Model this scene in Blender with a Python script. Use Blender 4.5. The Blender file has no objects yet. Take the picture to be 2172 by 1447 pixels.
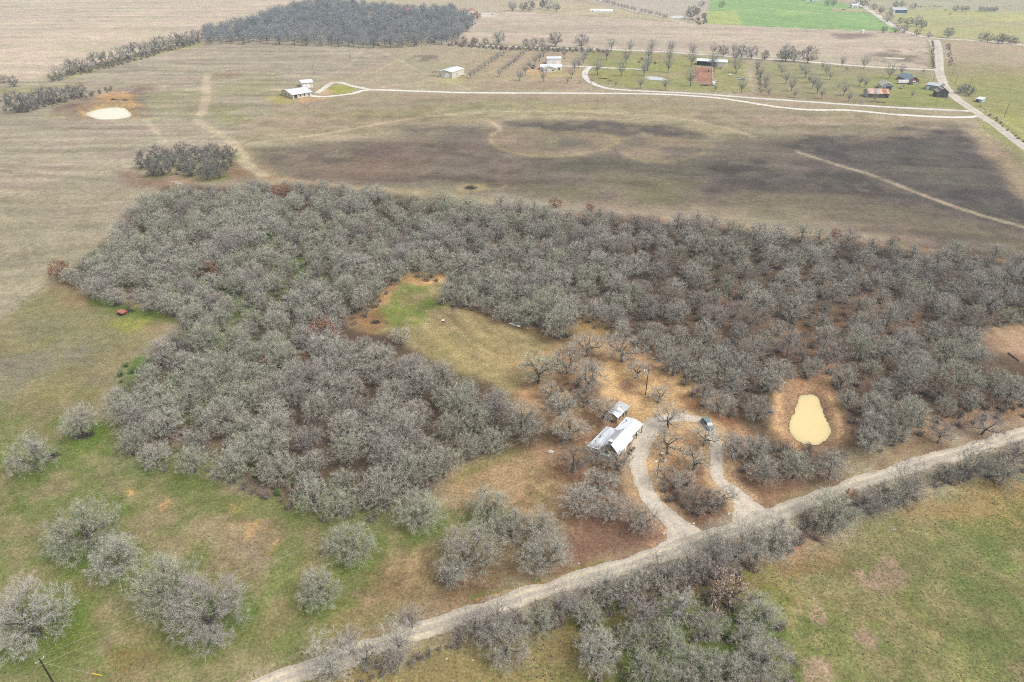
import bpy, math, random
import numpy as np
from mathutils import Vector, Matrix, Quaternion

# ------------------------------------------------------------------ camera, sky, sun, exposure
scene = bpy.context.scene
COL = scene.collection
F_PX, PITCH, CAM_H = 1450.0, math.radians(31.5), 120.0      # lens and pose of the drone
cam_data = bpy.data.cameras.new("camera")
cam_data.sensor_width = 36.0
cam_data.lens = 36.0 * F_PX / 2172.0
cam_data.clip_start, cam_data.clip_end = 1.0, 60000.0
cam = bpy.data.objects.new("camera", cam_data)
COL.objects.link(cam)
cam.location = (0, 0, CAM_H)
cam.rotation_euler = (math.pi / 2 - PITCH, 0, 0)
scene.camera = cam

SUN_EL, SUN_AZ = math.radians(56), math.radians(118)        # azimuth from +Y (north) clockwise
world = bpy.data.worlds.new("World")
scene.world = world
world.use_nodes = True
wn, wl = world.node_tree.nodes, world.node_tree.links
wn.clear()
sky = wn.new("ShaderNodeTexSky"); sky.sky_type = 'NISHITA'; sky.sun_disc = False
sky.sun_elevation, sky.sun_rotation = SUN_EL, SUN_AZ
sky.air_density, sky.dust_density, sky.ozone_density = 1.0, 4.0, 1.0
hs = wn.new("ShaderNodeHueSaturation"); hs.inputs["Saturation"].default_value = 0.20   # cloud cover: grey-white sky
bg = wn.new("ShaderNodeBackground"); bg.inputs["Strength"].default_value = 0.11
wo = wn.new("ShaderNodeOutputWorld")
wl.new(sky.outputs[0], hs.inputs["Color"]); wl.new(hs.outputs[0], bg.inputs[0]); wl.new(bg.outputs[0], wo.inputs[0])
sd = bpy.data.lights.new("sun", 'SUN'); sd.energy = 1.5; sd.angle = math.radians(28); sd.color = (1.0, 0.96, 0.90)
sun = bpy.data.objects.new("sun", sd); COL.objects.link(sun)
_sd = Vector((math.sin(SUN_AZ) * math.cos(SUN_EL), math.cos(SUN_AZ) * math.cos(SUN_EL), math.sin(SUN_EL)))
sun.rotation_euler = _sd.to_track_quat('Z', 'Y').to_euler()
sun.location = (0, -50, 300)
vs = scene.view_settings
vs.view_transform = 'Standard'; vs.look = 'None'; vs.gamma = 1.0; vs.exposure = 0.84; vs.use_curve_mapping = False
scene.cycles.max_bounces = 5; scene.cycles.diffuse_bounces = 3; scene.cycles.glossy_bounces = 2
scene.cycles.volume_bounces = 1; scene.cycles.transparent_max_bounces = 8
scene.cycles.pixel_filter_type = 'BLACKMAN_HARRIS'; scene.cycles.filter_width = 1.0
scene.cycles.use_denoising = False

HAZE = 0.00016
K = 1.72              # how brightly this light shows a white ground: cover colours below are seen colours, divided by it
random.seed(7)

# ------------------------------------------------------------------ helpers: pixel of the survey photo -> point on the ground
def G(x, y, z=0.0):
    u, v = (x - 1086.0) / F_PX, (y - 723.5) / F_PX
    t = (CAM_H - z) / (math.sin(PITCH) + v * math.cos(PITCH))
    return Vector((u * t, (math.cos(PITCH) - v * math.sin(PITCH)) * t, z))

def S(y):                                        # photo pixels per metre on the ground at that row
    return F_PX * (math.sin(PITCH) + (y - 723.5) / F_PX * math.cos(PITCH)) / CAM_H

def lin(c):
    c = np.asarray(c, float) / 255.0
    return np.where(c <= 0.04045, c / 12.92, ((c + 0.055) / 1.055) ** 2.4)

def alb(c):
    return lin(c) / K

# ------------------------------------------------------------------ numpy noise and distances
def _hash(ix, iy, seed):
    h = (ix.astype(np.int64) * 374761393 + iy.astype(np.int64) * 668265263 + seed * 974634777) & 0xffffffff
    h = ((h ^ (h >> 13)) * 1274126177) & 0xffffffff
    h = h ^ (h >> 16)
    return (h & 0xffff) / 65535.0

def vnoise(x, y, seed=0):
    ix, iy = np.floor(x), np.floor(y)
    fx, fy = x - ix, y - iy
    fx = fx * fx * (3 - 2 * fx); fy = fy * fy * (3 - 2 * fy)
    a, b = _hash(ix, iy, seed), _hash(ix + 1, iy, seed)
    c, d = _hash(ix, iy + 1, seed), _hash(ix + 1, iy + 1, seed)
    return (a + (b - a) * fx) * (1 - fy) + (c + (d - c) * fx) * fy

def fbm(x, y, scale, seed=0, octv=4):
    s, amp, tot = 0.0, 1.0, 0.0
    for k in range(octv):
        s = s + amp * vnoise(x / scale + 17.3 * k, y / scale - 9.1 * k, seed + k)
        tot += amp; amp *= 0.55; scale *= 0.47
    return s / tot                                # 0..1, mean .5

def sd_poly(x, y, P):                             # signed distance in metres, negative inside
    d = np.full(x.shape, 1e18); inside = np.zeros(x.shape, bool)
    n = len(P)
    for i in range(n):
        ax, ay = P[i]; bx, by = P[(i + 1) % n]
        ex, ey = bx - ax, by - ay
        wx, wy = x - ax, y - ay
        t = np.clip((wx * ex + wy * ey) / (ex * ex + ey * ey + 1e-9), 0, 1)
        d = np.minimum(d, (wx - ex * t) ** 2 + (wy - ey * t) ** 2)
        c = ((ay > y) != (by > y)) & (x < (bx - ax) * (y - ay) / ((by - ay) if abs(by - ay) > 1e-9 else 1e-9) + ax)
        inside ^= c
    d = np.sqrt(d)
    return np.where(inside, -d, d)

def d_line(x, y, P):
    d = np.full(x.shape, 1e18)
    for i in range(len(P) - 1):
        ax, ay = P[i]; bx, by = P[i + 1]
        ex, ey = bx - ax, by - ay
        wx, wy = x - ax, y - ay
        t = np.clip((wx * ex + wy * ey) / (ex * ex + ey * ey + 1e-9), 0, 1)
        d = np.minimum(d, (wx - ex * t) ** 2 + (wy - ey * t) ** 2)
    return np.sqrt(d)

def px2w(pts, z=0.0):
    return [tuple(G(a, b, z)[:2]) for a, b in pts]

def smooth(pts, n=6, closed=False):               # Catmull-Rom through the survey points
    P = [np.array(p, float) for p in pts]
    out = []
    m = len(P)
    for i in range(m if closed else m - 1):
        p0 = P[(i - 1) % m] if closed or i > 0 else P[0]
        p1, p2 = P[i], P[(i + 1) % m]
        p3 = P[(i + 2) % m] if closed or i + 2 < m else P[-1]
        for k in range(n):
            t = k / n
            out.append(tuple(0.5 * ((2 * p1) + (-p0 + p2) * t + (2 * p0 - 5 * p1 + 4 * p2 - p3) * t * t + (-p0 + 3 * p1 - 3 * p2 + p3) * t ** 3)))
    if not closed:
        out.append(tuple(P[-1]))
    return out

# ------------------------------------------------------------------ materials
def mat_new(name):
    m = bpy.data.materials.new(name); m.use_nodes = True
    nt = m.node_tree
    return m, nt, nt.nodes["Principled BSDF"]

def mat_plain(name, col, rough=0.7, metal=0.0, var=0.18, scale=2.0, bump=0.0, streak=None, spec=0.3):
    """procedural paint / metal / wood: base colour broken by two noises, optional streaks along an axis"""
    m, nt, b = mat_new(name)
    N, L = nt.nodes, nt.links
    geo = N.new("ShaderNodeTexCoord")
    mp = N.new("ShaderNodeMapping")
    if streak: mp.inputs["Scale"].default_value = streak
    L.new(geo.outputs["Object"], mp.inputs[0])
    n1 = N.new("ShaderNodeTexNoise"); n1.inputs["Scale"].default_value = scale; n1.inputs["Detail"].default_value = 6
    L.new(mp.outputs[0], n1.inputs[0])
    mr = N.new("ShaderNodeMapRange"); mr.inputs[1].default_value = 0.3; mr.inputs[2].default_value = 0.7
    mr.inputs[3].default_value = 1 - var; mr.inputs[4].default_value = 1 + var * 0.6
    L.new(n1.outputs[0], mr.inputs[0])
    mx = N.new("ShaderNodeMix"); mx.data_type = 'RGBA'; mx.blend_type = 'MULTIPLY'; mx.inputs[0].default_value = 1
    mx.inputs[6].default_value = (*col, 1)
    L.new(mr.outputs[0], mx.inputs[7]); L.new(mx.outputs[2], b.inputs["Base Color"])
    b.inputs["Roughness"].default_value = rough; b.inputs["Metallic"].default_value = metal
    b.inputs["Specular IOR Level"].default_value = spec
    if bump:
        bp = N.new("ShaderNodeBump"); bp.inputs["Strength"].default_value = bump; bp.inputs["Distance"].default_value = 0.03
        L.new(n1.outputs[0], bp.inputs["Height"]); L.new(bp.outputs[0], b.inputs["Normal"])
    return m

def mat_twig(name, cols, var=0.25):
    """bark or lichen: colour picked per tree from a short ramp, broken by noise along the branches"""
    m, nt, b = mat_new(name)
    N, L = nt.nodes, nt.links
    oi = N.new("ShaderNodeObjectInfo")
    rp = N.new("ShaderNodeValToRGB")
    els = rp.color_ramp.elements
    els[0].color = (*cols[0], 1); els[1].color = (*cols[-1], 1); els[0].position = 0.0; els[1].position = 1.0
    for i, c in enumerate(cols[1:-1]):
        e = els.new((i + 1) / (len(cols) - 1)); e.color = (*c, 1)
    L.new(oi.outputs["Random"], rp.inputs[0])
    tc = N.new("ShaderNodeNewGeometry")
    n1 = N.new("ShaderNodeTexNoise"); n1.inputs["Scale"].default_value = 0.9; n1.inputs["Detail"].default_value = 3
    L.new(tc.outputs["Position"], n1.inputs[0])
    mr = N.new("ShaderNodeMapRange"); mr.inputs[1].default_value = 0.3; mr.inputs[2].default_value = 0.7
    mr.inputs[3].default_value = 1 - var; mr.inputs[4].default_value = 1 + var
    L.new(n1.outputs[0], mr.inputs[0])
    mx = N.new("ShaderNodeMix"); mx.data_type = 'RGBA'; mx.blend_type = 'MULTIPLY'; mx.inputs[0].default_value = 1
    L.new(rp.outputs[0], mx.inputs[6]); L.new(mr.outputs[0], mx.inputs[7]); L.new(mx.outputs[2], b.inputs["Base Color"])
    b.inputs["Roughness"].default_value = 0.95; b.inputs["Specular IOR Level"].default_value = 0.1
    return m

# ------------------------------------------------------------------ mesh builder and object helpers
class MB:
    def __init__(s): s.v, s.f, s.m = [], [], []
    def face(s, pts, mi=0):
        k = len(s.v); s.v += [tuple(p) for p in pts]; s.f.append(tuple(range(k, k + len(pts)))); s.m.append(mi)
    def box(s, x0, x1, y0, y1, z0, z1, mi=0):
        k = len(s.v)
        s.v += [(x0, y0, z0), (x1, y0, z0), (x1, y1, z0), (x0, y1, z0), (x0, y0, z1), (x1, y0, z1), (x1, y1, z1), (x0, y1, z1)]
        for q in ((0, 3, 2, 1), (4, 5, 6, 7), (0, 1, 5, 4), (1, 2, 6, 5), (2, 3, 7, 6), (3, 0, 4, 7)):
            s.f.append(tuple(k + i for i in q)); s.m.append(mi)
    def slab(s, quad, t, mi=0):                    # a quad (4 points, outward side up) given thickness t downwards
        k = len(s.v)
        s.v += [tuple(p) for p in quad] + [(p[0], p[1], p[2] - t) for p in quad]
        for q in ((0, 1, 2, 3), (7, 6, 5, 4), (0, 4, 5, 1), (1, 5, 6, 2), (2, 6, 7, 3), (3, 7, 4, 0)):
            s.f.append(tuple(k + i for i in q)); s.m.append(mi)
    def tube(s, pts, rads, n=5, mi=0, cap=True):
        base = []
        for i, p in enumerate(pts):
            p = Vector(p)
            d = (Vector(pts[min(i + 1, len(pts) - 1)]) - Vector(pts[max(i - 1, 0)]))
            if d.length < 1e-6: d = Vector((0, 0, 1))
            d.normalize()
            a = d.orthogonal().normalized(); b = d.cross(a)
            base.append(len(s.v))
            for k in range(n):
                t = 2 * math.pi * k / n
                s.v.append(tuple(p + (a * math.cos(t) + b * math.sin(t)) * rads[i]))
        for i in range(len(pts) - 1):
            # rings may twist: pick the best offset
            p0, p1 = base[i], base[i + 1]
            best = min(range(n), key=lambda o: (Vector(s.v[p0]) - Vector(s.v[p1 + o])).length)
            for k in range(n):
                s.f.append((p0 + k, p0 + (k + 1) % n, p1 + (k + 1 + best) % n, p1 + (k + best) % n)); s.m.append(mi)
        if cap:
            s.f.append(tuple(base[-1] + k for k in range(n))); s.m.append(mi)
            s.f.append(tuple(base[0] + k for k in reversed(range(n)))); s.m.append(mi)
    def mesh(s, name, mats, smooth_shade=False):
        me = bpy.data.meshes.new(name)
        me.from_pydata(s.v, [], s.f)
        for m in mats: me.materials.append(m)
        if len(mats) > 1: me.polygons.foreach_set("material_index", s.m)
        if smooth_shade: me.polygons.foreach_set("use_smooth", [True] * len(me.polygons))
        me.update()
        return me

def link(name, data, parent=None):
    o = bpy.data.objects.new(name, data); COL.objects.link(o)
    if parent is not None: o.parent = parent
    return o

def tag(o, label, cat, group=None):
    o["label"] = label; o["category"] = cat
    if group: o["group"] = group
    return o

def thing(name, label, cat, loc=(0, 0, 0), rz=0.0, group=None, scale=None):
    o = link(name, None); o.location = loc; o.rotation_euler = (0, 0, rz)
    o.empty_display_size = 1.0
    if scale is not None: o.scale = scale if hasattr(scale, '__len__') else (scale,) * 3
    return tag(o, label, cat, group)

def part(name, mb, mats, parent, sm=False):
    return link(name, mb.mesh(name, mats if isinstance(mats, (list, tuple)) else [mats], sm), parent)

def structure(name, data):
    o = link(name, data); o["kind"] = "structure"; return o

def dup(root, loc, rz, label, group=None, scale=None):
    r = root.copy(); COL.objects.link(r); r.location = loc; r.rotation_euler = (0, 0, rz)
    if scale is not None: r.scale = (scale,) * 3
    r["label"] = label
    if group: r["group"] = group
    for ch in list(root.children):
        c = ch.copy(); COL.objects.link(c); c.parent = r
        for g in list(ch.children):
            d = g.copy(); COL.objects.link(d); d.parent = c
    return r

# ------------------------------------------------------------------ the ground: one sheet out to the horizon
POND_NEAR = smooth([(1697, 840), (1708, 834), (1722, 833), (1736, 839), (1742, 856), (1746, 872), (1755, 888), (1761, 906), (1757, 924), (1744, 936), (1722, 941), (1700, 934), (1684, 920), (1675, 902), (1676, 888), (1686, 872), (1693, 856)], 4, True)
POND_FAR = smooth([(181, 240), (200, 231), (228, 226), (258, 226), (272, 233), (277, 243), (262, 249), (232, 251), (206, 250)], 4, True)
POND_LAWN = smooth([(1367, 161), (1388, 161), (1410, 165), (1413, 169), (1395, 169), (1376, 167)], 4, True)
POND_EAST = smooth([(1870, 120), (1893, 121), (1918, 122), (1922, 124.5), (1900, 124.5), (1876, 122.5)], 4, True)
POND_NORTH = smooth([(1422, 35), (1430, 32.5), (1448, 33), (1451, 36), (1440, 38), (1426, 37.5)], 4, True)
PN, PF = px2w(POND_NEAR), px2w(POND_FAR)
PSMALL = [px2w(POND_LAWN), px2w(POND_EAST), px2w(POND_NORTH)]

def ground_z(x, y):
    x = np.asarray(x, float); y = np.asarray(y, float)
    z = np.zeros(x.shape)
    def bowl(P, depth, bank, rim):
        xs, ys = [p[0] for p in P], [p[1] for p in P]
        m = (x > min(xs) - 40) & (x < max(xs) + 40) & (y > min(ys) - 60) & (y < max(ys) + 60)
        if m.any():
            d = sd_poly(x[m], y[m], P)
            zz = -depth * np.clip((bank - d) / (bank * 2), 0, 1) + rim * np.exp(-((d - bank - 3) / 3.0) ** 2)
            z[m] += zz
    bowl(PN, 1.6, 2.2, 0.35); bowl(PF, 2.4, 4.0, 0.6)
    for P in PSMALL: bowl(P, 1.6, 3.0, 0.2)
    return z

def gz(x, y): return float(ground_z(np.array([x]), np.array([y]))[0])

# cover layers, from the bottom up:  (kind, survey points, seen colour, edge m, wander m, strength, patchiness, patch size m)
TAN, FIELD, OLIVE, GREEN, BRIGHT = (186, 170, 142), (181, 167, 144), (142, 134, 88), (118, 127, 66), (116, 148, 58)
LITTER, SAND, BROWN, PINK, STRAW = (142, 110, 90), (222, 182, 134), (150, 122, 92), (172, 152, 138), (176, 158, 112)
DARK = (96, 88, 83)
L_ = []
def P_(pts, c, edge=4, wander=6, k=1.0, patch=0.0, size=12): L_.append(('p', pts, c, edge, wander, k, patch, size))
def R_(pts, c, width, edge=1.0, wander=0.6, k=0.8, patch=0.0, size=8): L_.append(('l', pts, c, edge, wander, k, patch, size, width))
# far fields
P_([(-900, -120), (700, -120), (640, 0), (430, 75), (100, 165), (-900, 260)], (214, 195, 170), 8, 4)
P_([(-900, -120), (500, -120), (350, 60), (-900, 140)], (196, 180, 160), 60, 60, .6, .8, 160)
P_([(680, -120), (1300, -120), (1210, 15), (930, 30), (690, 5)], (200, 184, 156), 10, 10)
P_([(920, 85), (1000, 40), (1085, 24), (1480, 50), (1890, 66), (1975, 80), (1985, 148), (1560, 118), (1290, 105), (1060, 90)], (205, 187, 165), 4, 4)
P_([(1300, -120), (1520, -120), (1500, 45), (1420, 40), (1250, 5)], (200, 186, 168), 6, 6)
P_([(1080, 10), (1240, 5), (1430, 44), (1300, 35), (1100, 25)], (202, 186, 152), 6, 6)
P_([(1525, -60), (1690, -60), (1760, 0), (1835, 20), (1912, 68), (1600, 56), (1494, 50), (1502, 25)], (154, 186, 116), 3, 3)
P_([(1503, 24), (1560, 22), (1576, 54), (1492, 50)], (186, 196, 116), 4, 6, .9)
P_([(1640, 20), (1720, 20), (1740, 30), (1650, 34)], (176, 198, 122), 10, 12, .6)
P_([(1730, -60), (2300, -60), (2300, 40), (1960, 25), (1850, 12)], (186, 178, 148), 10, 12)
P_([(1860, 22), (2000, 20), (2300, 30), (2300, 96), (2140, 92), (1990, 80), (1930, 68)], (190, 184, 128), 6, 10)
P_([(1960, 40), (2300, 50), (2300, 92), (2050, 78)], (182, 170, 138), 30, 30, .7, .5, 60)
P_([(1990, 60), (2172, 30), (2300, 40), (2172, 44)], (204, 200, 128), 10, 16, .6, .5, 40)
P_([(2005, 84), (2300, 94), (2300, 160), (2010, 140)], (188, 170, 140), 6, 8)
P_([(2010, 135), (2300, 150), (2400, 420), (2172, 345), (2080, 250), (2010, 190)], (166, 162, 104), 8, 14)
P_([(2010, 130), (2300, 145), (2300, 180), (2030, 165)], (172, 156, 122), 12, 14, .7, .4, 40)
P_([(2060, 225), (2200, 205), (2300, 330), (2172, 320)], (182, 178, 100), 20, 20, .6, .5, 40)
P_([(1758, 70), (1855, 72), (1850, 80), (1780, 82)], (150, 132, 120), 6, 8, .9)
P_([(1840, 120), (1870, 105), (1920, 104), (1972, 112), (1972, 148), (1880, 138), (1845, 126)], (138, 124, 110), 8, 12, .85, .5, 16)
R_(smooth([(1872, 110), (1900, 105), (1930, 108), (1950, 116), (1948, 124), (1935, 127)], 5), (196, 164, 138), 2.5, 3, 2, .8)
P_([(1874, 118), (1918, 120), (1935, 124), (1900, 127), (1872, 123)], (168, 152, 116), 5, 4, .8)
R_([(1975, 84), (1978, 146)], (150, 148, 96), 7, 4, 1)
# left ploughed fields
P_([(-900, 240), (100, 165), (430, 85), (740, 92), (860, 120), (700, 165), (520, 300), (480, 310), (340, 395), (240, 480), (120, 590), (0, 685), (-900, 1000)], FIELD, 6, 8)
P_([(-900, 300), (280, 300), (300, 380), (-900, 330)], (188, 172, 150), 20, 20, .7, .4, 60)
P_([(-900, 420), (330, 400), (240, 480), (100, 600), (-900, 760)], (172, 160, 132), 20, 20, .8, .4, 60)
R_([(-300, 346), (0, 363), (170, 378), (300, 390), (360, 396)], (150, 132, 116), 2.5, 3, 1.5, .8)
P_([(250, 365), (330, 368), (420, 385), (360, 400), (280, 392)], (160, 132, 108), 8, 10, .8)
P_([(60, 600), (120, 575), (115, 600), (70, 612)], (206, 168, 124), 4, 6, .5, .5, 5)
P_([(95, 160), (250, 128), (420, 88), (440, 95), (300, 125), (130, 172)], (176, 170, 108), 6, 6, .7)
P_([(-200, 190), (60, 185), (160, 178), (70, 200), (-200, 215)], (174, 166, 116), 8, 8, .7)
# pond on the left and its turned earth
P_([(95, 245), (120, 225), (180, 205), (270, 182), (330, 180), (310, 200), (330, 240), (345, 250), (220, 258), (120, 252)], (170, 148, 126), 5, 5)
P_([(240, 185), (320, 182), (312, 205), (300, 240), (262, 210)], (132, 120, 108), 5, 8, .8, .5, 8)
P_([(120, 228), (180, 212), (175, 240), (140, 248)], (140, 118, 104), 5, 6, .8, .4, 8)
P_([(165, 225), (230, 195), (275, 195), (300, 225), (280, 248), (170, 248)], (212, 168, 116), 5, 8, .9, .35, 8)
R_(smooth([(150, 250), (90, 240), (110, 228), (200, 200), (270, 181), (330, 178), (400, 190), (480, 193)], 6), (186, 180, 138), 3, 3, 1, .7)
R_(smooth([(100, 246), (180, 254), (260, 255), (345, 250)], 5), (196, 180, 140), 3, 3, 1, .7)
P_([(310, 195), (440, 190), (440, 215), (420, 245), (380, 250), (330, 238), (305, 215)], (172, 164, 126), 8, 8, .8)
P_([(450, 155), (580, 152), (640, 190), (560, 210), (470, 200), (440, 175)], (162, 154, 116), 8, 10, .8, .4, 20)
P_([(455, 150), (510, 148), (490, 165), (460, 165)], (158, 130, 112), 5, 6, .8, .4, 8)
P_([(440, 225), (540, 222), (580, 260), (590, 290), (480, 290), (430, 260)], (160, 156, 108), 10, 14, .8, .5, 20)
P_([(480, 262), (580, 262), (585, 290), (500, 296)], (148, 146, 112), 6, 8, .7, .5, 12)
# grass band and burnt field
P_([(600, 190), (1000, 200), (1500, 205), (2080, 245), (2040, 270), (1500, 292), (1060, 258), (800, 285), (560, 300), (500, 310), (560, 240)], (178, 162, 132), 8, 8)
P_([(640, 205), (860, 205), (900, 225), (740, 240), (640, 230)], PINK, 10, 10, .7, .4, 20)
P_([(700, 225), (1500, 215), (1500, 235), (760, 262), (700, 250)], (172, 164, 116), 12, 14, .6, .55, 30)
P_([(1250, 208), (1500, 214), (1600, 230), (1400, 228)], (166, 146, 132), 12, 12, .5, .4, 30)
P_([(1500, 225), (1750, 235), (1760, 262), (1600, 285), (1480, 260)], (174, 156, 134), 10, 14, .7, .4, 30)
P_([(1560, 280), (1800, 262), (2030, 262), (2040, 275), (1780, 292), (1560, 298)], (160, 148, 124), 8, 10, .7)
P_([(500, 312), (800, 286), (1050, 262), (1250, 285), (1500, 300), (1780, 282), (2035, 268), (2100, 340), (2172, 440), (2400, 640), (2172, 560), (1450, 470), (1100, 430), (800, 400), (520, 378)], (145, 130, 112), 16, 26)
P_([(1000, 300), (1500, 300), (1760, 290), (2035, 272), (2100, 340), (2172, 420), (2300, 560), (2172, 520), (1750, 470), (1450, 430), (1150, 400), (1020, 350)], (120, 111, 100), 24, 44, .75, .3, 50)
P_([(510, 325), (800, 300), (1020, 300), (1100, 340), (1130, 380), (900, 395), (560, 372)], (136, 118, 106), 16, 24, .9, .35, 40)
P_([(820, 265), (1030, 262), (1050, 300), (960, 305), (850, 290)], (122, 114, 104), 10, 14, .8, .35, 20)
P_([(1056, 256), (1250, 252), (1420, 266), (1500, 290), (1460, 299), (1300, 288), (1080, 276)], DARK, 8, 14, .95, .12, 24)
P_([(1210, 335), (1300, 330), (1360, 342), (1330, 362), (1230, 356)], (116, 108, 94), 14, 16, .8, .4, 20)
P_([(1700, 300), (1790, 292), (1960, 272), (2030, 270), (2060, 300), (2120, 355), (2172, 420), (2300, 560), (2172, 470), (1960, 400), (1760, 330)], (98, 90, 86), 14, 26, .8, .3, 46)
P_([(1690, 305), (1790, 288), (1960, 270), (2040, 268), (2070, 300), (2130, 355), (2172, 430), (2300, 570), (2172, 480), (1960, 410), (1760, 335)], (84, 77, 76), 10, 20, .75, .5, 11)
P_([(1830, 330), (2010, 300), (2080, 370), (2020, 385), (1900, 370)], (128, 120, 104), 24, 24, .6, .5, 40)
P_([(1860, 268), (2000, 262), (2010, 285), (1880, 300), (1790, 300)], (160, 140, 118), 10, 12, .6, .5, 14)
P_([(1450, 350), (1650, 345), (1800, 370), (1960, 430), (2172, 500), (2300, 540), (1900, 490), (1600, 450), (1430, 400)], (104, 95, 88), 20, 30, .75, .3, 60)
P_([(1430, 350), (1650, 335), (1800, 365), (1960, 425), (2172, 500), (2300, 540), (1900, 495), (1600, 455), (1410, 400)], (86, 79, 75), 14, 24, .75, .52, 12)
P_([(520, 320), (800, 295), (1040, 300), (1140, 370), (1000, 400), (560, 375)], (108, 94, 86), 14, 24, .6, .55, 10)
P_([(1090, 350), (1440, 345), (1460, 430), (1100, 410)], (118, 112, 84), 14, 24, .5, .55, 10)
P_([(700, 215), (2000, 240), (2000, 275), (1500, 292), (1060, 262), (600, 295)], (146, 132, 104), 10, 14, .5, .55, 9)
P_([(1560, 400), (1800, 410), (2000, 455), (2172, 510), (1800, 480), (1560, 450)], (140, 128, 104), 16, 18, .7, .5, 40)
P_([(1180, 385), (1420, 370), (1440, 440), (1260, 430), (1100, 410)], (140, 131, 100), 18, 24, .6, .5, 40)
P_([(940, 340), (1160, 345), (1180, 365), (980, 365)], (164, 148, 136), 16, 20, .5, .5, 30)
P_([(540, 345), (700, 330), (900, 345), (880, 380), (600, 378)], (148, 122, 104), 16, 16, .6, .5, 30)
P_([(2050, 272), (2120, 300), (2172, 345), (2350, 460), (2300, 520), (2172, 430), (2110, 350)], (176, 156, 126), 6, 6, .9)
P_([(2085, 268), (2130, 275), (2350, 400), (2350, 440), (2172, 350)], (158, 158, 104), 6, 6, .7)
P_([(500, 305), (540, 320), (560, 360), (640, 385), (560, 392), (505, 360), (490, 330)], (184, 158, 128), 6, 8, .8)
P_([(420, 350), (500, 345), (540, 375), (470, 380)], (150, 112, 88), 8, 8, .7)
# hay ovals
OV1 = smooth([(1041, 292), (1052, 281), (1090, 277), (1180, 279), (1285, 287), (1310, 300), (1268, 320), (1190, 331), (1120, 329), (1070, 318), (1046, 305)], 5, True)
OV2 = smooth([(1300, 296), (1340, 291), (1420, 293), (1500, 303), (1506, 316), (1470, 332), (1400, 343), (1345, 336), (1312, 318), (1285, 316)], 5, True)
P_(OV1, (160, 143, 118), 8, 12, .7, .35, 20); P_(OV2, (164, 146, 118), 8, 12, .65, .38, 20)
R_(OV1 + OV1[:1], (182, 164, 122), 3.4, 2.4, 2.0, .6, .1, 20); R_(OV2 + OV2[:1], (180, 160, 124), 3.0, 2.4, 2.0, .5, .2, 20)
for k in (.88, .76, .62):
    c = np.mean(OV1, axis=0)
    R_([tuple(c + (np.array(q) - c) * k) for q in OV1], (158, 138, 112), 2.0, 2, 1.5, .6)
P_(smooth([(970, 400), (985, 391), (1020, 390), (1040, 397), (1020, 406), (985, 408)], 4, True), (178, 158, 120), 3, 3, .9)
P_([(984, 398), (1000, 395), (1010, 399), (998, 403)], (100, 92, 84), 2, 2, .9)
R_(smooth([(1020, 390), (1060, 388), (1075, 394), (1050, 402), (1030, 400)], 5), (178, 160, 122), 1.2, 1, .6, .7)
# dirt tracks
for pts, w in (([(500, 310), (560, 300), (700, 282), (870, 252), (1000, 240), (1200, 236), (1400, 246), (1500, 262), (1600, 290)], 3.5),
               ([(1035, 256), (1050, 264), (1060, 275), (1045, 285)], 2.5), ([(1690, 322), (1760, 345), (1850, 372), (1960, 415), (2060, 450), (2172, 482), (2300, 520)], 2.6),
               ([(445, 155), (436, 170), (438, 200), (430, 235), (420, 255), (450, 275), (490, 300), (510, 325), (525, 350), (560, 372)], 6.0),
               ([(480, 146), (560, 155), (665, 162), (700, 158), (740, 138), (762, 115), (776, 98)], 2.2), ([(776, 98), (800, 105), (840, 125), (880, 145), (905, 156)], 3.5),
               ([(840, 128), (800, 150), (720, 173)], 2.2), ([(735, 172), (800, 166), (900, 160), (930, 166)], 3.0), ([(745, 190), (800, 186), (870, 177), (930, 170)], 3.0),
               ([(930, 166), (960, 175), (985, 185), (1010, 195)], 3.5), ([(665, 162), (690, 168), (712, 174)], 2.0), ([(1170, 190), (1250, 188), (1290, 192)], 2.0),
               ([(310, 255), (330, 280), (350, 302)], 3.0), ([(430, 300), (460, 284), (480, 272), (530, 262)], 2.2), ([(600, 190), (500, 192), (400, 190), (335, 182)], 2.0),
               ([(1590, 155), (1593, 175), (1598, 195)], 3.0), ([(1537, 142), (1537, 160), (1528, 180)], 2.0), ([(1370, 148), (1420, 142), (1480, 139)], 2.0),
               ([(1985, 66), (1960, 78)], 2.0), ([(1885, 176), (1905, 182), (1945, 183), (1990, 176)], 4.0), ([(2060, 225), (2120, 250), (2200, 300)], 2.0)):
    R_(smooth(pts, 5), (210, 191, 160), w * 1.15, 1.4, 1.2, .72, .08, 14)
# lawns, orchards and farmyards
P_([(1238, 112), (1300, 106), (1580, 128), (1595, 195), (1400, 192), (1290, 180), (1250, 168)], (166, 162, 106), 5, 8, .95)
P_([(1320, 128), (1440, 135), (1470, 150), (1380, 150), (1300, 140)], (160, 164, 92), 10, 12, .7)
P_([(1246, 150), (1350, 152), (1350, 172), (1262, 168)], (164, 160, 94), 8, 8, .8)
P_([(1270, 112), (1580, 130), (1580, 136), (1270, 120)], (170, 138, 118), 6, 6, .6, .4, 20)
P_([(1376, 156), (1440, 154), (1448, 162), (1420, 166), (1372, 162)], (178, 162, 126), 6, 6, .7)
P_([(1595, 130), (1980, 152), (1990, 180), (2060, 232), (1800, 222), (1600, 202)], (166, 158, 118), 6, 8, .95)
P_([(1600, 195), (1900, 215), (1900, 222), (1600, 205)], (164, 140, 114), 6, 6, .6)
P_([(1850, 160), (1990, 165), (2010, 200), (2060, 232), (1880, 222), (1830, 190)], (160, 160, 96), 8, 8, .9)
P_([(1900, 212), (1990, 208), (2000, 224), (1920, 226)], (144, 158, 84), 8, 8, .7, .4, 12)
P_([(1000, 108), (1240, 108), (1246, 182), (1000, 184), (960, 178)], (188, 168, 138), 6, 8, .9)
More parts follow.
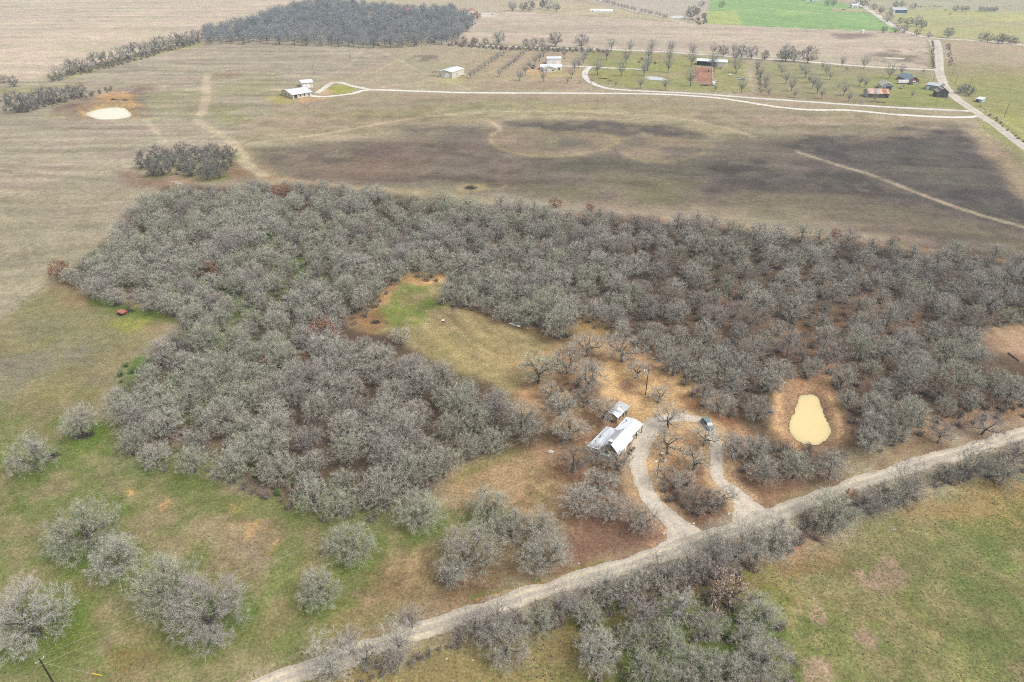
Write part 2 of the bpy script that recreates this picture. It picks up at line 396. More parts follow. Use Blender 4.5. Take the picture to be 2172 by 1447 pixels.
P_([(1020, 176), (1240, 172), (1260, 186), (1010, 192)], (176, 152, 130), 8, 8, .7, .3, 20)
P_([(1120, 150), (1240, 148), (1240, 162), (1130, 166)], (192, 174, 120), 6, 6, .8)
P_([(1110, 148), (1150, 142), (1160, 156), (1120, 158)], (214, 178, 136), 4, 5, .8)
P_([(950, 30), (990, 24), (1050, 28), (1060, 34), (1010, 36), (960, 38)], (226, 216, 200), 5, 4, .9)
P_([(1170, 28), (1260, 27), (1260, 31), (1180, 31)], (220, 200, 165), 4, 3, .6)
P_([(680, 186), (700, 180), (745, 180), (760, 188), (740, 200), (700, 200)], (182, 176, 92), 3, 3, .95)
P_([(672, 190), (690, 186), (705, 199), (690, 202)], (220, 180, 140), 3, 3, .9)
P_([(560, 205), (610, 200), (640, 215), (590, 222)], (184, 170, 104), 6, 6, .8)
P_([(622, 210), (680, 204), (700, 210), (640, 220)], (216, 178, 132), 3, 4, .8)
P_([(880, 118), (930, 118), (925, 130), (865, 130)], (142, 128, 112), 4, 6, .9, .3, 6)
P_([(920, 160), (990, 160), (990, 175), (930, 178)], (202, 184, 136), 4, 4, .8)
P_([(1472, 142), (1511, 144), (1512, 180), (1471, 176)], (184, 136, 110), 2, 2, 1)
P_([(1765, 18), (1850, 20), (1840, 26), (1770, 24)], (206, 180, 150), 5, 5, .7)
P_([(1850, 18), (1900, 28), (1880, 36), (1856, 30)], (212, 182, 152), 5, 6, .8)
# woodland floor
P_([(120, 600), (230, 500), (340, 400), (640, 392), (1100, 440), (1460, 472), (2172, 545), (2400, 560), (2400, 860), (2172, 860), (1980, 920), (1700, 1010), (1560, 1060), (1480, 1110), (1420, 1120), (1180, 1200), (1120, 980), (1000, 980), (900, 1060), (800, 1100), (700, 1110), (590, 1070), (430, 1010), (240, 960), (225, 840), (300, 740), (390, 690), (300, 650)], (104, 86, 70), 5, 8, .95)  # floor colour darkened to carry the soft shade beneath the crowns
P_([(200, 560), (500, 430), (700, 480), (720, 640), (560, 760), (400, 720), (330, 640)], (104, 126, 58), 12, 22, .9, .52, 14)
P_([(280, 760), (420, 700), (560, 780), (520, 860), (300, 900)], (104, 136, 54), 10, 16, .95, .42, 12)
P_([(1450, 640), (1700, 560), (1900, 640), (1780, 780), (1500, 800)], (164, 126, 98), 16, 22, .75, .42, 12)
P_([(1950, 880), (2172, 830), (2300, 800), (2300, 900), (2172, 900), (2040, 930), (1900, 970)], (168, 132, 100), 5, 6, .8)
P_([(2075, 700), (2172, 685), (2350, 670), (2350, 770), (2172, 765), (2110, 745)], (190, 156, 128), 5, 6, .95)
R_(smooth([(1900, 905), (2000, 882), (2100, 866), (2172, 852), (2300, 830)], 5), (214, 172, 126), 1.6, 1.5, 1.5, .7, .4, 6)
R_(smooth([(1000, 448), (1300, 462), (1560, 482), (1720, 500), (1960, 530), (2172, 560)], 5), (206, 166, 132), 4, 4, 2, .7, .35, 20)
R_([(560, 375), (780, 402), (900, 408)], (206, 172, 134), 4, 4, 2, .6, .4, 20)
# pasture on the left
P_([(-900, 1000), (0, 690), (115, 600), (300, 645), (385, 680), (300, 740), (230, 830), (220, 950), (300, 1005), (430, 1015), (590, 1075), (760, 1120), (900, 1120), (1000, 1000), (1180, 960), (1200, 1200), (700, 1400), (560, 1447), (300, 1800), (-900, 1800)], (154, 143, 104), 4, 5)
P_([(-600, 760), (40, 700), (160, 690), (220, 760), (140, 850), (0, 890), (-600, 1000)], (148, 138, 122), 10, 16, .85, .3, 24)
P_([(120, 605), (230, 630), (260, 660), (180, 670), (110, 650)], (162, 132, 102), 5, 8, .7, .3, 8)
P_([(60, 650), (240, 680), (280, 720), (160, 740), (60, 700)], (140, 138, 104), 8, 12, .7, .4, 12)
P_([(190, 630), (300, 648), (385, 675), (370, 690), (270, 668), (200, 650)], (108, 130, 54), 3, 5, .9)
P_([(245, 685), (310, 680), (320, 695), (260, 705)], (166, 168, 76), 4, 5, .8, .3, 5)
P_([(305, 690), (340, 688), (350, 700), (310, 706)], (170, 140, 112), 3, 4, .8)
P_([(-200, 900), (60, 850), (200, 840), (215, 960), (100, 1000), (0, 1060), (-200, 1100)], (138, 136, 84), 8, 14, .8, .4, 14)
P_([(120, 830), (215, 815), (215, 860), (140, 870)], (174, 162, 96), 6, 8, .7, .4, 8)
P_([(195, 900), (245, 880), (240, 960), (190, 990), (150, 970)], (118, 134, 56), 4, 6, .9, .2, 8)
P_([(-200, 1060), (100, 1000), (260, 1010), (380, 1080), (300, 1130), (100, 1120), (-200, 1200)], (134, 134, 82), 8, 14, .8, .45, 10)
P_([(40, 960), (120, 930), (190, 980), (120, 1020)], (156, 146, 92), 6, 8, .6, .4, 8)
P_([(250, 990), (420, 1010), (470, 1035), (400, 1040), (260, 1015)], (112, 128, 58), 3, 4, .9)
P_([(590, 1075), (680, 1100), (760, 1110), (780, 1130), (640, 1110)], (116, 130, 60), 3, 4, .8, .3, 6)
P_([(420, 1040), (560, 1055), (620, 1130), (640, 1200), (520, 1180), (440, 1140), (380, 1080)], (170, 142, 112), 6, 8, .8, .3, 10)
P_([(480, 1140), (560, 1140), (540, 1200), (480, 1210)], (176, 156, 138), 5, 6, .7, .3, 6)
P_([(540, 1180), (620, 1170), (610, 1230), (550, 1230)], (172, 156, 130), 5, 6, .6, .3, 6)
P_([(400, 1170), (640, 1180), (640, 1300), (520, 1340), (540, 1260)], (158, 142, 100), 8, 10, .7, .4, 8)
for q in ([(485, 1070), (520, 1065), (505, 1095)], [(520, 1110), (550, 1103), (535, 1135), (518, 1140)], [(578, 1150), (596, 1140), (585, 1165), (568, 1180)], [(270, 1040), (283, 1036), (278, 1048)], [(342, 1070), (354, 1064), (348, 1080)], [(426, 1058), (434, 1057), (432, 1064)]):
    P_(q, (232, 178, 122), .8, 1.4, .95, .25, 1.5)
R_([(465, 1110), (520, 1120), (590, 1122)], (206, 164, 112), .4, .5, .6, .7, .3, 3)
P_([(100, 1230), (200, 1220), (210, 1290), (140, 1300)], (166, 128, 100), 4, 6, .8)
P_([(120, 1290), (280, 1330), (360, 1390), (260, 1440), (100, 1400)], (134, 120, 62), 6, 10, .8, .35, 8)
P_([(130, 1150), (180, 1160), (190, 1220), (150, 1210)], (112, 130, 56), 3, 5, .8)
P_([(370, 1370), (480, 1350), (540, 1290), (560, 1330), (470, 1400), (380, 1400)], (124, 128, 62), 5, 6, .8)
P_([(560, 1350), (660, 1330), (860, 1290), (880, 1310), (700, 1370), (600, 1400)], (138, 136, 80), 5, 6, .7, .4, 8)
P_([(640, 1290), (760, 1200), (900, 1180), (930, 1290), (800, 1310)], (160, 138, 98), 6, 8, .8, .4, 8)
P_([(760, 1140), (900, 1140), (920, 1240), (830, 1260), (740, 1220)], (172, 140, 104), 6, 8, .7, .4, 6)
# brown ground between the wood, the farmhouse and the road
P_([(930, 1000), (1150, 940), (1230, 960), (1190, 1080), (1060, 1110), (980, 1060)], (188, 152, 118), 5, 8, .85)
P_([(1000, 980), (1080, 945), (1130, 950), (1100, 975), (1020, 1000), (930, 1040)], (122, 134, 60), 4, 6, .8, .35, 6)
P_([(1060, 990), (1150, 965), (1190, 1000), (1160, 1060), (1080, 1060)], (176, 146, 108), 6, 8, .7, .4, 8)
P_([(1180, 1000), (1240, 990), (1330, 1020), (1420, 1110), (1430, 1140), (1330, 1180), (1220, 1220), (1190, 1120)], LITTER, 4, 6, .95)
P_([(930, 1230), (1100, 1190), (1230, 1190), (1150, 1240), (960, 1290), (880, 1310)], (146, 110, 86), 5, 8, .85, .2, 8)
P_([(1170, 960), (1220, 960), (1250, 1040), (1210, 1080), (1190, 1020)], (140, 102, 78), 4, 5, .8)
R_([(1000, 1268), (1080, 1245), (1170, 1220), (1230, 1208), (1280, 1192)], (116, 142, 54), 1.3, 1, .8, .95, .3, 8)
R_([(1080, 1258), (1170, 1236), (1240, 1212)], (112, 138, 52), .8, .8, .8, .9, .3, 8)
R_([(935, 1300), (1000, 1277), (1060, 1258), (1130, 1243), (1200, 1225)], (214, 168, 108), .45, .4, .6, .9, .25, 4)
for q in ([(1330, 1190), (1380, 1170), (1400, 1160), (1370, 1182)], [(1270, 1210), (1330, 1188), (1310, 1204)], [(1360, 1155), (1390, 1147), (1380, 1162), (1362, 1165)]):
    P_(q, (214, 170, 116), 1, 1.6, .8, .4, 2)
# clearing
CLEAR = [(845, 575), (880, 572), (950, 585), (955, 600), (930, 630), (1000, 655), (1080, 685), (1190, 735), (1180, 760), (1130, 800), (1080, 850), (1040, 820), (900, 760), (840, 715), (740, 690), (800, 650), (830, 610)]
P_(CLEAR, (174, 157, 112), 3, 4)
P_([(880, 720), (1000, 680), (1100, 720), (1160, 750), (1060, 800), (960, 790)], (180, 162, 108), 8, 10, .6, .4, 8)
P_([(810, 645), (860, 610), (920, 620), (925, 650), (880, 680), (820, 690)], (138, 150, 72), 4, 8, .9, .3, 6)
P_([(880, 670), (900, 640), (925, 640), (900, 680)], (122, 146, 62), 2, 3, .8, .2, 4)
P_([(880, 700), (960, 680), (1040, 740), (990, 770), (900, 740)], (156, 154, 92), 6, 10, .7, .5, 5)
P_([(930, 690), (1060, 690), (1180, 740), (1080, 800), (960, 780)], (190, 170, 122), 4, 8, .6, .5, 4)
P_([(850, 580), (950, 582), (952, 600), (860, 600)], (200, 158, 108), 2, 3, .9)
P_([(895, 588), (950, 585), (948, 598), (900, 602)], (232, 186, 124), 1.2, 2, .95, .3, 3)
P_([(836, 585), (858, 585), (835, 625), (800, 655), (760, 680), (800, 640)], (206, 160, 116), 2, 3, .8, .35, 4)
P_([(740, 680), (800, 660), (830, 690), (780, 705)], (164, 122, 88), 3, 4, .8)
P_([(1090, 760), (1130, 740), (1190, 740), (1160, 780), (1100, 800)], (198, 160, 114), 3, 4, .8, .4, 4)
P_([(1000, 640), (1090, 680), (1180, 720), (1170, 730), (1070, 695), (1000, 660)], (146, 122, 84), 2, 3, .7)
P_([(1230, 680), (1300, 670), (1310, 700), (1240, 740), (1210, 730)], (172, 140, 92), 4, 5, .9)
# sand round the farmhouse
P_([(1080, 820), (1140, 820), (1150, 880), (1110, 870)], (226, 178, 130), 2, 4, .9, .3, 5)
P_([(1130, 780), (1240, 720), (1340, 730), (1420, 770), (1560, 860), (1600, 960), (1560, 1050), (1440, 1110), (1380, 1060), (1260, 960), (1180, 900), (1120, 840)], (196, 156, 120), 4, 6, .9, .1, 10)
P_([(1140, 790), (1250, 730), (1340, 740), (1440, 800), (1320, 900), (1200, 880)], (214, 174, 128), 3, 5, .7, .5, 6)
P_([(1280, 755), (1340, 775), (1420, 785), (1500, 835), (1480, 868), (1360, 866), (1330, 890), (1270, 865), (1255, 820)], (226, 184, 134), 3, 5, .92, .3, 6)
P_([(1300, 800), (1340, 800), (1370, 840), (1330, 840)], (150, 104, 78), 2, 3, .85, .2, 4)
P_([(1450, 842), (1510, 862), (1575, 890), (1560, 920), (1490, 890), (1450, 866)], (154, 108, 80), 3, 4, .8, .2, 6)
P_([(1325, 870), (1480, 880), (1520, 900), (1530, 960), (1520, 1010), (1440, 1010), (1400, 1050), (1380, 1060), (1370, 990), (1390, 920)], (218, 176, 128), 2, 4, .9, .25, 6)
P_([(1395, 985), (1500, 975), (1540, 1040), (1510, 1080), (1440, 1070), (1395, 1050)], (160, 122, 90), 3, 5, .8, .35, 5)
P_([(1375, 1055), (1440, 1060), (1540, 1050), (1550, 1090), (1490, 1115), (1440, 1100)], LITTER, 2, 3, .95)
P_([(1540, 920), (1600, 960), (1680, 1000), (1800, 990), (1880, 970), (1760, 1020), (1600, 1060), (1560, 1040), (1530, 980)], (146, 112, 92), 3, 5, .9)
P_([(1600, 1055), (1700, 1030), (1720, 1040), (1620, 1065)], (186, 142, 104), 1.5, 2, .7, .4, 3)
R_(smooth([(1448, 1140), (1410, 1090), (1375, 1055), (1358, 1015), (1354, 985), (1360, 950), (1376, 915), (1396, 897), (1440, 890), (1480, 892), (1504, 908), (1517, 935), (1522, 965), (1524, 1000), (1540, 1028), (1566, 1050), (1580, 1075)], 4), (212, 178, 138), 8.5, 1.6, 1.6, .85)
R_([(1372, 925), (1366, 960), (1366, 1000), (1380, 1040), (1400, 1065)], (226, 172, 112), 1.5, .8, .6, .9)
P_([(1310, 890), (1350, 920), (1335, 960), (1310, 970)], (206, 164, 122), 2, 2, .7)
P_([(1130, 790), (1240, 730), (1340, 735), (1420, 780), (1300, 860), (1260, 960), (1180, 960), (1130, 860)], (150, 112, 90), 2, 4, .8, .55, 5)
P_([(1390, 930), (1520, 930), (1540, 1060), (1400, 1060)], (144, 106, 84), 2, 3, .75, .55, 4)
R_(smooth([(1300, 770), (1345, 790), (1400, 800), (1450, 820), (1500, 838)], 4), (232, 188, 136), 5, 2, 3, .8, .35, 5)
# pond by the road
P_([(1645, 820), (1690, 790), (1750, 790), (1785, 840), (1790, 930), (1760, 960), (1690, 960), (1640, 920)], (182, 144, 110), 3, 4, .95)
P_([(1640, 835), (1660, 830), (1668, 870), (1660, 900), (1690, 940), (1690, 955), (1645, 915)], (228, 186, 138), 1.5, 2.5, .9, .25, 4)
P_([(1755, 840), (1775, 850), (1785, 900), (1780, 935), (1765, 930), (1762, 890)], (230, 190, 140), 1.5, 2.5, .9, .25, 4)
P_([(1745, 780), (1765, 770), (1775, 800), (1755, 815)], (222, 174, 118), 2, 3, .8, .35, 4)
P_([(1670, 840), (1700, 824), (1740, 826), (1760, 870), (1772, 915), (1755, 945), (1715, 952), (1680, 935), (1664, 900)], (164, 132, 104), 2.5, 3, .7, .35, 4)
# field south of the road
P_([(500, 1800), (560, 1470), (700, 1440), (960, 1350), (1200, 1300), (1560, 1220), (1700, 1170), (1960, 1060), (2050, 1010), (2172, 990), (2400, 960), (2600, 1800)], (152, 144, 100), 4, 5)
P_([(640, 1500), (760, 1420), (960, 1360), (1230, 1330), (1260, 1460), (1200, 1600), (640, 1600)], (160, 140, 94), 5, 6, .9, .1, 10)
P_([(1080, 1370), (1230, 1340), (1230, 1430), (1120, 1430)], (172, 134, 100), 5, 6, .7, .3, 6)
P_([(1230, 1260), (1560, 1210), (1690, 1350), (1710, 1470), (1240, 1500)], (112, 118, 58), 6, 10, .85, .3, 8)
P_([(1230, 1250), (1560, 1180), (1600, 1230), (1300, 1280)], (136, 104, 78), 5, 6, .8, .3, 6)
P_([(1560, 1200), (1650, 1190), (1660, 1260), (1600, 1250)], (126, 132, 60), 3, 6, .8, .4, 5)
P_([(1600, 1220), (1700, 1180), (1760, 1200), (1700, 1260), (1640, 1280)], (156, 122, 82), 6, 8, .8, .4, 6)
P_([(1660, 1300), (1760, 1270), (1860, 1300), (1920, 1360), (1900, 1447), (1700, 1447)], (128, 138, 76), 8, 12, .8, .42, 7)
P_([(1880, 1160), (2060, 1140), (2172, 1200), (2300, 1300), (2300, 1447), (2100, 1420), (1960, 1300)], (132, 135, 84), 10, 14, .8, .45, 8)
P_([(1900, 1060), (2020, 1030), (2172, 1020), (2300, 1000), (2300, 1180), (2120, 1130), (1980, 1100)], (186, 150, 106), 5, 8, .85, .25, 10)
P_([(2100, 1070), (2172, 1060), (2172, 1120), (2130, 1110)], (226, 184, 122), 2, 4, .9, .4, 4)
P_([(1780, 1310), (1940, 1250), (2100, 1447), (1980, 1447)], (156, 134, 92), 6, 8, .6, .4, 6)
P_([(1960, 1320), (2060, 1420), (2172, 1500), (2060, 1500)], (166, 154, 96), 6, 8, .6, .4, 6)
for q in ([(1687, 1270), (1697, 1268), (1698, 1280), (1688, 1278)], [(1686, 1295), (1700, 1292), (1698, 1306)], [(1740, 1368), (1752, 1364), (1748, 1378)], [(1840, 1082), (1852, 1080), (1850, 1088)]):
    P_(q, (206, 156, 112), .8, 1.2, .9, .3, 2)
P_([(1640, 1150), (1740, 1110), (1760, 1130), (1680, 1180)], (168, 120, 88), 3, 4, .7)
# tufts, thatch and crumbs of bare soil
P_([(-200, 700), (600, 1000), (900, 1120), (560, 1447), (-200, 1700)], (170, 156, 120), 3, 5, .5, .58, 3.2)
P_([(-200, 800), (600, 1000), (900, 1120), (560, 1447), (-200, 1700)], (116, 134, 66), 4, 6, .65, .52, 7)
P_([(1600, 1230), (2172, 990), (2400, 1000), (2300, 1600), (1600, 1600)], (176, 158, 116), 3, 5, .5, .58, 3.0)
P_([(1640, 1260), (2172, 1060), (2400, 1060), (2300, 1600), (1700, 1600)], (118, 136, 70), 4, 6, .55, .55, 6)
P_([(900, 1050), (1200, 960), (1250, 1200), (900, 1300), (700, 1300)], (190, 160, 124), 3, 5, .5, .6, 2.5)
P_([(700, 1250), (1180, 980), (1250, 1200), (900, 1300)], (130, 108, 82), 3, 5, .5, .6, 2.0)
for q in ([(1710, 1290), (1730, 1278), (1756, 1290), (1768, 1330), (1755, 1340), (1725, 1325), (1708, 1305)], [(1803, 1335), (1835, 1328), (1868, 1355), (1864, 1385), (1840, 1380), (1808, 1355)], [(1705, 1415), (1745, 1405), (1755, 1440), (1780, 1470), (1710, 1470)], [(1815, 1215), (1880, 1180), (1930, 1220), (1890, 1265), (1830, 1245)]):
    P_(q, (182, 154, 130), 1.0, 2.2, .9, .22, 1.6)
# verge strips along the gravel road
R_([(560, 1425), (700, 1368), (870, 1322), (1200, 1212), (1440, 1140), (1600, 1080), (1800, 1010), (2000, 948), (2300, 850)], (176, 148, 112), 1.2, 1.5, 1.0, .6, .5, 5)

P_([(1180, 1240), (1450, 1160), (1600, 1105), (1760, 1050), (1960, 985), (2172, 920), (2172, 890), (1960, 955), (1760, 1020), (1600, 1080), (1460, 1140), (1180, 1215)], (146, 108, 84), 2, 3, .6, .45, 4)
R_(POND_NEAR + POND_NEAR[:1], (134, 110, 88), 1.6, .8, 1.4, .7, .45, 2.5)
R_(POND_FAR + POND_FAR[:1], (206, 170, 118), 4.0, 1.5, 2.0, .8, .3, 5)
ROAD_N = [(470, 1494), (580, 1449), (712, 1400), (866, 1347), (1045, 1288), (1232, 1228), (1450, 1161), (1600, 1109), (1760, 1048), (1960, 983), (2172, 920), (2420, 845)]
ROAD_W = 4.9

def build_ground(tree_marks):
    ys = list(np.arange(1700, 60, -3.1)) + list(np.arange(60, -60, -1.8)) + list(np.linspace(-62, -158, 26)) + [-160.5, -162.5, -163.9]
    us = np.linspace(-1.02, 1.02, 830)
    D = []
    for yv in ys:
        v = (yv - 723.5) / F_PX
        t = CAM_H / (math.sin(PITCH) + v * math.cos(PITCH))
        D.append(((math.cos(PITCH) - v * math.sin(PITCH)) * t, t))
    D = [(-60.0, D[0][1]), (20.0, D[0][1])] + D
    y = np.repeat(np.array([d[0] for d in D]), len(us)); x = np.concatenate([us * d[1] for d in D])
    nr, nc = len(D), len(us)
    # large-scale base
    C = np.empty((len(x), 3)); base = alb(TAN)
    C[:] = base
    depth_f = np.clip(np.abs(y) / 300.0, 1, 8)
    for Ly in L_:
        kind, pts, c, edge, wander, k, patch, size = Ly[:8]
        P = px2w(pts)
        xs, ys_ = [p[0] for p in P], [p[1] for p in P]
        padd = edge * 2 + wander * 2 + (Ly[8] if kind == 'l' else 0)
        m = np.nonzero((x > min(xs) - padd) & (x < max(xs) + padd) & (y > min(ys_) - padd) & (y < max(ys_) + padd))[0]
        if not len(m): continue
        X, Y = x[m], y[m]
        sc = max(wander * 3.0, 1.2)
        wob = (fbm(X, Y, sc, 11, 4) - 0.5) * 2 * wander
        d = sd_poly(X, Y, P) if kind == 'p' else d_line(X, Y, P) - Ly[8] * 0.5
        a = np.clip(0.5 - (d + wob) / (2 * edge), 0, 1); a = a * a * (3 - 2 * a) * k
        if patch:
            n = fbm(X, Y, size, 23, 4)
            a = a * np.clip((n - 0.5 + (0.5 - patch) * 0.6) * 5 + 0.5, 0, 1)
        C[m] += (alb(c) - C[m]) * a[:, None]
    # ground that each lone tree keeps: greener grass or leaf litter under the crown
    for (tx, ty, r, col, k) in tree_marks:
        m = np.nonzero((abs(x - tx) < r * 2) & (abs(y - ty) < r * 2))[0]
        if not len(m): continue
        X, Y = x[m], y[m]
        d = np.hypot(X - tx, Y - ty) + (fbm(X, Y, r * .8, 31, 3) - .5) * r * 1.2
        a = np.clip(1.25 - d / r, 0, 1); a = a * a * (3 - 2 * a) * k
        C[m] += (alb(col) - C[m]) * a[:, None]
    # natural variation
    lo = fbm(x, y, 70, 3, 4) - .5
    mid = fbm(x, y, 14, 5, 4) - .5
    C *= (1 + 0.22 * lo + 0.22 * mid)[:, None]
    g = (fbm(x, y, 26, 41, 4) - .5)
    C[:, 0] *= 1 - 0.22 * g; C[:, 2] *= 1 - 0.25 * g
    # tillage lines on the ploughed fields and swathes on the hay ground
    def stripes(pts, ang, period, amp):
        P = px2w(pts); d = sd_poly(x, y, P)
        a = np.clip(-d / 6, 0, 1)
        ca, sa = math.cos(ang), math.sin(ang)
        q = (x * -sa + y * ca) + (fbm(x, y, 60, 9, 2) - .5) * 14
        r = (x * ca + y * sa)
        s = fbm(q, r / 14.0, period, 15, 3) - .5
        C[:] *= (1 + a * amp * s)[:, None]
    stripes([(-900, 240), (100, 165), (430, 85), (740, 92), (860, 120), (700, 165), (520, 300), (340, 395), (240, 480), (0, 685), (-900, 1000)], 0.06, 6.0, .75)
    stripes([(-900, -120), (700, -120), (640, 0), (430, 75), (100, 165), (-900, 260)], 0.05, 14.0, .5)
    stripes([(920, 85), (1000, 40), (1085, 24), (1480, 50), (1975, 80), (1985, 148), (1560, 118), (1060, 90)], -0.12, 12.0, .5)
    stripes([(560, 240), (1000, 200), (2080, 245), (2100, 340), (2300, 600), (1450, 470), (800, 400), (500, 320)], -0.1, 9.0, .6)
    stripes([(1525, -60), (1690, -60), (1835, 20), (1912, 68), (1494, 50)], -.9, 12.0, .45)
    stripes(CLEAR, -0.75, 2.6, .7)
    stripes([(1600, 1200), (2000, 1060), (2300, 1000), (2400, 1600), (1700, 1600)], -0.9, 6.0, .5)
    lum = C @ np.array([.2126, .7152, .0722]); C += (lum[:, None] - C) * .03
    C = np.clip(C, 0.01, 0.9)
    z = ground_z(x, y)
    co = np.stack([x, y, z], 1)
    idx = np.arange(nr * nc).reshape(nr, nc)
    q = np.stack([idx[:-1, :-1], idx[:-1, 1:], idx[1:, 1:], idx[1:, :-1]], -1).reshape(-1, 4)
    me = bpy.data.meshes.new("ground")
    me.vertices.add(len(co)); me.vertices.foreach_set("co", co.ravel())
    me.loops.add(q.size); me.loops.foreach_set("vertex_index", q.ravel().astype(np.int32))
    me.polygons.add(len(q)); me.polygons.foreach_set("loop_start", np.arange(0, q.size, 4, dtype=np.int32))
    me.update(calc_edges=True)
    me.polygons.foreach_set("use_smooth", [True] * len(q))
    at = me.color_attributes.new("cover", 'FLOAT_COLOR', 'POINT')
    at.data.foreach_set("color", np.concatenate([C, np.ones((len(C), 1))], 1).astype(np.float32).ravel())
    me.materials.append(mat_ground("ground_cover", 1.0))
    return structure("ground", me)

def mat_ground(name, grain):
    m, nt, b = mat_new(name)
    N, L = nt.nodes, nt.links
    at = N.new("ShaderNodeAttribute"); at.attribute_name = "cover"
    geo = N.new("ShaderNodeNewGeometry")
    def noise(sc, det, lo, hi, amp):
        n = N.new("ShaderNodeTexNoise"); n.inputs["Scale"].default_value = sc; n.inputs["Detail"].default_value = det
        n.inputs["Roughness"].default_value = 0.65
        L.new(geo.outputs["Position"], n.inputs[0])
        r = N.new("ShaderNodeMapRange"); r.inputs[1].default_value = lo; r.inputs[2].default_value = hi
        r.inputs[3].default_value = 1 - amp; r.inputs[4].default_value = 1 + amp
        L.new(n.outputs[0], r.inputs[0]); return n, r
    n1, r1 = noise(1.6, 5, .3, .7, .42 * grain)
    n2, r2 = noise(.35, 4, .3, .7, .22 * grain)
    n0, r0 = noise(.085, 5, .3, .7, .16 * grain)
    a0 = N.new("ShaderNodeMath"); a0.operation = 'MULTIPLY'
    L.new(r1.outputs[0], a0.inputs[0]); L.new(r2.outputs[0], a0.inputs[1])
    a = N.new("ShaderNodeMath"); a.operation = 'MULTIPLY'
    L.new(a0.outputs[0], a.inputs[0]); L.new(r0.outputs[0], a.inputs[1])
    mx = N.new("ShaderNodeMix"); mx.data_type = 'RGBA'; mx.blend_type = 'MULTIPLY'; mx.inputs[0].default_value = 1
    L.new(at.outputs["Color"], mx.inputs[6]); L.new(a.outputs[0], mx.inputs[7])
    # blades of a different hue in the fine grain
    n3, r3 = noise(.9, 5, .35, .65, .5 * grain)
    hsv = N.new("ShaderNodeHueSaturation")
    hm = N.new("ShaderNodeMapRange"); hm.inputs[3].default_value = .485; hm.inputs[4].default_value = .52
    hm.inputs[1].default_value = .3; hm.inputs[2].default_value = .7
    L.new(n3.outputs[0], hm.inputs[0]); L.new(hm.outputs[0], hsv.inputs["Hue"])
    L.new(mx.outputs[2], hsv.inputs["Color"])
    L.new(hsv.outputs[0], b.inputs["Base Color"])
    bp = N.new("ShaderNodeBump"); bp.inputs["Strength"].default_value = .6 * grain; bp.inputs["Distance"].default_value = .25
    L.new(n1.outputs[0], bp.inputs["Height"]); L.new(bp.outputs[0], b.inputs["Normal"])
    b.inputs["Roughness"].default_value = 1.0; b.inputs["Specular IOR Level"].default_value = 0.05
    if name == "gravel":                          # loose stones thin out towards the edge
        ad = N.new("ShaderNodeMath"); ad.operation = 'ADD'
        nn, nr_ = noise(1.1, 5, 0, 1, 0)
        L.new(at.outputs["Alpha"], ad.inputs[0]); L.new(nn.outputs[0], ad.inputs[1])
        mr = N.new("ShaderNodeMapRange"); mr.inputs[1].default_value = .86; mr.inputs[2].default_value = .90
        L.new(ad.outputs[0], mr.inputs[0]); L.new(mr.outputs[0], b.inputs["Alpha"])
    return m

# ------------------------------------------------------------------ roads: strips with wheel ruts, ragged edges
MAT_ROAD = mat_ground("gravel", .55)

def road(name, pts, width, base, rut, z=.03, rag=.35, step=2.0, seed=1, shoulder=None, n=13, ruts=True, soft=.3):
    W = px2w(smooth(pts, 12))
    P = [np.array(W[0])]; acc = 0.0
    for a, b in zip(W[:-1], W[1:]):
        a, b = np.array(a), np.array(b); d = np.linalg.norm(b - a); k = max(1, int(d / step))
        for i in range(1, k + 1): P.append(a + (b - a) * i / k)
    P = np.array(P)
    T = np.gradient(P, axis=0); T /= np.linalg.norm(T, axis=1)[:, None] + 1e-9
    Nn = np.stack([-T[:, 1], T[:, 0]], 1)
    s = np.concatenate([[0], np.cumsum(np.linalg.norm(np.diff(P, axis=0), axis=1))])
    wl_ = width if np.isscalar(width) else np.interp(np.linspace(0, 1, len(P)), np.linspace(0, 1, len(width)), width)
    wl_ = np.zeros(len(P)) + wl_
    eL = wl_ / 2 + (fbm(s, s * 0, 5, seed, 4) - .5) * 2 * rag * 2; eR = wl_ / 2 + (fbm(s, s * 0 + 50, 5, seed + 7, 4) - .5) * 2 * rag * 2
    co, cl, al_ = [], [], []
    bc, rc = alb(base), alb(rut)
    sh = alb(shoulder) if shoulder is not None else bc * .95
    for j in range(n):
        f = j / (n - 1) * 2 - 1
        off = np.where(f < 0, f * eL, f * eR)
        co.append(np.stack([P[:, 0] - Nn[:, 0] * off, P[:, 1] - Nn[:, 1] * off, np.full(len(P), z)], 1))
        w = 0.0
        if ruts:
            w = max(math.exp(-((abs(f) - .40) / .13) ** 2), .55 * math.exp(-((f - .74) / .10) ** 2))
        e = np.clip((abs(f) - .78) / .22, 0, 1)
        nz = fbm(s, s * 0 + f * 6, 9, seed + 3, 4) - .5
        k = np.clip(w * (1 + nz) + nz * .3, 0, 1)[:, None]
        c = bc + (rc - bc) * k
        e2 = np.clip(e * (1 + nz), 0, 1)[:, None]
        c = c + (sh - c) * e2
        cl.append(c * (1 + nz * .25)[:, None])
        al_.append(np.full(len(P), min(1.0, (1 - abs(f)) / soft)))
    co = np.stack(co, 1).reshape(-1, 3); cl = np.stack(cl, 1).reshape(-1, 3); al_ = np.stack(al_, 1).reshape(-1, 1)
    idx = np.arange(len(P) * n).reshape(len(P), n)
    q = np.stack([idx[:-1, :-1], idx[:-1, 1:], idx[1:, 1:], idx[1:, :-1]], -1).reshape(-1, 4)
    me = bpy.data.meshes.new(name); me.from_pydata(co.tolist(), [], q.tolist())
    at = me.color_attributes.new("cover", 'FLOAT_COLOR', 'POINT')
    at.data.foreach_set("color", np.concatenate([cl, al_], 1).astype(np.float32).ravel())
    me.materials.append(MAT_ROAD)
    return structure(name, me)

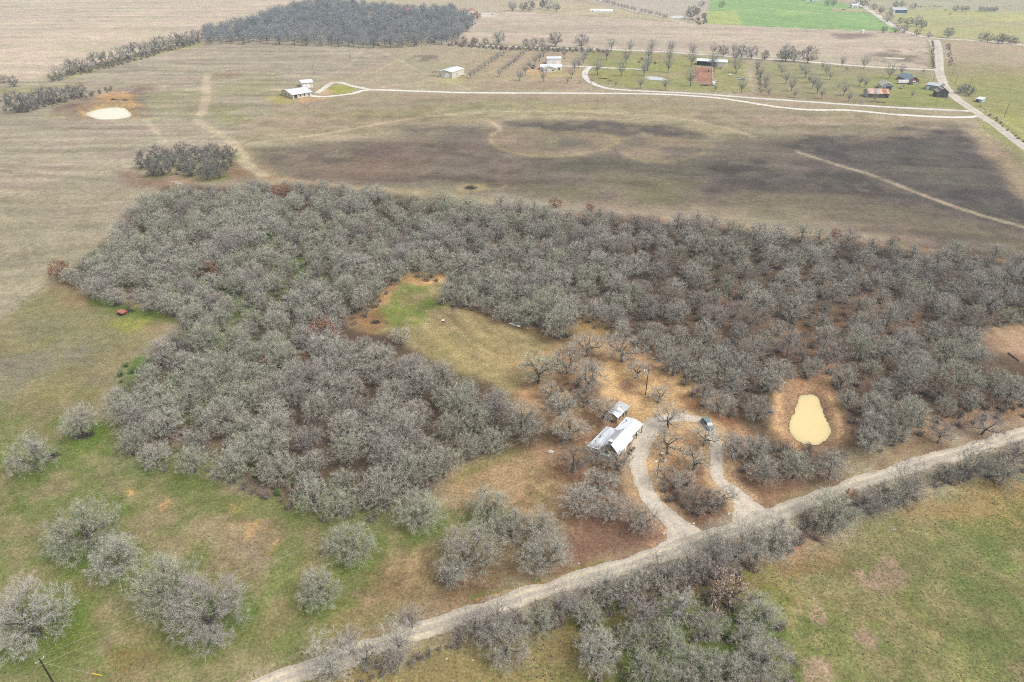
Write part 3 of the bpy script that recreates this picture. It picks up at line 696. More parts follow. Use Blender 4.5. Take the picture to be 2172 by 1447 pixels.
def pond(name, pts, z, col, grow=1.0, shallow=(222, 212, 160)):
    P = [np.array(p) for p in px2w(pts)]
    c = np.mean(P, axis=0)
    # finer, wandering shoreline
    Q = []
    for i in range(len(P)):
        for t in (0, .25, .5, .75):
            q = P[i] * (1 - t) + P[(i + 1) % len(P)] * t
            w_ = float(fbm(np.array([q[0]]), np.array([q[1]]), 2.2, 19, 3)[0] - .5) * 1.5
            Q.append(c + (q - c) * (1 + (grow + w_) / np.linalg.norm(q - c)))
    n, rings = len(Q), [1.0, .93, .84, .6, .3]
    v, f, cl = [], [], []
    ca, cs = np.minimum(alb(col) * 1.2, .84), alb(shallow)
    for r, k in zip(rings, (0.0, .45, .85, 1, 1)):
        for q in Q:
            p = c + (q - c) * r; v.append((p[0], p[1], z))
            nz_ = float(fbm(np.array([p[0]]), np.array([p[1]]), 5, 29, 3)[0] - .5)
            kk = min(1, max(0, k + nz_ * .5)); cl.append((*(cs + (ca - cs) * kk), 1))
    v.append((c[0], c[1], z)); cl.append((*ca, 1))
    for k in range(len(rings) - 1):
        for i in range(n): f.append((k * n + i, k * n + (i + 1) % n, (k + 1) * n + (i + 1) % n, (k + 1) * n + i))
    for i in range(n): f.append(((len(rings) - 1) * n + i, (len(rings) - 1) * n + (i + 1) % n, len(v) - 1))
    me = bpy.data.meshes.new(name); me.from_pydata(v, [], f)
    at_ = me.color_attributes.new("cover", 'FLOAT_COLOR', 'POINT'); at_.data.foreach_set("color", np.array(cl, np.float32).ravel())
    m, nt, b = mat_new(name + "_water")
    N, L = nt.nodes, nt.links
    at = N.new("ShaderNodeAttribute"); at.attribute_name = "cover"; L.new(at.outputs["Color"], b.inputs["Base Color"])
    geo = N.new("ShaderNodeNewGeometry")
    n2 = N.new("ShaderNodeTexNoise"); n2.inputs["Scale"].default_value = 2.5
    L.new(geo.outputs["Position"], n2.inputs[0])
    bp = N.new("ShaderNodeBump"); bp.inputs["Strength"].default_value = .15; bp.inputs["Distance"].default_value = .05
    L.new(n2.outputs[0], bp.inputs["Height"]); L.new(bp.outputs[0], b.inputs["Normal"])
    b.inputs["Roughness"].default_value = .1; b.inputs["IOR"].default_value = 1.33
    me.materials.append(m)
    return structure(name, me)

GRAVEL, SANDY, WHITE_R, WHITE_S = (198, 190, 176), (214, 190, 150), (246, 240, 230), (252, 248, 240)
road("gravel_road", ROAD_N, ROAD_W, (208, 198, 183), (238, 222, 194), .05, .6, 1.0, 3, (208, 190, 162), 13)
road("driveway", [(1460, 1150), (1448, 1130), (1410, 1090), (1375, 1055), (1358, 1015), (1352, 985), (1358, 950), (1372, 915), (1392, 895), (1440, 887), (1480, 890), (1500, 905), (1515, 935), (1520, 965), (1522, 1000), (1535, 1025), (1565, 1050), (1580, 1075), (1600, 1105)],
     [16.0, 5.4, 4.6, 4.8, 6.0, 6.6, 4.6, 4.0, 3.8, 3.6, 3.8, 5.6, 13.0], (222, 211, 197), (238, 220, 196), .03, .6, .8, 5, (216, 192, 160), 11)
road("farm_lane", [(655, 203), (690, 205), (745, 199), (785, 191), (900, 194), (1010, 197), (1250, 198), (1400, 200), (1500, 206), (1560, 213), (1650, 227), (1720, 233), (1800, 234), (1900, 243), (1990, 248), (2040, 249), (2075, 247)], 6.2, WHITE_R, WHITE_S, .03, .25, 4.0, 8, WHITE_R, 5)
road("house_loop_lane", [(672, 198), (684, 190), (705, 176), (725, 176), (750, 183), (790, 191.5)], 6.0, (228, 220, 212), WHITE_S, .035, .2, 3.0, 9, WHITE_R, 5)
road("orchard_lane", [(1190, 140), (1225, 141), (1250, 141), (1290, 144), (1340, 146), (1368, 148)], 6.5, (224, 220, 216), WHITE_R, .03, .3, 4.0, 10, (214, 196, 160), 5)
road("orchard_drive", [(1254, 141), (1243, 150), (1241, 162), (1252, 174), (1275, 184), (1310, 190), (1400, 195), (1480, 199), (1600, 208), (1700, 215), (1800, 222), (1900, 228), (2000, 233), (2062, 236)], 6.2, (230, 224, 216), WHITE_S, .035, .25, 4.0, 11, WHITE_R, 5)
road("county_road", [(2420, 480), (2300, 400), (2172, 312), (2120, 272), (2070, 238), (2030, 210), (2008, 188), (1998, 170), (1992, 150), (1990, 120), (1986, 98), (1980, 84)], [7.5, 7.5, 7.5, 8, 8.4, 8.6, 9.5, 11, 12, 15], (214, 204, 190), (232, 222, 204), .04, .4, 3.0, 12, (206, 194, 168), 9)
road("upper_road", [(905, 82), (925, 86), (960, 92), (1060, 98), (1180, 102), (1290, 105), (1420, 111), (1560, 121), (1700, 130), (1850, 142), (1994, 149)], 9.5, (228, 218, 204), WHITE_S, .03, .35, 5.0, 13, (214, 198, 172), 5)
road("wood_lane", [(912, 76), (907, 80), (915, 85), (940, 89)], 8.0, (226, 216, 202), WHITE_S, .034, .35, 5.0, 14, (214, 198, 172), 5)
road("north_road", [(2300, 108), (2172, 96), (2090, 88), (2030, 84), (1985, 81), (1955, 77), (1930, 70), (1900, 58), (1870, 39), (1850, 25), (1832, 14), (1815, 2), (1800, -10)], 11.0, (220, 208, 192), WHITE_S, .03, .4, 6.0, 15, (212, 196, 168), 5)
road("avenue_lane", [(1262, -4), (1300, 10), (1340, 22), (1400, 35), (1440, 46), (1462, 52), (1500, 54), (1700, 62), (1900, 71), (1940, 73)], [9, 9, 9, 9, 7, 5, 4, 4, 4], (220, 208, 188), (228, 216, 196), .03, .4, 6.0, 16, (204, 188, 158), 5)
pond("near_pond", POND_NEAR, -.62, (242, 216, 160), .1)
pond("far_pond", POND_FAR, -.95, (250, 240, 214), .3)
pond("lawn_pond", POND_LAWN, -.6, (206, 214, 212), .4)
pond("east_pond", POND_EAST, -.6, (226, 214, 192), .4)
pond("north_pond", POND_NORTH, -.6, (236, 236, 238), .4)

# ------------------------------------------------------------------ trees
BARK = mat_twig("bark", [(.075, .066, .056), (.11, .10, .085), (.09, .085, .08)], .3)
LIMB = mat_twig("limb_bark", [(.15, .14, .12), (.19, .18, .155), (.165, .155, .135)], .3)
T_GREEN = mat_twig("twig_lichen_green", [(0.376, 0.383, 0.283), (0.446, 0.448, 0.347), (0.403, 0.405, 0.315)], .32)
T_SILVER = mat_twig("twig_silver_grey", [(0.398, 0.377, 0.320), (0.490, 0.470, 0.405), (0.436, 0.415, 0.358)], .32)
T_MAUVE = mat_twig("twig_mauve_grey", [(0.338, 0.308, 0.277), (0.392, 0.356, 0.326), (0.365, 0.329, 0.299)], .32)
T_BROWN = mat_twig("twig_brown", [(.32, .255, .20), (.28, .23, .185), (.35, .295, .24)], .3)
T_PECAN = mat_twig("twig_pecan_grey", [(.30, .295, .285), (.34, .335, .325), (.32, .315, .305)], .2)
T_DARK = mat_twig("twig_dark", [(.175, .17, .16), (.215, .21, .195), (.195, .19, .175)], .25)
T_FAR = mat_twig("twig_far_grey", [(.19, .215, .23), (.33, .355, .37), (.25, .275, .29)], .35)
LEAF_RUST = mat_twig("leaf_rust", [(.27, .13, .08), (.31, .16, .10), (.24, .115, .075)], .35)
LEAF_PINK = mat_twig("leaf_pale_brown", [(.38, .28, .215), (.34, .25, .19), (.40, .305, .24)], .3)
LEAF_CEDAR = mat_twig("leaf_cedar", [(.06, .10, .04), (.07, .115, .05), (.055, .09, .04)], .3)
SHRUB = mat_twig("shrub_twig", [(.25, .20, .17), (.21, .18, .155), (.29, .225, .18), (.23, .215, .185)], .3)

def rv(rng): 
    while True:
        v = Vector((rng.uniform(-1, 1), rng.uniform(-1, 1), rng.uniform(-1, 1)))
        if .05 < v.length < 1: return v.normalized()

def grow_tree(seed, R=5.5, Ht=9.0, trunk_h=1.8, trunk_r=.32, n1=7, n2=60, n3=6, n4=9, elev=(12, 80), zc=3.2, low=2.2,
              tw=.027, tl=1.0, wander=.36, leaf=None, up=.10, r1=.18, shell=(.42, .9), vase=False, lump=1.0, radial=.5):
    """returns two builders: trunk with the main limbs; crown of branches (slot 0) and twigs or leaves (slot 1).
    Branch ends are spread through the crown's dome first, then joined back to the nearest limb."""
    rng = random.Random(seed)
    T, C = MB(), MB()
    ph = [rng.uniform(0, 6.28) for _ in range(6)]
    sx, sy = rng.uniform(.9, 1.1), rng.uniform(.9, 1.1)
    cz = Vector((0, 0, zc))
    def env(p):
        q = p - cz; l = q.length
        if l < 1e-3: return 0.0
        a = math.atan2(q.y, q.x); e = math.asin(max(-1, min(1, q.z / l)))
        rr = R * (1 + lump * (.12 * math.sin(2 * a + ph[4]) + .09 * math.sin(3 * a + ph[0] + e) + .07 * math.sin(5 * a + ph[1] + 2 * e) + .05 * math.sin(8 * a + 5 * e + ph[2])))
        hz = (Ht - zc) * (1 + .08 * lump * math.sin(4 * a + ph[3])) if q.z > 0 else low
        if vase: rr *= max(.3, min(1.0, .38 + .62 * (p.z - 1.5) / (Ht * .5)))
        return math.sqrt((q.x / (rr * sx)) ** 2 + (q.y / (rr * sy)) ** 2 + (q.z / hz) ** 2)
    lean = Vector((rng.uniform(-.25, .25), rng.uniform(-.25, .25), 0))
    top = Vector((0, 0, trunk_h)) + lean * trunk_h * .6
    T.tube([(0, 0, -.3), (0, 0, .15), tuple(top * .5), tuple(top)], [trunk_r * 1.5, trunk_r * 1.1, trunk_r * .92, trunk_r * .85], 7)
    nodes = []                                   # (point, distance from the fork, radius, limb direction)
    for i in range(n1):
        a = 2 * math.pi * (i + rng.uniform(-.25, .25)) / n1
        el = math.radians(elev[0] + (elev[1] - elev[0]) * ((i * .618 + .1 + rng.uniform(-.08, .08)) % 1.0))
        d = Vector((math.cos(a) * math.cos(el), math.sin(a) * math.cos(el), math.sin(el)))
        p = top - Vector((0, 0, rng.uniform(0, trunk_h * .25)))
        t = .5
        while env(top + d * t) < .74 and t < 25: t += .25
        pts, rads, n = [p.copy()], [r1], 7
        for k in range(n):
            d = (d + rv(rng) * wander + Vector((0, 0, up * .3))).normalized()
            q = pts[-1] + d * (t / n)
            if env(q) > .95: break
            pts.append(q); rads.append(r1 * (1 - .78 * (k + 1) / n) * rng.uniform(.9, 1.12))
            nodes.append((q, t * (k + 1) / n, rads[-1], d.copy()))
        T.tube([tuple(q) for q in pts], rads, 5, cap=False)
    ends = []
    while len(ends) < n2:                        # best of several candidates: evenly spread ends
        best, bd = None, -1
        for _ in range(7):
            for _try in range(60):
                c = cz + Vector((rng.uniform(-R, R) * 1.2, rng.uniform(-R, R) * 1.2, rng.uniform(-low, Ht - zc) * 1.1))
                if c.z > .7 and shell[0] < env(c) < shell[1]: break
            else: continue
            dmin = min(((c - e).length_squared for e in ends), default=1e9)
            if dmin > bd: best, bd = c, dmin
        if best is not None: ends.append(best)
    for c in ends:
        p, dist, rad, ld = min(nodes, key=lambda nd: (nd[0] - c).length + .18 * nd[1] + (2.0 if nd[3].dot(c - nd[0]) < 0 else 0))
        L = (c - p).length
        if L < .3: continue
        outw = (c - Vector((0, 0, trunk_h * .8))).normalized()
        m1 = p + ld * L * .33 + rv(rng) * L * wander * .35
        m2 = p.lerp(c, .68) + rv(rng) * L * wander * .35
        p2 = [p, m1, m2, c, c + (outw + rv(rng) * .4).normalized() * R * .10]
        r2 = max(.03, min(rad * .75, r1 * .42))
        C.tube([tuple(q) for q in p2], [r2 * (1 - .17 * q) for q in range(5)], 3, 0, cap=False)
        for m in range(n3):
            g = .25 + .75 * (m + rng.random() * .9) / n3
            k3 = min(3, int(g * 4)); q = p2[k3].lerp(p2[k3 + 1], min(1, g * 4 - k3))
            ax3 = (p2[k3 + 1] - p2[k3]).normalized()
            d3 = (ax3 * .3 + outw * radial * .55 + rv(rng) * .8 + Vector((0, 0, up))).normalized()
            L3 = R * rng.uniform(.14, .25)
            p3 = [q]; d_ = d3
            for _ in range(3):
                d_ = (d_ + rv(rng) * wander + Vector((0, 0, up * .4))).normalized(); p3.append(p3[-1] + d_ * L3 / 3)
            w3 = max(.018, r1 * .13)
            side = d3.cross(rv(rng)); side = side.normalized() if side.length > .01 else Vector((1, 0, 0))
            for i in range(3):
                fa, fb = 1 - .28 * i, .72 - .28 * i
                C.face([p3[i] - side * w3 * fa, p3[i] + side * w3 * fa, p3[i + 1] + side * w3 * max(.2, fb), p3[i + 1] - side * w3 * max(.2, fb)], 0)
            for _ in range(n4):
                h = rng.random() * .999; k4 = int(h * 3)
                s = p3[k4].lerp(p3[k4 + 1], h * 3 - k4)
                ou = (s - Vector((0, 0, trunk_h))).normalized()
                d4 = (d3 * .3 + ou * radial + rv(rng) * .72 + Vector((0, 0, up))).normalized()
                l4 = tl * rng.uniform(.5, 1.15)
                e4 = s + d4 * l4
                ev = env(e4)
                if ev > 1.03: l4 *= max(.25, 1 - (ev - 1.03) * 3.0); e4 = s + d4 * l4
                if leaf:
                    for _k in range(leaf):
                        cc = s.lerp(e4, rng.uniform(.2, 1.1)) + rv(rng) * .12
                        n_ = rv(rng); a_ = n_.orthogonal().normalized() * rng.uniform(.05, .12); b_ = n_.cross(a_).normalized() * rng.uniform(.05, .11)
                        C.face([cc - a_ - b_, cc + a_ - b_ * .6, cc + a_ * 1.1 + b_, cc - a_ * .8 + b_], 1)
                    continue
                sd_ = d4.cross(rv(rng))
                if sd_.length < .02: continue
                sd_ = sd_.normalized() * tw * rng.uniform(.35, .65)
                mid = s.lerp(e4, .55) + rv(rng) * l4 * .09
                C.face([s - sd_, s + sd_, mid + sd_ * .7, mid - sd_ * .7], 1)
                C.face([mid - sd_ * .7, mid + sd_ * .7, e4], 1)
                for _s in range(2):
                    o_ = s.lerp(mid, rng.uniform(.4, 1.0))
                    e5 = o_ + (d4 * .6 + rv(rng) * .75).normalized() * l4 * rng.uniform(.35, .6)
                    C.face([o_ - sd_ * .6, o_ + sd_ * .6, e5], 1)
    return T, C

def bush_mesh(seed, R=1.7, H=2.4, stems=9, twigs=16, w=.06):
    rng = random.Random(seed); C = MB()
    for i in range(stems):
        a = rng.uniform(0, 6.28); el = math.radians(rng.uniform(35, 88))
        d = Vector((math.cos(a) * math.cos(el), math.sin(a) * math.cos(el), math.sin(el)))
        p = Vector((rng.uniform(-.3, .3) * R, rng.uniform(-.3, .3) * R, -.1)); pts = [p]
        n = 5; L = min(H / max(.35, math.sin(el)), R * 1.25 / max(.2, math.cos(el))) * rng.uniform(.6, 1)
        for k in range(n):
            d = (d + rv(rng) * .3).normalized(); pts.append(pts[-1] + d * L / n)
        C.tube([tuple(q) for q in pts], [.045 - .006 * k for k in range(len(pts))], 3, 0, cap=False)
        for k in range(1, len(pts)):
            for _ in range(twigs // 2):
                s = pts[k - 1].lerp(pts[k], rng.random())
                e = s + (d * .5 + rv(rng)).normalized() * R * rng.uniform(.2, .6)
                e.z = max(.02, e.z)
                sd_ = (e - s).cross(rv(rng))
                if sd_.length < .01: continue
                sd_ = sd_.normalized() * w * rng.uniform(.4, .8)
                C.face([s - sd_, s + sd_, e], 0)
                m_ = s.lerp(e, .5)
                e2 = m_ + rv(rng) * R * .35; e2.z = max(.02, e2.z)
                C.face([m_ - sd_, m_ + sd_, e2], 0)
    return C

class Kind:
    """tree shapes of one habit: (trunk mesh, crown mesh, nominal crown width, nominal height)"""
    def __init__(s, name, n, twig, seed0, bark=None, limb=None, **kw):
        s.items = []
        for i in range(n):
            T, C = grow_tree(seed0 + i * 13, **kw)
            tm = T.mesh(name + "_trunk", [bark or BARK], True)
            cm = C.mesh(name + "_crown", [limb or LIMB, twig])
            R, H = kw.get('R', 5.5), kw.get('Ht', 9.0)
            s.items.append((tm, cm, 2 * R, H))

K_OAK = Kind("oak", 6, T_SILVER, 100, n2=76, n3=6, n4=8, zc=3.8, low=2.1, Ht=9.4, lump=.7, shell=(.5, .92))
K_BIG = Kind("pasture_oak", 4, T_SILVER, 300, R=6.5, Ht=9.6, n1=8, n2=112, n3=6, n4=10, zc=3.2, low=2.4, trunk_h=2.0, trunk_r=.42, r1=.20, tw=.026, tl=1.0, wander=.36, lump=.95)
K_OPEN = Kind("open_oak", 4, T_SILVER, 500, R=4.6, Ht=7.0, n1=6, n2=36, n3=6, n4=9, elev=(4, 62), zc=3.2, low=1.4, trunk_h=2.4, trunk_r=.28, r1=.20, tw=.024, wander=.5, limb=BARK, tl=1.4)
K_TALL = Kind("roadside", 4, T_SILVER, 700, R=4.4, Ht=10.0, n1=7, n2=64, n3=5, n4=8, elev=(35, 84), zc=5.2, low=4.4, trunk_h=1.3, trunk_r=.24, r1=.15, tw=.025, wander=.28, up=.2, tl=1.15)
K_PECAN = Kind("pecan", 5, T_PECAN, 900, R=4.6, Ht=11.0, n1=6, n2=42, n3=6, n4=7, elev=(46, 82), zc=6.0, low=4.4, trunk_h=2.0, trunk_r=.28, r1=.18, tw=.034, wander=.22, up=.22, vase=True, limb=BARK)
K_FIELD = Kind("field_tree", 4, T_DARK, 1100, R=5.6, Ht=9.6, n1=7, n2=48, n3=6, n4=9, elev=(15, 82), zc=3.8, low=3.2, trunk_h=1.6, trunk_r=.35, tw=.06, limb=BARK)
K_RUST = Kind("rust_oak", 2, LEAF_RUST, 1300, R=3.6, Ht=6.0, n1=6, n2=30, n3=5, n4=5, zc=2.4, low=1.9, trunk_h=1.3, trunk_r=.2, r1=.12, leaf=4, tl=.9)
K_PALE = Kind("brown_leaf_oak", 1, LEAF_PINK, 1400, R=4.0, Ht=7.0, n1=6, n2=32, n3=5, n4=5, zc=2.8, low=2.2, leaf=4, tl=.9)
K_CEDAR = Kind("cedar", 1, LEAF_CEDAR, 1500, R=2.8, Ht=9.0, n1=9, n2=50, n3=6, n4=6, zc=3.6, low=3.0, elev=(5, 88), leaf=3, trunk_h=1.0, tl=.7)
BUSH = [bush_mesh(2000 + i).mesh("bush_twigs", [SHRUB]) for i in range(5)]

PLACED = []            # (x, y, radius) of every single tree, so that the woods leave it room
MARKS = []             # ground under single trees

def put_tree(name, kind, i, x, y, sc, rz, label, group=None, twig=None, sz=1.0, cat="tree"):
    tm, cm, w, h = kind.items[i % len(kind.items)]
    o = thing(name, label, cat, (x, y, gz(x, y)), rz, group)
    o.scale = (sc, sc, sc * sz)
    link("trunk", tm, o)
    c = link("crown", cm, o)
    if twig is not None:
        c.material_slots[1].link = 'OBJECT'; c.material_slots[1].material = twig
    return o

def crown_at(cx, cy, wpx, kind, i, squash=1.0):
    """ground position and scale of a tree whose crown centre shows at (cx, cy), wpx wide"""
    _, _, w, h = kind.items[i % len(kind.items)]
    s = 1.0
    for _ in range(3):
        zc = h * .52 * s
        p = G(cx, cy, zc)
        depth = math.hypot(p.y, CAM_H - zc)
        dz = p.y * math.cos(PITCH) + (CAM_H - zc) * math.sin(PITCH)
        s = wpx / (F_PX / dz) / w
    return p.x, p.y, s

rng = random.Random(21)
TW = {'s': T_SILVER, 'g': T_GREEN, 'm': T_MAUVE, 'b': T_BROWN, 'd': T_DARK}
GRASS_MARK, LITTER_MARK = (108, 132, 54), (134, 98, 76)
# single oaks: crown centre, crown width, tint, habit, mark below, label
LONE = [
 (55, 1300, 185, 's', 'B', 'g', "large silver-grey oak at the pasture corner beside the dark utility pole"),
 (172, 1122, 160, 'g', 'B', 'g', "wide grey-green oak, uphill end of the row of four pasture oaks"),
 (243, 1180, 118, 's', 'B', 'g', "silvery oak second from the uphill end of the four pasture oaks"),
 (345, 1236, 165, 'g', 'B', 'g', "grey-green oak touching the mauve-grey oak in the open pasture"),
 (438, 1288, 185, 'm', 'B', 'g', "mauve-grey round oak, downhill end of the row of four pasture oaks"),
 (675, 1246, 108, 'g', 'B', 'g', "pale lichen-green oak alone on grass between pasture and gravel road"),
 (742, 1150, 112, 'g', 'B', 'g', "pale oak on bright grass uphill of the lone lichen-green oak"),
 (888, 1078, 116, 'g', 'B', 'g', "spiky pale green oak standing clear of the wood's lower edge"),
 (1035, 1070, 100, 'g', 'B', 'g', "dark-hearted oak on brown grass, uppermost of the four by the wood"),
 (1085, 1112, 92, 's', 'B', 'l', "pale oak between the dark-hearted oak and the two-topped oak"),
 (995, 1162, 148, 's', 'B', 'l', "broad silver oak on leaf litter with a small oak at its foot"),
 (955, 1220, 62, 's', 'O', 'l', "small silver oak at the foot of the broad silver oak"),
 (1150, 1112, 84, 's', 'O', 'l', "upper half of the two-topped oak pair on leaf litter"),
 (1155, 1168, 122, 's', 'B', 'l', "round silver oak nearest the green road verge"),
 (168, 892, 86, 's', 'O', 'g', "small oak standing over a dark brush pile in the pasture"),
 (62, 964, 104, 's', 'O', 'g', "spreading oak near the pasture's far edge with brush beside it"),
 (1228, 1062, 92, 's', 'O', 'l', "grey oak on red leaf litter, farthest of three from the driveway"),
 (1298, 1075, 78, 's', 'O', 'l', "middle oak of three on red leaf litter beside the driveway"),
 (1365, 1100, 84, 's', 'O', 'l', "oak overhanging the driveway bend on red leaf litter"),
 (1218, 975, 80, 'b', 'P', 'l', "brown open-limbed oak beyond the farmhouse's lean-to roof"),
 (1262, 962, 52, 's', 'P', 'l', "small oak tight against the farmhouse's lower gable"),
 (1272, 1022, 76, 's', 'P', 'l', "dark-limbed oak just below the pale green garden table"),
 (1312, 978, 56, 's', 'P', 'l', "oak at the farmhouse corner beside the driveway"),
 (1142, 780, 88, 'g', 'P', 'l', "dark-limbed spreading oak at the clearing's near corner"),
 (1205, 764, 78, 's', 'P', 'l', "dark-forked oak second along from the clearing's near corner"),
 (1247, 730, 68, 's', 'P', 'l', "open oak third along from the clearing's near corner"),
 (1322, 738, 78, 's', 'P', 'l', "dense oak near the pale fallen log above the yard"),
 (1352, 783, 50, 's', 'P', 'n', "low crooked oak right beside the yard's lamp pole"),
 (1252, 793, 80, 's', 'O', 'l', "pale fan-shaped oak uphill of the outbuilding"),
 (1164, 828, 48, 's', 'P', 'l', "small upright oak by the sandy gap at the wood's corner"),
 (1240, 842, 62, 'b', 'P', 'l', "brown oak in the thicket uphill of the outbuilding"),
 (1190, 858, 66, 's', 'P', 'l', "oak in the middle of the thicket beyond the outbuilding"),
 (1112, 892, 112, 's', 'O', 'l', "broad oak at the wood's near corner facing the farmhouse"),
 (1210, 905, 72, 's', 'P', 'l', "oak in the thicket nearest the farmhouse's lean-to roof"),
 (1282, 866, 62, 's', 'P', 'n', "leaning oak with dark limbs over the outbuilding roof"),
 (1398, 836, 48, 's', 'P', 'n', "small dark-limbed oak on sand just past the lamp pole"),
 (1420, 884, 66, 's', 'P', 'n', "flat-topped dark-limbed oak at the top of the driveway loop"),
 (1496, 925, 58, 's', 'P', 'n', "crooked oak leaning in front of the blue-grey parked car"),
 (1418, 938, 68, 's', 'P', 'n', "dark-limbed oak inside the driveway loop nearest the farmhouse"),
 (1474, 975, 66, 's', 'P', 'n', "low spreading oak inside the driveway loop by the wide gravel"),
 (1412, 1010, 60, 's', 'P', 'n', "oak at the foot of the pole inside the driveway loop"),
 (1455, 1020, 52, 's', 'P', 'n', "thin forked oak in the middle of the driveway island"),
 (1482, 1058, 72, 'b', 'P', 'l', "dark-stemmed oak on leaf litter at the island's road end"),
 (1538, 1050, 58, 's', 'P', 'n', "dark-limbed oak at the second driveway mouth"),
 (1188, 682, 92, 'g', 'O', 'l', "dense oak on the clearing's far edge beside the metal sheets"),
 (848, 712, 46, 's', 'P', 'n', "small bare oak standing in the clearing's grass"),
 (1556, 945, 72, 's', 'O', 'l', "oak beside the driveway's outer bend toward the cream pond"),
 (1610, 950, 66, 's', 'O', 'l', "oak between the driveway's outer bend and the cream pond"),
 (1622, 1000, 74, 's', 'O', 'l', "grey oak standing well forward on litter above the gravel road"),
 (1690, 988, 80, 'g', 'O', 'l', "dense lichen-grey oak just below the cream pond"),
 (1765, 988, 84, 's', 'O', 'l', "grey-brown oak below the pond's rounded end, roadward"),
 (1848, 936, 64, 's', 'O', 'l', "oak on the road bank past the cream pond"),
 (1905, 922, 54, 's', 'O', 'l', "small oak on the road bank farther along from the pond"),
 (1998, 918, 62, 'm', 'O', 'n', "mauve oak on the bare strip beside the gravel road"),
 (2092, 900, 62, 'm', 'P', 'n', "low dark oak on the bare strip near the road's far end"),
 (700, 1396, 122, 's', 'T', 'n', "tall thin tree overhanging the gravel road at its near end"),
 (738, 1362, 70, 'm', 'T', 'n', "tall mauve tree beside the thin tree over the road"),
 (778, 1392, 56, 'd', 'P', 'n', "stunted dark tree on the near verge of the gravel road"),
 (842, 1352, 92, 's', 'T', 'n', "forked tall tree leaning over the gravel road, with a shrubby foot"),
 (872, 1308, 60, 'm', 'T', 'n', "slender tree top across the gravel road from the forked tree"),
 (836, 1400, 62, 'm', 'O', 'n', "low mauve tree at the bend of the near fence line"),
 (1005, 1328, 92, 'm', 'O', 'n', "mauve-grey tree at the roadside thicket's near end"),
 (1072, 1362, 118, 's', 'B', 'n', "large star-shaped silver oak facing the near field"),
 (1060, 1300, 96, 'm', 'T', 'n', "tall thin tree behind the star-shaped silver oak"),
 (1145, 1318, 84, 'g', 'O', 'n', "pale spiky tree beside the star-shaped silver oak"),
 (1210, 1268, 92, 'm', 'T', 'n', "tall mauve tree on the verge past the pale spiky tree"),
 (1248, 1302, 72, 'g', 'O', 'n', "lichen-green tree where the verge meets the near thicket"),
 (1285, 1242, 84, 's', 'O', 'n', "silver tree on the verge straight opposite the leaf-litter slope"),
 (1345, 1232, 84, 's', 'O', 'n', "silver tree second past the slope on the road's near verge"),
 (1408, 1206, 88, 's', 'O', 'n', "silver tree on the verge opposite the main driveway mouth"),
 (1462, 1196, 90, 's', 'O', 'n', "pale tree on the verge just past the main driveway mouth"),
 (1528, 1186, 92, 'm', 'O', 'n', "grey tree on the verge by the near field's corner"),
 (1572, 1142, 104, 's', 'T', 'n', "tall tree whose top crosses the second driveway mouth"),
 (1642, 1132, 118, 's', 'B', 'n', "big silver oak on the verge bulging into the green field"),
 (1520, 1140, 76, 's', 'T', 'n', "thin tall tree on the verge between the two driveway mouths"),
 (1770, 1082, 116, 'g', 'B', 'n', "lichen-grey oak with rusty leaves at its crown beside the road"),
 (1842, 1068, 72, 'm', 'O', 'n', "mauve tree in the hedge past the rusty-crowned oak"),
 (1890, 1052, 88, 's', 'O', 'n', "grey tree in the hedge at the green field's upper corner"),
 (1938, 1022, 100, 'm', 'T', 'n', "tall mauve tree shading the gravel road beyond the green corner"),
 (2070, 978, 82, 'd', 'T', 'n', "dark upright tree where the hedge meets the tan field"),
 (2008, 1000, 58, 'm', 'O', 'n', "low mauve tree in the hedge before the dark upright tree"),
 (2135, 1000, 84, 's', 'O', 'n', "grey leaning tree at the end of the hedge above tan ground"),
 (2158, 958, 70, 'm', 'O', 'n', "mauve tree at the roadside beyond the dark upright tree"),
 (1272, 1376, 112, 's', 'B', 'n', "round silver oak at the near thicket's corner on brown grass"),
 (1362, 1302, 84, 'm', 'O', 'n', "mauve tree inside the near thicket behind the round silver oak"),
 (1440, 1285, 96, 's', 'O', 'g', "grey tree over green ground in the heart of the near thicket"),
 (1420, 1352, 88, 'g', 'O', 'g', "lichen-green tree in the near thicket's middle"),
 (1505, 1330, 84, 's', 'O', 'g', "silver tree in the near thicket beside a fallen limb"),
 (1608, 1300, 108, 'g', 'B', 'g', "pale grey-green oak on the near thicket's field side"),
 (1345, 1350, 72, 'g', 'O', 'g', "small green-grey tree beside the round silver oak"),
 (1375, 1420, 96, 'g', 'O', 'g', "green-grey tree at the picture edge next to the round silver oak"),
 (1470, 1400, 92, 'g', 'O', 'g', "lichen tree in the near thicket's lower middle"),
 (1625, 1405, 132, 's', 'B', 'n', "large silver oak jutting from the near thicket into the green field"),
 (1545, 1420, 104, 's', 'B', 'n', "silver oak between the jutting oak and the lichen tree"),
 (1590, 1352, 76, 's', 'O', 'g', "grey tree between the pale grey-green oak and the jutting oak"),
 (1440, 1448, 96, 's', 'O', 'g', "silver crown cut by the picture's lower edge in the near thicket"),
]
HAB = {'B': (K_BIG, "oak_tree"), 'O': (K_OAK, "oak_tree"), 'P': (K_OPEN, "oak_tree"), 'T': (K_TALL, "roadside_tree")}
for i, (cx, cy, w, tint, hab, mk, label) in enumerate(LONE):
    kind, nm = HAB[hab]
    x, y, s = crown_at(cx, cy, w * (1.15 if hab == 'P' else 1.04), kind, i)
    put_tree(nm, kind, i, x, y, s, rng.uniform(0, 6.28), label, "single oaks in the pasture and yard" if hab != 'T' else "tall trees along the gravel road", TW[tint])
    r = kind.items[i % len(kind.items)][2] * s / 2
    PLACED.append((x, y, r))
    if mk == 'g': MARKS.append((x, y, r * 1.25, GRASS_MARK, .75))
    if mk == 'l': MARKS.append((x, y, r * 1.05, LITTER_MARK, .3))
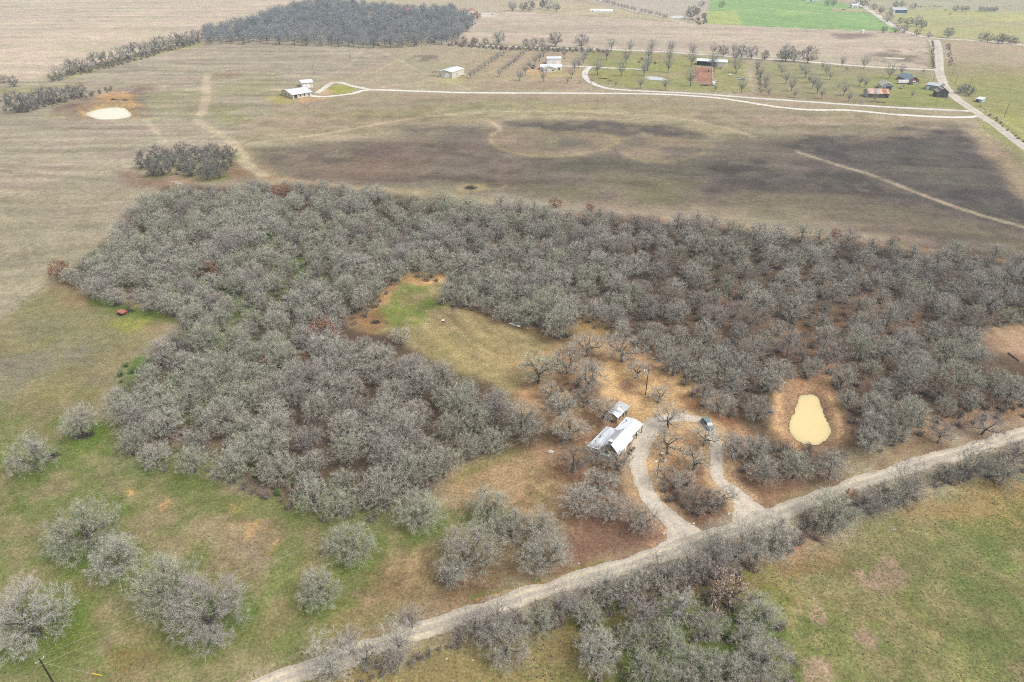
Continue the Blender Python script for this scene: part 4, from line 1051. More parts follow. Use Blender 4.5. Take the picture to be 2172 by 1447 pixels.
# trees that keep their dead leaves
RUST = [(122, 570, 34, 'R', "rust-leaved tree at the far tip of the big wood"), (560, 768, 36, 'R', "orange-brown leaved tree among grey oaks, lower of the pair in the wood"),
 (550, 738, 20, 'R', "small orange tree top just above the orange-brown one in the wood"), (686, 700, 48, 'R', "largest orange-leaved tree, beside the clearing's near end"),
 (636, 762, 30, 'R', "faded orange tree between the two brightest orange trees"), (440, 570, 32, 'R', "pinkish rust tree deep in the wood's far half"),
 (522, 449, 18, 'R', "small rust tree near the wood's far edge, above the pinkish one"), (598, 408, 34, 'R', "low dull-rust tree on the wood's far edge by the meadow track"),
 (1774, 497, 22, 'R', "rust-red tree on the wood's far edge against the dark meadow"), (1178, 430, 20, 'R', "rust tree on the wood's far edge, nearer the ring of straw"),
 (1253, 440, 16, 'R', "small rust tree on the wood's far edge past the straw ring"), (1900, 508, 14, 'R', "tiny rust tree on the far edge toward the county road"),
 (1468, 709, 18, 'R', "small rust tree in the middle of the brown wood"), (1820, 585, 16, 'R', "small rust tree among the grey oaks far behind the pond"),
 (1680, 712, 20, 'R', "rust shrub-like tree in the gap behind the cream pond"), (1800, 738, 24, 'R', "orange tree over the gully behind the cream pond"),
 (2092, 850, 26, 'R', "rust tree at the wood's edge by the bare strip"), (1806, 1055, 34, 'R', "pink-brown leaved tree growing out of the roadside hedge"),
 (1548, 1252, 74, 'L', "pale brown leaved tree in the near thicket's upper corner"), (1250, 640, 20, 'R', "dull rust tree near the wood's middle behind the clearing")]
for i, (cx, cy, w, t, label) in enumerate(RUST):
    kind = K_RUST if t == 'R' else K_PALE
    x, y, s = crown_at(cx, cy, w * 1.3, kind, i)
    put_tree("rust_leaved_tree", kind, i, x, y, s, rng.uniform(0, 6.28), label, "trees that keep their dead leaves")
    PLACED.append((x, y, 4 if t == 'L' else 3.2))

# ------------------------------------------------------------------ the woods
WOOD = [(128, 580), (185, 545), (235, 505), (290, 450), (345, 405), (400, 395), (520, 392), (640, 394), (780, 402), (900, 424), (1000, 426), (1130, 435), (1250, 449), (1360, 463), (1460, 459), (1560, 473), (1680, 491), (1760, 501), (1850, 509), (1960, 522), (2080, 532), (2340, 552), (2340, 655), (2172, 662), (2085, 685), (2055, 715), (2105, 768), (2172, 795), (2340, 790), (2340, 835), (2172, 836), (2090, 845), (2010, 868), (1930, 893), (1860, 915), (1812, 900), (1800, 860), (1785, 800), (1745, 765), (1690, 785), (1640, 812), (1610, 868), (1540, 862), (1470, 822), (1440, 785), (1400, 742), (1330, 695), (1270, 672), (1150, 668), (1080, 660), (1020, 640), (930, 622), (955, 592), (860, 562), (828, 588), (795, 635), (735, 676), (700, 690), (740, 722), (840, 752), (930, 782), (1000, 812), (1075, 858), (1060, 930), (960, 958), (930, 1000), (860, 1046), (790, 1078), (700, 1085), (600, 1050), (520, 1020), (430, 978), (310, 975), (252, 930), (245, 850), (280, 785), (320, 735), (395, 700), (375, 655), (315, 636), (200, 618)]
WPOLY = [np.array(p) for p in px2w(WOOD, 4.6)]
def in_poly(x, y, P):
    c = False; n = len(P); j = n - 1
    for i in range(n):
        if ((P[i][1] > y) != (P[j][1] > y)) and (x < (P[j][0] - P[i][0]) * (y - P[i][1]) / (P[j][1] - P[i][1]) + P[i][0]): c = not c
        j = i
    return c

def scatter(P, dmin, rng, avoid=(), tries=26000, limit=6000, fn=None):
    xs, ys = [p[0] for p in P], [p[1] for p in P]
    x0, x1, y0, y1 = min(xs), max(xs), min(ys), max(ys)
    cell = dmin; grid = {}
    out = []
    area = (x1 - x0) * (y1 - y0)
    for _ in range(int(min(60000, area / (dmin * dmin) * 14))):
        x, y = rng.uniform(x0, x1), rng.uniform(y0, y1)
        d = dmin * (fn(x, y) if fn else 1.0)
        gx, gy = int(x // cell), int(y // cell)
        bad = False
        for i in range(gx - 2, gx + 3):
            for j in range(gy - 2, gy + 3):
                for (a, b) in grid.get((i, j), ()):
                    if (a - x) ** 2 + (b - y) ** 2 < d * d: bad = True; break
                if bad: break
            if bad: break
        if bad or not in_poly(x, y, P): continue
        if any((a - x) ** 2 + (b - y) ** 2 < (r * .8 + 1.5) ** 2 for a, b, r in avoid): continue
        grid.setdefault((gx, gy), []).append((x, y)); out.append((x, y))
    return out

def sparse(x, y):                 # the roadward side of the wood is thinner and more brown
    t = 1.0 + .16 * max(0, min(1, (x - 40) / 120.0)) * max(0, min(1, (330 - y) / 100.0))
    t += .28 * math.exp(-(((x - 100) / 34.0) ** 2 + ((y - 205) / 24.0) ** 2)) + .22 * math.exp(-(((x - 60) / 18.0) ** 2 + ((y - 250) / 30.0) ** 2))
    return t * (.86 + .3 * float(fbm(np.array([x]), np.array([y]), 30, 77, 2)[0]))
wood_pts = scatter(WPOLY, 6.8, random.Random(5), PLACED, fn=sparse)
wood_pts.sort(key=lambda p: p[1] * math.cos(PITCH) + CAM_H * math.sin(PITCH))
N_SINGLE = 300 - sum(1 for l in LONE if l[4] != 'T')

MARKS_TXT = [((845, 640), "the clearing's far end"), ((1000, 760), "the clearing's near end"), ((1310, 920), "the farmhouse"), ((1715, 885), "the cream pond"), ((260, 665), "the rusty trailer"),
             ((330, 960), "the open pasture"), ((700, 1080), "the pasture's brown bank"), ((900, 1030), "the spiky pale oak"), ((2000, 890), "the gravel road bank"), ((1480, 840), "the parked car"), ((560, 770), "the orange-brown tree"), ((1095, 685), "the metal sheets"),
             ((250, 830), "the far pasture"), ((480, 880), "the wood's dense heart")]
MW = [(G(*a), t) for a, t in MARKS_TXT]
TINTS = [('s', "silver-grey"), ('g', "lichen-green"), ('m', "mauve-grey"), ('s', "pale grey"), ('b', "brownish")]
UNITS = ["", "first", "second", "third", "fourth", "fifth", "sixth", "seventh", "eighth", "ninth"]
TEENS = ["tenth", "eleventh", "twelfth", "thirteenth", "fourteenth", "fifteenth", "sixteenth", "seventeenth", "eighteenth", "nineteenth"]
TENS = ["", "", "twent", "thirt", "fort", "fift", "sixt", "sevent", "eight", "ninet"]
def ordinal(n):
    if n < 10: return UNITS[n]
    if n < 20: return TEENS[n - 10]
    return TENS[n // 10] + ("ieth" if n % 10 == 0 else "y-" + UNITS[n % 10])
def land(x, y): return min(MW, key=lambda q: (q[0].x - x) ** 2 + (q[0].y - y) ** 2)
near_rank = {}
for q, t in MW:
    mine = sorted([p for p in wood_pts[:N_SINGLE] if land(*p)[1] == t], key=lambda p: (p[0] - q.x) ** 2 + (p[1] - q.y) ** 2)
    for k, p in enumerate(mine): near_rank[p] = k + 1
stuff_rows = []                   # (x, y, z, scale, rot, index)
for n1, (x, y) in enumerate(wood_pts):
    left = x < 20 and y < 330
    nz = float(fbm(np.array([x]), np.array([y]), 26, 51, 2)[0])
    r_ = rng.random()
    if left: ti = 1 if nz > .46 and r_ < .75 else (0 if r_ < .6 else (2 if r_ < .82 else 3))
    else: ti = 2 if r_ < .18 else (4 if r_ < .28 else (1 if r_ > .86 else (0 if r_ < .7 else 3)))
    sc = rng.choice((rng.uniform(.68, .9), rng.uniform(.85, 1.12), rng.uniform(.95, 1.2))) * (.95 if left else .88)
    if n1 < N_SINGLE:
        w = land(x, y)[1]; k = near_rank[(x, y)]
        lab = "bare %s oak in the big wood, %s to %s" % (TINTS[ti][1], "nearest" if k == 1 else ordinal(k) + " nearest", w)
        put_tree("oak_tree", K_OAK if rng.random() < .8 else K_BIG, rng.randrange(12), x, y, sc, rng.uniform(0, 6.28), lab, "oaks of the big wood near " + w, TW[TINTS[ti][0]], rng.uniform(.86, 1.2))
    else:
        stuff_rows.append((x, y, gz(x, y), sc, rng.uniform(0, 6.28), rng.randrange(6) + 6 * {'s': 0, 'g': 1, 'm': 2, 'b': 3}[TINTS[ti][0]]))

# joined shapes for the massed woods (one mesh per shape and tint), kept outside the scene
def pool(name, sources):
    c = bpy.data.collections.new(name)
    for i, (me, mats) in enumerate(sources):
        o = bpy.data.objects.new("%s_%03d" % (name, i), me)
        c.objects.link(o)
        for si, m in mats:
            o.material_slots[si].link = 'OBJECT'; o.material_slots[si].material = m
    return c

def joined(tm, cm):
    a = MB()
    vt = [tuple(v.co) for v in tm.vertices]; vc = [tuple(v.co) for v in cm.vertices]
    n = len(vt)
    f = [tuple(p.vertices) for p in tm.polygons] + [tuple(i + n for i in p.vertices) for p in cm.polygons]
    mi = [0] * len(tm.polygons) + [p.material_index + 1 for p in cm.polygons]
    me = bpy.data.meshes.new("massed_tree"); me.from_pydata(vt + vc, [], f)
    for m in (tm.materials[0], cm.materials[0], cm.materials[1]): me.materials.append(m)
    me.polygons.foreach_set("material_index", mi); me.update()
    return me

def massed(name, rows, coll, label=None):
    me = bpy.data.meshes.new(name)
    me.from_pydata([(r[0], r[1], r[2]) for r in rows], [], [])
    for an, k, ty in (("size", 3, 'FLOAT'), ("turn", 4, 'FLOAT'), ("pick", 5, 'INT')):
        at = me.attributes.new(an, ty, 'POINT'); at.data.foreach_set("value", [r[k] for r in rows])
    o = link(name, me); o["kind"] = "stuff"
    if label: o["label"] = label
    ng = bpy.data.node_groups.new(name + "_nodes", 'GeometryNodeTree')
    ng.interface.new_socket("Geometry", in_out='INPUT', socket_type='NodeSocketGeometry')
    ng.interface.new_socket("Geometry", in_out='OUTPUT', socket_type='NodeSocketGeometry')
    N, L = ng.nodes, ng.links
    gi, go = N.new("NodeGroupInput"), N.new("NodeGroupOutput")
    ci = N.new("GeometryNodeCollectionInfo"); ci.inputs[0].default_value = coll
    ci.inputs["Separate Children"].default_value = True; ci.inputs["Reset Children"].default_value = True
    def na(n, t):
        a = N.new("GeometryNodeInputNamedAttribute"); a.data_type = t; a.inputs[0].default_value = n; return a.outputs[0]
    ip = N.new("GeometryNodeInstanceOnPoints"); ip.inputs["Pick Instance"].default_value = True
    cx = N.new("ShaderNodeCombineXYZ"); L.new(na("turn", 'FLOAT'), cx.inputs[2])
    L.new(gi.outputs[0], ip.inputs["Points"]); L.new(ci.outputs[0], ip.inputs["Instance"])
    L.new(na("pick", 'INT'), ip.inputs["Instance Index"]); L.new(cx.outputs[0], ip.inputs["Rotation"])
    L.new(na("size", 'FLOAT'), ip.inputs["Scale"]); L.new(ip.outputs[0], go.inputs[0])
    md = o.modifiers.new("scatter", 'NODES'); md.node_group = ng
    return o

JO = [joined(t, c) for t, c, _, _ in K_OAK.items]
POOL = pool("massed_oak", [(me, [(2, tw)]) for tw in (T_SILVER, T_GREEN, T_MAUVE, T_BROWN) for me in JO])
massed("distant_woodland", stuff_rows, POOL, "far half of the big bare oak wood behind the clearing")
# the wood beyond the ploughed field
FARWOOD = [(428, 84), (440, 62), (540, 40), (610, 18), (680, 2), (760, 10), (835, 14), (880, 22), (955, 18), (1000, 40), (985, 66), (948, 84), (880, 90), (780, 92), (640, 88), (500, 84)]
far_rows = []
for (x, y) in scatter([np.array(p) for p in px2w(FARWOOD, 5)], 12.0, random.Random(9)):
    far_rows.append((x, y, 0, rng.uniform(1.1, 1.7), rng.uniform(0, 6.28), rng.randrange(6)))
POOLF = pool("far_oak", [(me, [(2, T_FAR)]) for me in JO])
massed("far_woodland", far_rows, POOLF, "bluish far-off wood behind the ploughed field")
# thicket and saplings filling the woods, hedges and road verges
PB = pool("thicket_bush", [(b, []) for b in BUSH])
und = []
ru = random.Random(33)
for (x, y) in scatter(WPOLY, 3.0, ru, [], fn=lambda x, y: .8 + .9 * float(fbm(np.array([x]), np.array([y]), 18, 61, 2)[0])):
    und.append((x, y, 0, ru.uniform(.6, 1.5), ru.uniform(0, 6.28), ru.randrange(5)))
def brush(poly, d, lo=.6, hi=1.4, keep=1.0):
    for (x, y) in scatter([np.array(p) for p in px2w(poly)], d, ru):
        if ru.random() < keep and (d > 3.3 or d == 2.6 or float(fbm(np.array([x]), np.array([y]), 11, 93, 2)[0]) > .36): und.append((x, y, gz(x, y), ru.uniform(lo, hi), ru.uniform(0, 6.28), ru.randrange(5)))
brush([(960, 1350), (1230, 1275), (1560, 1165), (1720, 1105), (1960, 1020), (2172, 958), (2172, 1000), (2000, 1030), (1760, 1130), (1560, 1220), (1300, 1300), (1000, 1370)], 2.6, .7, 1.5)
brush([(1230, 1280), (1560, 1220), (1660, 1320), (1690, 1447), (1700, 1500), (1240, 1500)], 3.4, .5, 1.3)
brush([(700, 1447), (780, 1420), (960, 1368), (975, 1376), (800, 1436), (720, 1470)], 1.5, .35, .75)
brush([(1180, 830), (1260, 780), (1250, 880), (1200, 940), (1130, 900)], 2.8, .6, 1.2)
brush([(1400, 1030), (1520, 1040), (1530, 1080), (1470, 1100), (1410, 1060)], 2.6, .6, 1.2)
brush([(1540, 930), (1640, 950), (1780, 965), (1840, 955), (1700, 1010), (1580, 1010)], 2.8, .7, 1.4)
brush([(1820, 930), (1980, 890), (2172, 858), (2172, 885), (1990, 925), (1850, 965)], 3.4, .5, 1.2)
brush([(955, 93), (1060, 101), (1180, 105), (1290, 109), (1290, 113), (1180, 110), (1060, 106), (950, 98)], 5, 1.0, 1.9)
brush([(100, 166), (250, 130), (420, 86), (430, 90), (260, 138), (110, 172)], 5, .8, 1.6)
brush([(10, 235), (180, 200), (240, 188), (240, 194), (180, 208), (60, 238)], 4.5, .7, 1.4)
brush([(288, 350), (350, 320), (480, 318), (500, 345), (470, 372), (330, 376)], 4.5, .7, 1.4)
brush([(1975, 88), (1980, 88), (1982, 145), (1977, 145)], 5, .5, 1.2)
brush([(2006, 95), (2014, 95), (2024, 140), (2012, 140)], 5, .5, 1.2)
brush([(2080, 225), (2172, 300), (2240, 350), (2240, 356), (2165, 300), (2076, 232)], 6, .4, .9)
brush([(1604, 140), (1610, 140), (1618, 196), (1610, 198)], 5, .5, 1.0)
brush([(905, 78), (1000, 45), (1015, 50), (960, 82), (915, 92)], 7, .9, 1.8)
brush([(1468, 44), (1496, 30), (1500, 50), (1480, 54)], 8, 1.0, 2.0)
GREEN_LEAF = mat_twig("green_briar", [(.09, .13, .04), (.12, .17, .05), (.10, .14, .05)], .3)
PG = pool("green_bush", [(b, [(0, GREEN_LEAF)]) for b in BUSH])
grn = []
for poly, d in (([(200, 560), (300, 480), (480, 430), (700, 480), (720, 640), (560, 740), (400, 700), (330, 640)], 4.0), ([(260, 780), (420, 700), (560, 780), (520, 870), (300, 900), (240, 860)], 3.0), ([(1240, 1300), (1560, 1250), (1640, 1400), (1560, 1470), (1260, 1470)], 3.4), ([(470, 980), (760, 1040), (900, 1040), (860, 1070), (640, 1080)], 4.0)):
    for (x, y) in scatter([np.array(p) for p in px2w(poly)], d, ru):
        if float(fbm(np.array([x]), np.array([y]), 16, 88, 3)[0]) > .46: grn.append((x, y, 0, ru.uniform(.5, 1.05), ru.uniform(0, 6.28), ru.randrange(5)))
massed("green_undergrowth", grn, PG, "green briars and winter grass showing under the bare trees")
massed("undergrowth", und, PB, "leafless grey-brown brush and saplings under the trees and along the verges")

# ------------------------------------------------------------------ hedgerow trees, clumps and orchards
def base_tree(name, kind, i, bx, by, hpx, label, group, wide=1.0, twig=None):
    p = G(bx, by)
    dep = math.atan2(CAM_H, p.y)
    s = hpx / (S(by) * math.cos(dep)) / kind.items[i % len(kind.items)][3]
    o = put_tree(name, kind, i, p.x, p.y, s, rng.uniform(0, 6.28), label, group, twig)
    o.scale = (s * wide, s * wide, s)
    return o

ORD = ["first", "second", "third", "fourth", "fifth", "sixth", "seventh", "eighth", "ninth", "tenth", "eleventh", "twelfth", "thirteenth", "fourteenth", "fifteenth", "sixteenth", "seventeenth", "eighteenth", "nineteenth", "twentieth"]
hedge = [(120, 155, 34), (146, 142, 36), (168, 138, 30), (186, 138, 34), (204, 126, 36), (226, 124, 34), (248, 116, 36), (268, 112, 34), (288, 104, 34), (306, 102, 30), (322, 97, 30), (338, 92, 32), (356, 91, 30), (372, 83, 30), (388, 84, 30), (402, 79, 30), (416, 76, 28)]
for i, (cx, cy, w) in enumerate(hedge):
    x, y, s = crown_at(cx, cy, w, K_FIELD, i)
    put_tree("hedgerow_tree", K_FIELD, i, x, y, s, rng.uniform(0, 6.28), "%s bare tree of the hedgerow, counted from its open end toward the far wood" % ORD[i], "hedgerow trees running to the far wood", T_DARK if i % 3 else T_MAUVE, 1.05)
pondrow = [(30, 214, 56, "biggest tree at the field end of the tree belt by the far pond"), (52, 216, 44, "tree touching the biggest one in the belt by the far pond"), (75, 204, 40, "third tree of the belt by the far pond"), (98, 200, 42, "middle tree of the belt by the far pond"),
           (122, 200, 38, "tree just past the middle of the belt by the far pond"), (148, 194, 34, "last tree but one of the belt by the far pond"), (168, 190, 36, "open-crowned tree ending the belt nearest the far pond"), (27, 172, 26, "small dark tree alone in the stubble beyond the pond belt"), (6, 167, 20, "low tree at the edge of the stubble beyond the pond belt")]
for i, (cx, cy, w, l) in enumerate(pondrow):
    x, y, s = crown_at(cx, cy, w, K_FIELD, i)
    put_tree("field_tree", K_FIELD, i, x, y, s, rng.uniform(0, 6.28), l, "trees by the far pond", T_DARK)
clump = [(308, 336, 48), (335, 322, 40), (362, 335, 44), (386, 314, 36), (392, 342, 44), (418, 326, 42), (444, 344, 48), (452, 316, 36), (470, 338, 42), (486, 320, 34), (340, 352, 44), (405, 356, 40), (436, 362, 44), (462, 362, 36), (322, 360, 30)]
for i, (cx, cy, w) in enumerate(clump):
    x, y, s = crown_at(cx, cy, w, K_FIELD, i)
    k = sorted(c[0] for c in clump).index(cx)
    put_tree("field_tree", K_FIELD, i + 1, x, y, s, rng.uniform(0, 6.28), "dark bare tree of the round field clump, %s from its far-pond side" % ORD[k], "trees of the round field clump", T_DARK)
    MARKS.append((x, y, 7, (120, 130, 66), .6))
rows = {
 "first row from the drive's bend": [(1267, 159.5, 35), (1286, 128, 32), (1296, 108, 27)],
 "second row from the drive's bend": [(1317, 162, 35), (1328, 136, 32), (1336, 113, 28)],
 "row beside the lawn pond's near tip": [(1358, 188.5, 27), (1366, 161, 36), (1373, 150, 35), (1376, 128, 32), (1381, 111, 28)],
 "row beside the lawn pond's far tip": [(1411, 192.5, 28), (1417, 154, 32), (1419, 133, 32), (1422, 113, 28)],
 "row along the horse pen's open side": [(1464, 183, 40), (1465.5, 141, 34), (1467, 120, 31)],
 "row in front of the long pole barn": [(1517, 194, 16), (1513.6, 153, 30), (1511, 141, 30), (1512, 118, 27)],
 "row past the long pole barn's closed end": [(1571.6, 198, 32), (1561, 156, 35), (1558, 133, 33), (1555, 116, 25)],
 "fence row nearest the white shed": [(999, 167, 20), (1006, 160, 15), (1014.4, 155, 15), (1021, 150, 14), (1028.5, 145.5, 17), (1036, 140, 14), (1043, 134.7, 15), (1050, 131, 15), (1056, 127, 17), (1063, 123, 14), (1069, 119, 14), (1081, 110.6, 10)],
 "second row from the white shed": [(1059.5, 163, 18), (1066, 153, 15), (1072, 149, 15), (1078, 146, 18), (1084, 141, 15), (1090, 137, 18), (1095, 133, 15), (1100.6, 128, 16), (1105.6, 120, 14), (1110.6, 118, 13)],
 "row before the white house's garden": [(1102, 172, 26), (1114, 160, 26), (1122, 147, 23), (1134.6, 138, 25), (1144.6, 130.5, 23), (1153, 120.5, 26), (1163, 111, 18)],
 "scattered trees round the white house": [(1152, 175, 29), (1197, 124.7, 23), (1204, 178, 15), (1229, 178.6, 10), (1254.5, 178.6, 17), (1306, 184, 14)],
 "row behind the white house": [(1212, 167, 23), (1218, 151, 27), (1227.5, 144.6, 26), (1236.6, 136, 24), (1241.6, 126, 23), (1248, 116, 19)],
 "first row past the farm track": [(1629.6, 202.7, 19), (1622, 193, 26), (1623, 181, 26), (1613, 166, 24), (1605.6, 144.7, 20)],
 "second row past the farm track": [(1684, 207.7, 20), (1677.7, 194, 33), (1666, 178, 26), (1658, 161, 23), (1652, 150, 16)],
 "third row past the farm track": [(1742.4, 210, 23), (1732.5, 199, 33), (1723, 188, 30), (1716, 176, 21), (1708.4, 166, 27), (1700, 156, 18), (1696, 148, 13)],
 "fourth row past the farm track": [(1799.6, 216, 23), (1788.8, 203.5, 29), (1777, 190, 13), (1760, 169.5, 18), (1752, 159.6, 25), (1744, 147, 18)],
 "row ending beside the rusty barn": [(1853.6, 216, 19), (1822, 183, 27), (1834.5, 186, 21), (1832, 145.5, 29), (1794, 153, 15), (1785.5, 142, 25)],
 "farmyard between the barns and the red house": [(1933, 207.6, 16), (1915, 188, 11), (1885, 167, 33), (1910, 160, 25), (1957, 157.6, 13)],
}
k = 0
for rname, L in rows.items():
    for j, (bx, by, h) in enumerate(L):
        base_tree("pecan_tree", K_PECAN, k, bx, by, h, "%s bare pecan from the lane, %s" % (ORD[j], rname), "pecan trees: " + rname, 1.0 if h > 16 else .9); k += 1
far_trees = [
 (1058, 95, 28, "broad round tree on the upper road hedge"), (1115, 99, 16, "small tree on the upper road hedge past the broad round one"), (1177, 99, 30, "large leaning tree on the upper road hedge behind the white house"),
 (1233, 103, 30, "dark tree on the upper road hedge where the orchard begins"), (1133, 98, 16, "slim tree on the upper road hedge"), (985, 93, 16, "small tree on the upper road hedge nearest the lane's curve"), (968, 92, 14, "smallest tree at the lane's curve"), (1005, 94, 14, "thin tree by the upper road's start"), (1030, 95, 14, "stubby tree before the broad round one"), (1150, 100, 18, "tree just before the large leaning one"),
 (1533, 120, 24, "tree beyond the upper road behind the pole barn's middle"), (1572, 122, 25, "tree beyond the upper road past the pole barn's end"), (1593, 125, 26, "dark fork tree on the upper road beside the farm track"), (1621, 128, 20, "small round tree on the upper road past the dark fork tree"),
 (1660, 129, 24, "slim stem joined to the many-stemmed tree on the upper road"), (1666, 131, 34, "many-stemmed fan tree on the upper road"), (1684, 131, 24, "tree joined to the far flank of the fan tree"), (1713, 134, 34, "round dark tree on the upper road past the fan tree"),
 (2036, 198, 19, "first leaning tree of three beside the county road bend"), (2045, 197, 19, "second leaning tree of three beside the county road bend"), (2054, 204, 20, "third leaning tree of three beside the county road bend"),
 (1882, 46.6, 19, "upright tree on the north road below the blue barn"), (1874, 69, 14, "small tree at the green field's corner"), (1899.5, 70, 16, "tree on the north road past the green field's corner"), (1917, 70, 17, "tree on the north road beside the paired oaks"), (1909, 50.5, 13, "small round tree on the pale pasture by the north road"), (1925, 55, 17, "first of the paired dark oaks by the north road"), (1944, 57, 21, "second and taller of the paired dark oaks by the north road"), (1955, 62, 17, "oak drooping behind the taller paired oak"), (1944, 76, 13, "bush-like tree at the north road's fork"), (1969.4, 80.6, 12, "small tree just before the road junction"),
 (2010, 80.6, 21, "spreading oak alone past the road junction"), (1936.4, 19.4, 12, "round oak in the far pasture past the blue barn"), (1853, 21, 13, "round tree between the white cabin and the blue barn"), (1868, 29, 14, "dark tree beside the blue barn's yard"), (1829.6, 16.5, 20, "tall tree beside the white cabin"), (1816, 8, 11, "tree behind the white cabin"), (1898, 17, 14, "grey tree behind the blue barn"), (1912, 15, 12, "second grey tree behind the blue barn"), (1754, 12, 13, "first of two trees along the green field's top"), (1767.5, 12.6, 13, "second of two trees along the green field's top"),
 (2026, 24, 12, "first tree of the pasture clump nearer the blue barn"), (2041, 24, 12, "second tree of the pasture clump nearer the blue barn"), (2049, 24, 11, "third tree of the pasture clump nearer the blue barn"), (2079, 25, 11, "first tree of the farther pasture clump"), (2090, 25, 10, "second tree of the farther pasture clump"), (2099.5, 25.6, 10, "third tree of the farther pasture clump"), (2109, 26, 12, "last tree of the farther pasture clump"),
 (2082, 86, 17, "first of six trees along the far east lane"), (2094, 89, 18, "second of six trees along the far east lane"), (2117, 92, 20, "third of six trees along the far east lane"), (2126, 92, 19, "fourth of six trees along the far east lane"), (2142, 93, 16, "fifth of six trees along the far east lane"), (2152, 94, 14, "last of six trees along the far east lane"),
 (1087, 23, 20, "first tree of the grove beside the dark cedar"), (1109, 24, 18, "second tree of the grove beside the dark cedar"), (1124, 24, 22, "tallest tree of the grove beside the dark cedar"), (1162, 22, 21, "tree just past the dark cedar"), (1180, 24, 17, "last tree of the grove past the dark cedar"), (1465.5, 41, 26, "tall mauve tree by the green field's corner"), (1488, 15, 13, "dark round tree beyond the green field's corner"), (1530, 17, 14, "pale dead tree at the green field's top"),
]
for i, (bx, by, h, l) in enumerate(far_trees):
    base_tree("field_tree", K_FIELD, i, bx, by, h, l, "single trees in the far fields", 1.0, T_PECAN if i % 3 == 0 else T_DARK)
base_tree("cedar_tree", K_CEDAR, 0, 1150.5, 18, 18, "dark green cedar standing among bare trees by the north fields", "cedars")
for i, (bx, by, h, l) in enumerate([(1477, 31, 14, "dark red-leaved tree by the green field's corner"), (1012, 40, 14, "dark red tree beside the red-roofed house"), (992, 48, 13, "rust tree along the far wood's edge by the red-roofed house"), (978, 55, 14, "rust tree halfway along the far wood's edge"), (956, 68, 18, "tall rust tree where the lane leaves the far wood"), (1008, 92, 11, "rust bush-like tree on the upper road hedge"), (1064, 106, 8, "low rust tree at the foot of the broad round one"), (1002, 38, 10, "small red tree in front of the red-roofed house")]):
    base_tree("rust_leaved_tree", K_RUST, i, bx, by, h, l, "rust trees beyond the fields")
for i, t in enumerate([(1268, 3), (1280, 6), (1286, 7.5), (1291, 9), (1299, 12), (1304, 13), (1311, 15), (1318, 17), (1324, 18.5), (1331, 20), (1339, 22), (1346, 24), (1360, 27), (1368, 28), (1376, 30), (1381, 31), (1391, 33), (1399, 35.5), (1407, 38), (1413, 39.5)]):
    base_tree("avenue_tree", K_FIELD, i, t[0], t[1], 9, "%s small round tree of the lane avenue, counted from its far end" % ORD[i], "avenue of small trees along the far lane", .8, T_MAUVE)
build_ground(MARKS)

# ------------------------------------------------------------------ buildings
def a_(r, g, b): return tuple(float(v) for v in alb((r, g, b)))
ROOF_WHITE = mat_plain("white_metal_roof", (.60, .625, .66), .35, .0, .10, .7, .15, (1, .25, 1))
ROOF_WORN = mat_plain("worn_metal_roof", (.50, .525, .56), .45, .0, .35, .9, .2, (1, .2, 1))
ROOF_GREY = mat_plain("grey_metal_roof", (.42, .43, .44), .5, .0, .3, 1.2)
ROOF_TIN = mat_plain("old_tin_roof", (.36, .34, .31), .6, .0, .3, 1.0)
ROOF_RUST = mat_plain("rusted_sheet", (.36, .17, .085), .8, .0, .4, 1.5)
ROOF_PALERUST = mat_plain("half_rusted_sheet", (.52, .37, .28), .75, .0, .35, 1.3)
ROOF_BLUE = mat_plain("slate_blue_roof", (.15, .20, .24), .6, .0, .2, 1.0)
ROOF_RED = mat_plain("red_roof", (.45, .14, .12), .6, .0, .2, 1.0)
WALL_TAN = mat_plain("tan_board_wall", (.36, .26, .18), .85, .0, .2, 2.0)
WALL_CREAM = mat_plain("cream_wall", (.62, .56, .46), .85, .0, .12, 1.0)
WALL_BEIGE = mat_plain("beige_metal_wall", (.54, .51, .44), .6, .0, .08, .8)
WALL_WHITE = mat_plain("white_wall", (.68, .67, .63), .7, .0, .08, .8)
WALL_BRICK = mat_plain("red_brick_wall", (.28, .085, .075), .9, .0, .25, 2.0)
WALL_BLUEGREY = mat_plain("blue_grey_metal_wall", (.22, .26, .29), .6, .0, .15, 1.0)
WALL_GALV = mat_plain("galvanised_wall", (.40, .45, .50), .5, .0, .2, 1.0)
WOOD_DARK = mat_plain("weathered_dark_boards", (.10, .09, .085), .95, .0, .4, 1.5, .2, (6, 6, .4))
WOOD_POST = mat_plain("post_wood", (.10, .07, .05), .9, .0, .3, 3.0)
WOOD_GREY = mat_plain("silvered_wood", (.34, .32, .29), .9, .0, .3, 3.0)
GLASS = mat_plain("window_glass", (.03, .04, .05), .1, .0, .1, 1.0, 0, None, .5)
PAINT_WHITE = mat_plain("white_paint", (.78, .78, .77), .5, .0, .06, 1.0)
DOOR_WHITE = mat_plain("white_door", (.80, .80, .80), .5, .0, .05, 1.0)
SHADE_IN = mat_plain("painted_inner_shade", (.05, .055, .065), .9, .0, .2, 1.0)  # dark colour painted in for the shade inside doorways and open bays
STONE = mat_plain("chimney_stone", (.30, .29, .28), .9, .0, .3, 4.0, .4)
STEEL = mat_plain("galvanised_steel", (.52, .55, .58), .4, .3, .15, 2.0)
RUSTY = mat_plain("rusty_steel", (.26, .085, .055), .85, .0, .3, 3.0)
RUBBER = mat_plain("tyre_rubber", (.02, .02, .02), .9)
YELLOW = mat_plain("yellow_guard", (.75, .52, .03), .5)
MINT = mat_plain("mint_green_paint", (.36, .60, .46), .6)
BLUE_PAINT = mat_plain("blue_paint", (.08, .14, .22), .5)
TEAL = mat_plain("teal_paint", (.16, .40, .42), .5)
RED_PAINT = mat_plain("red_paint", (.42, .06, .04), .5)
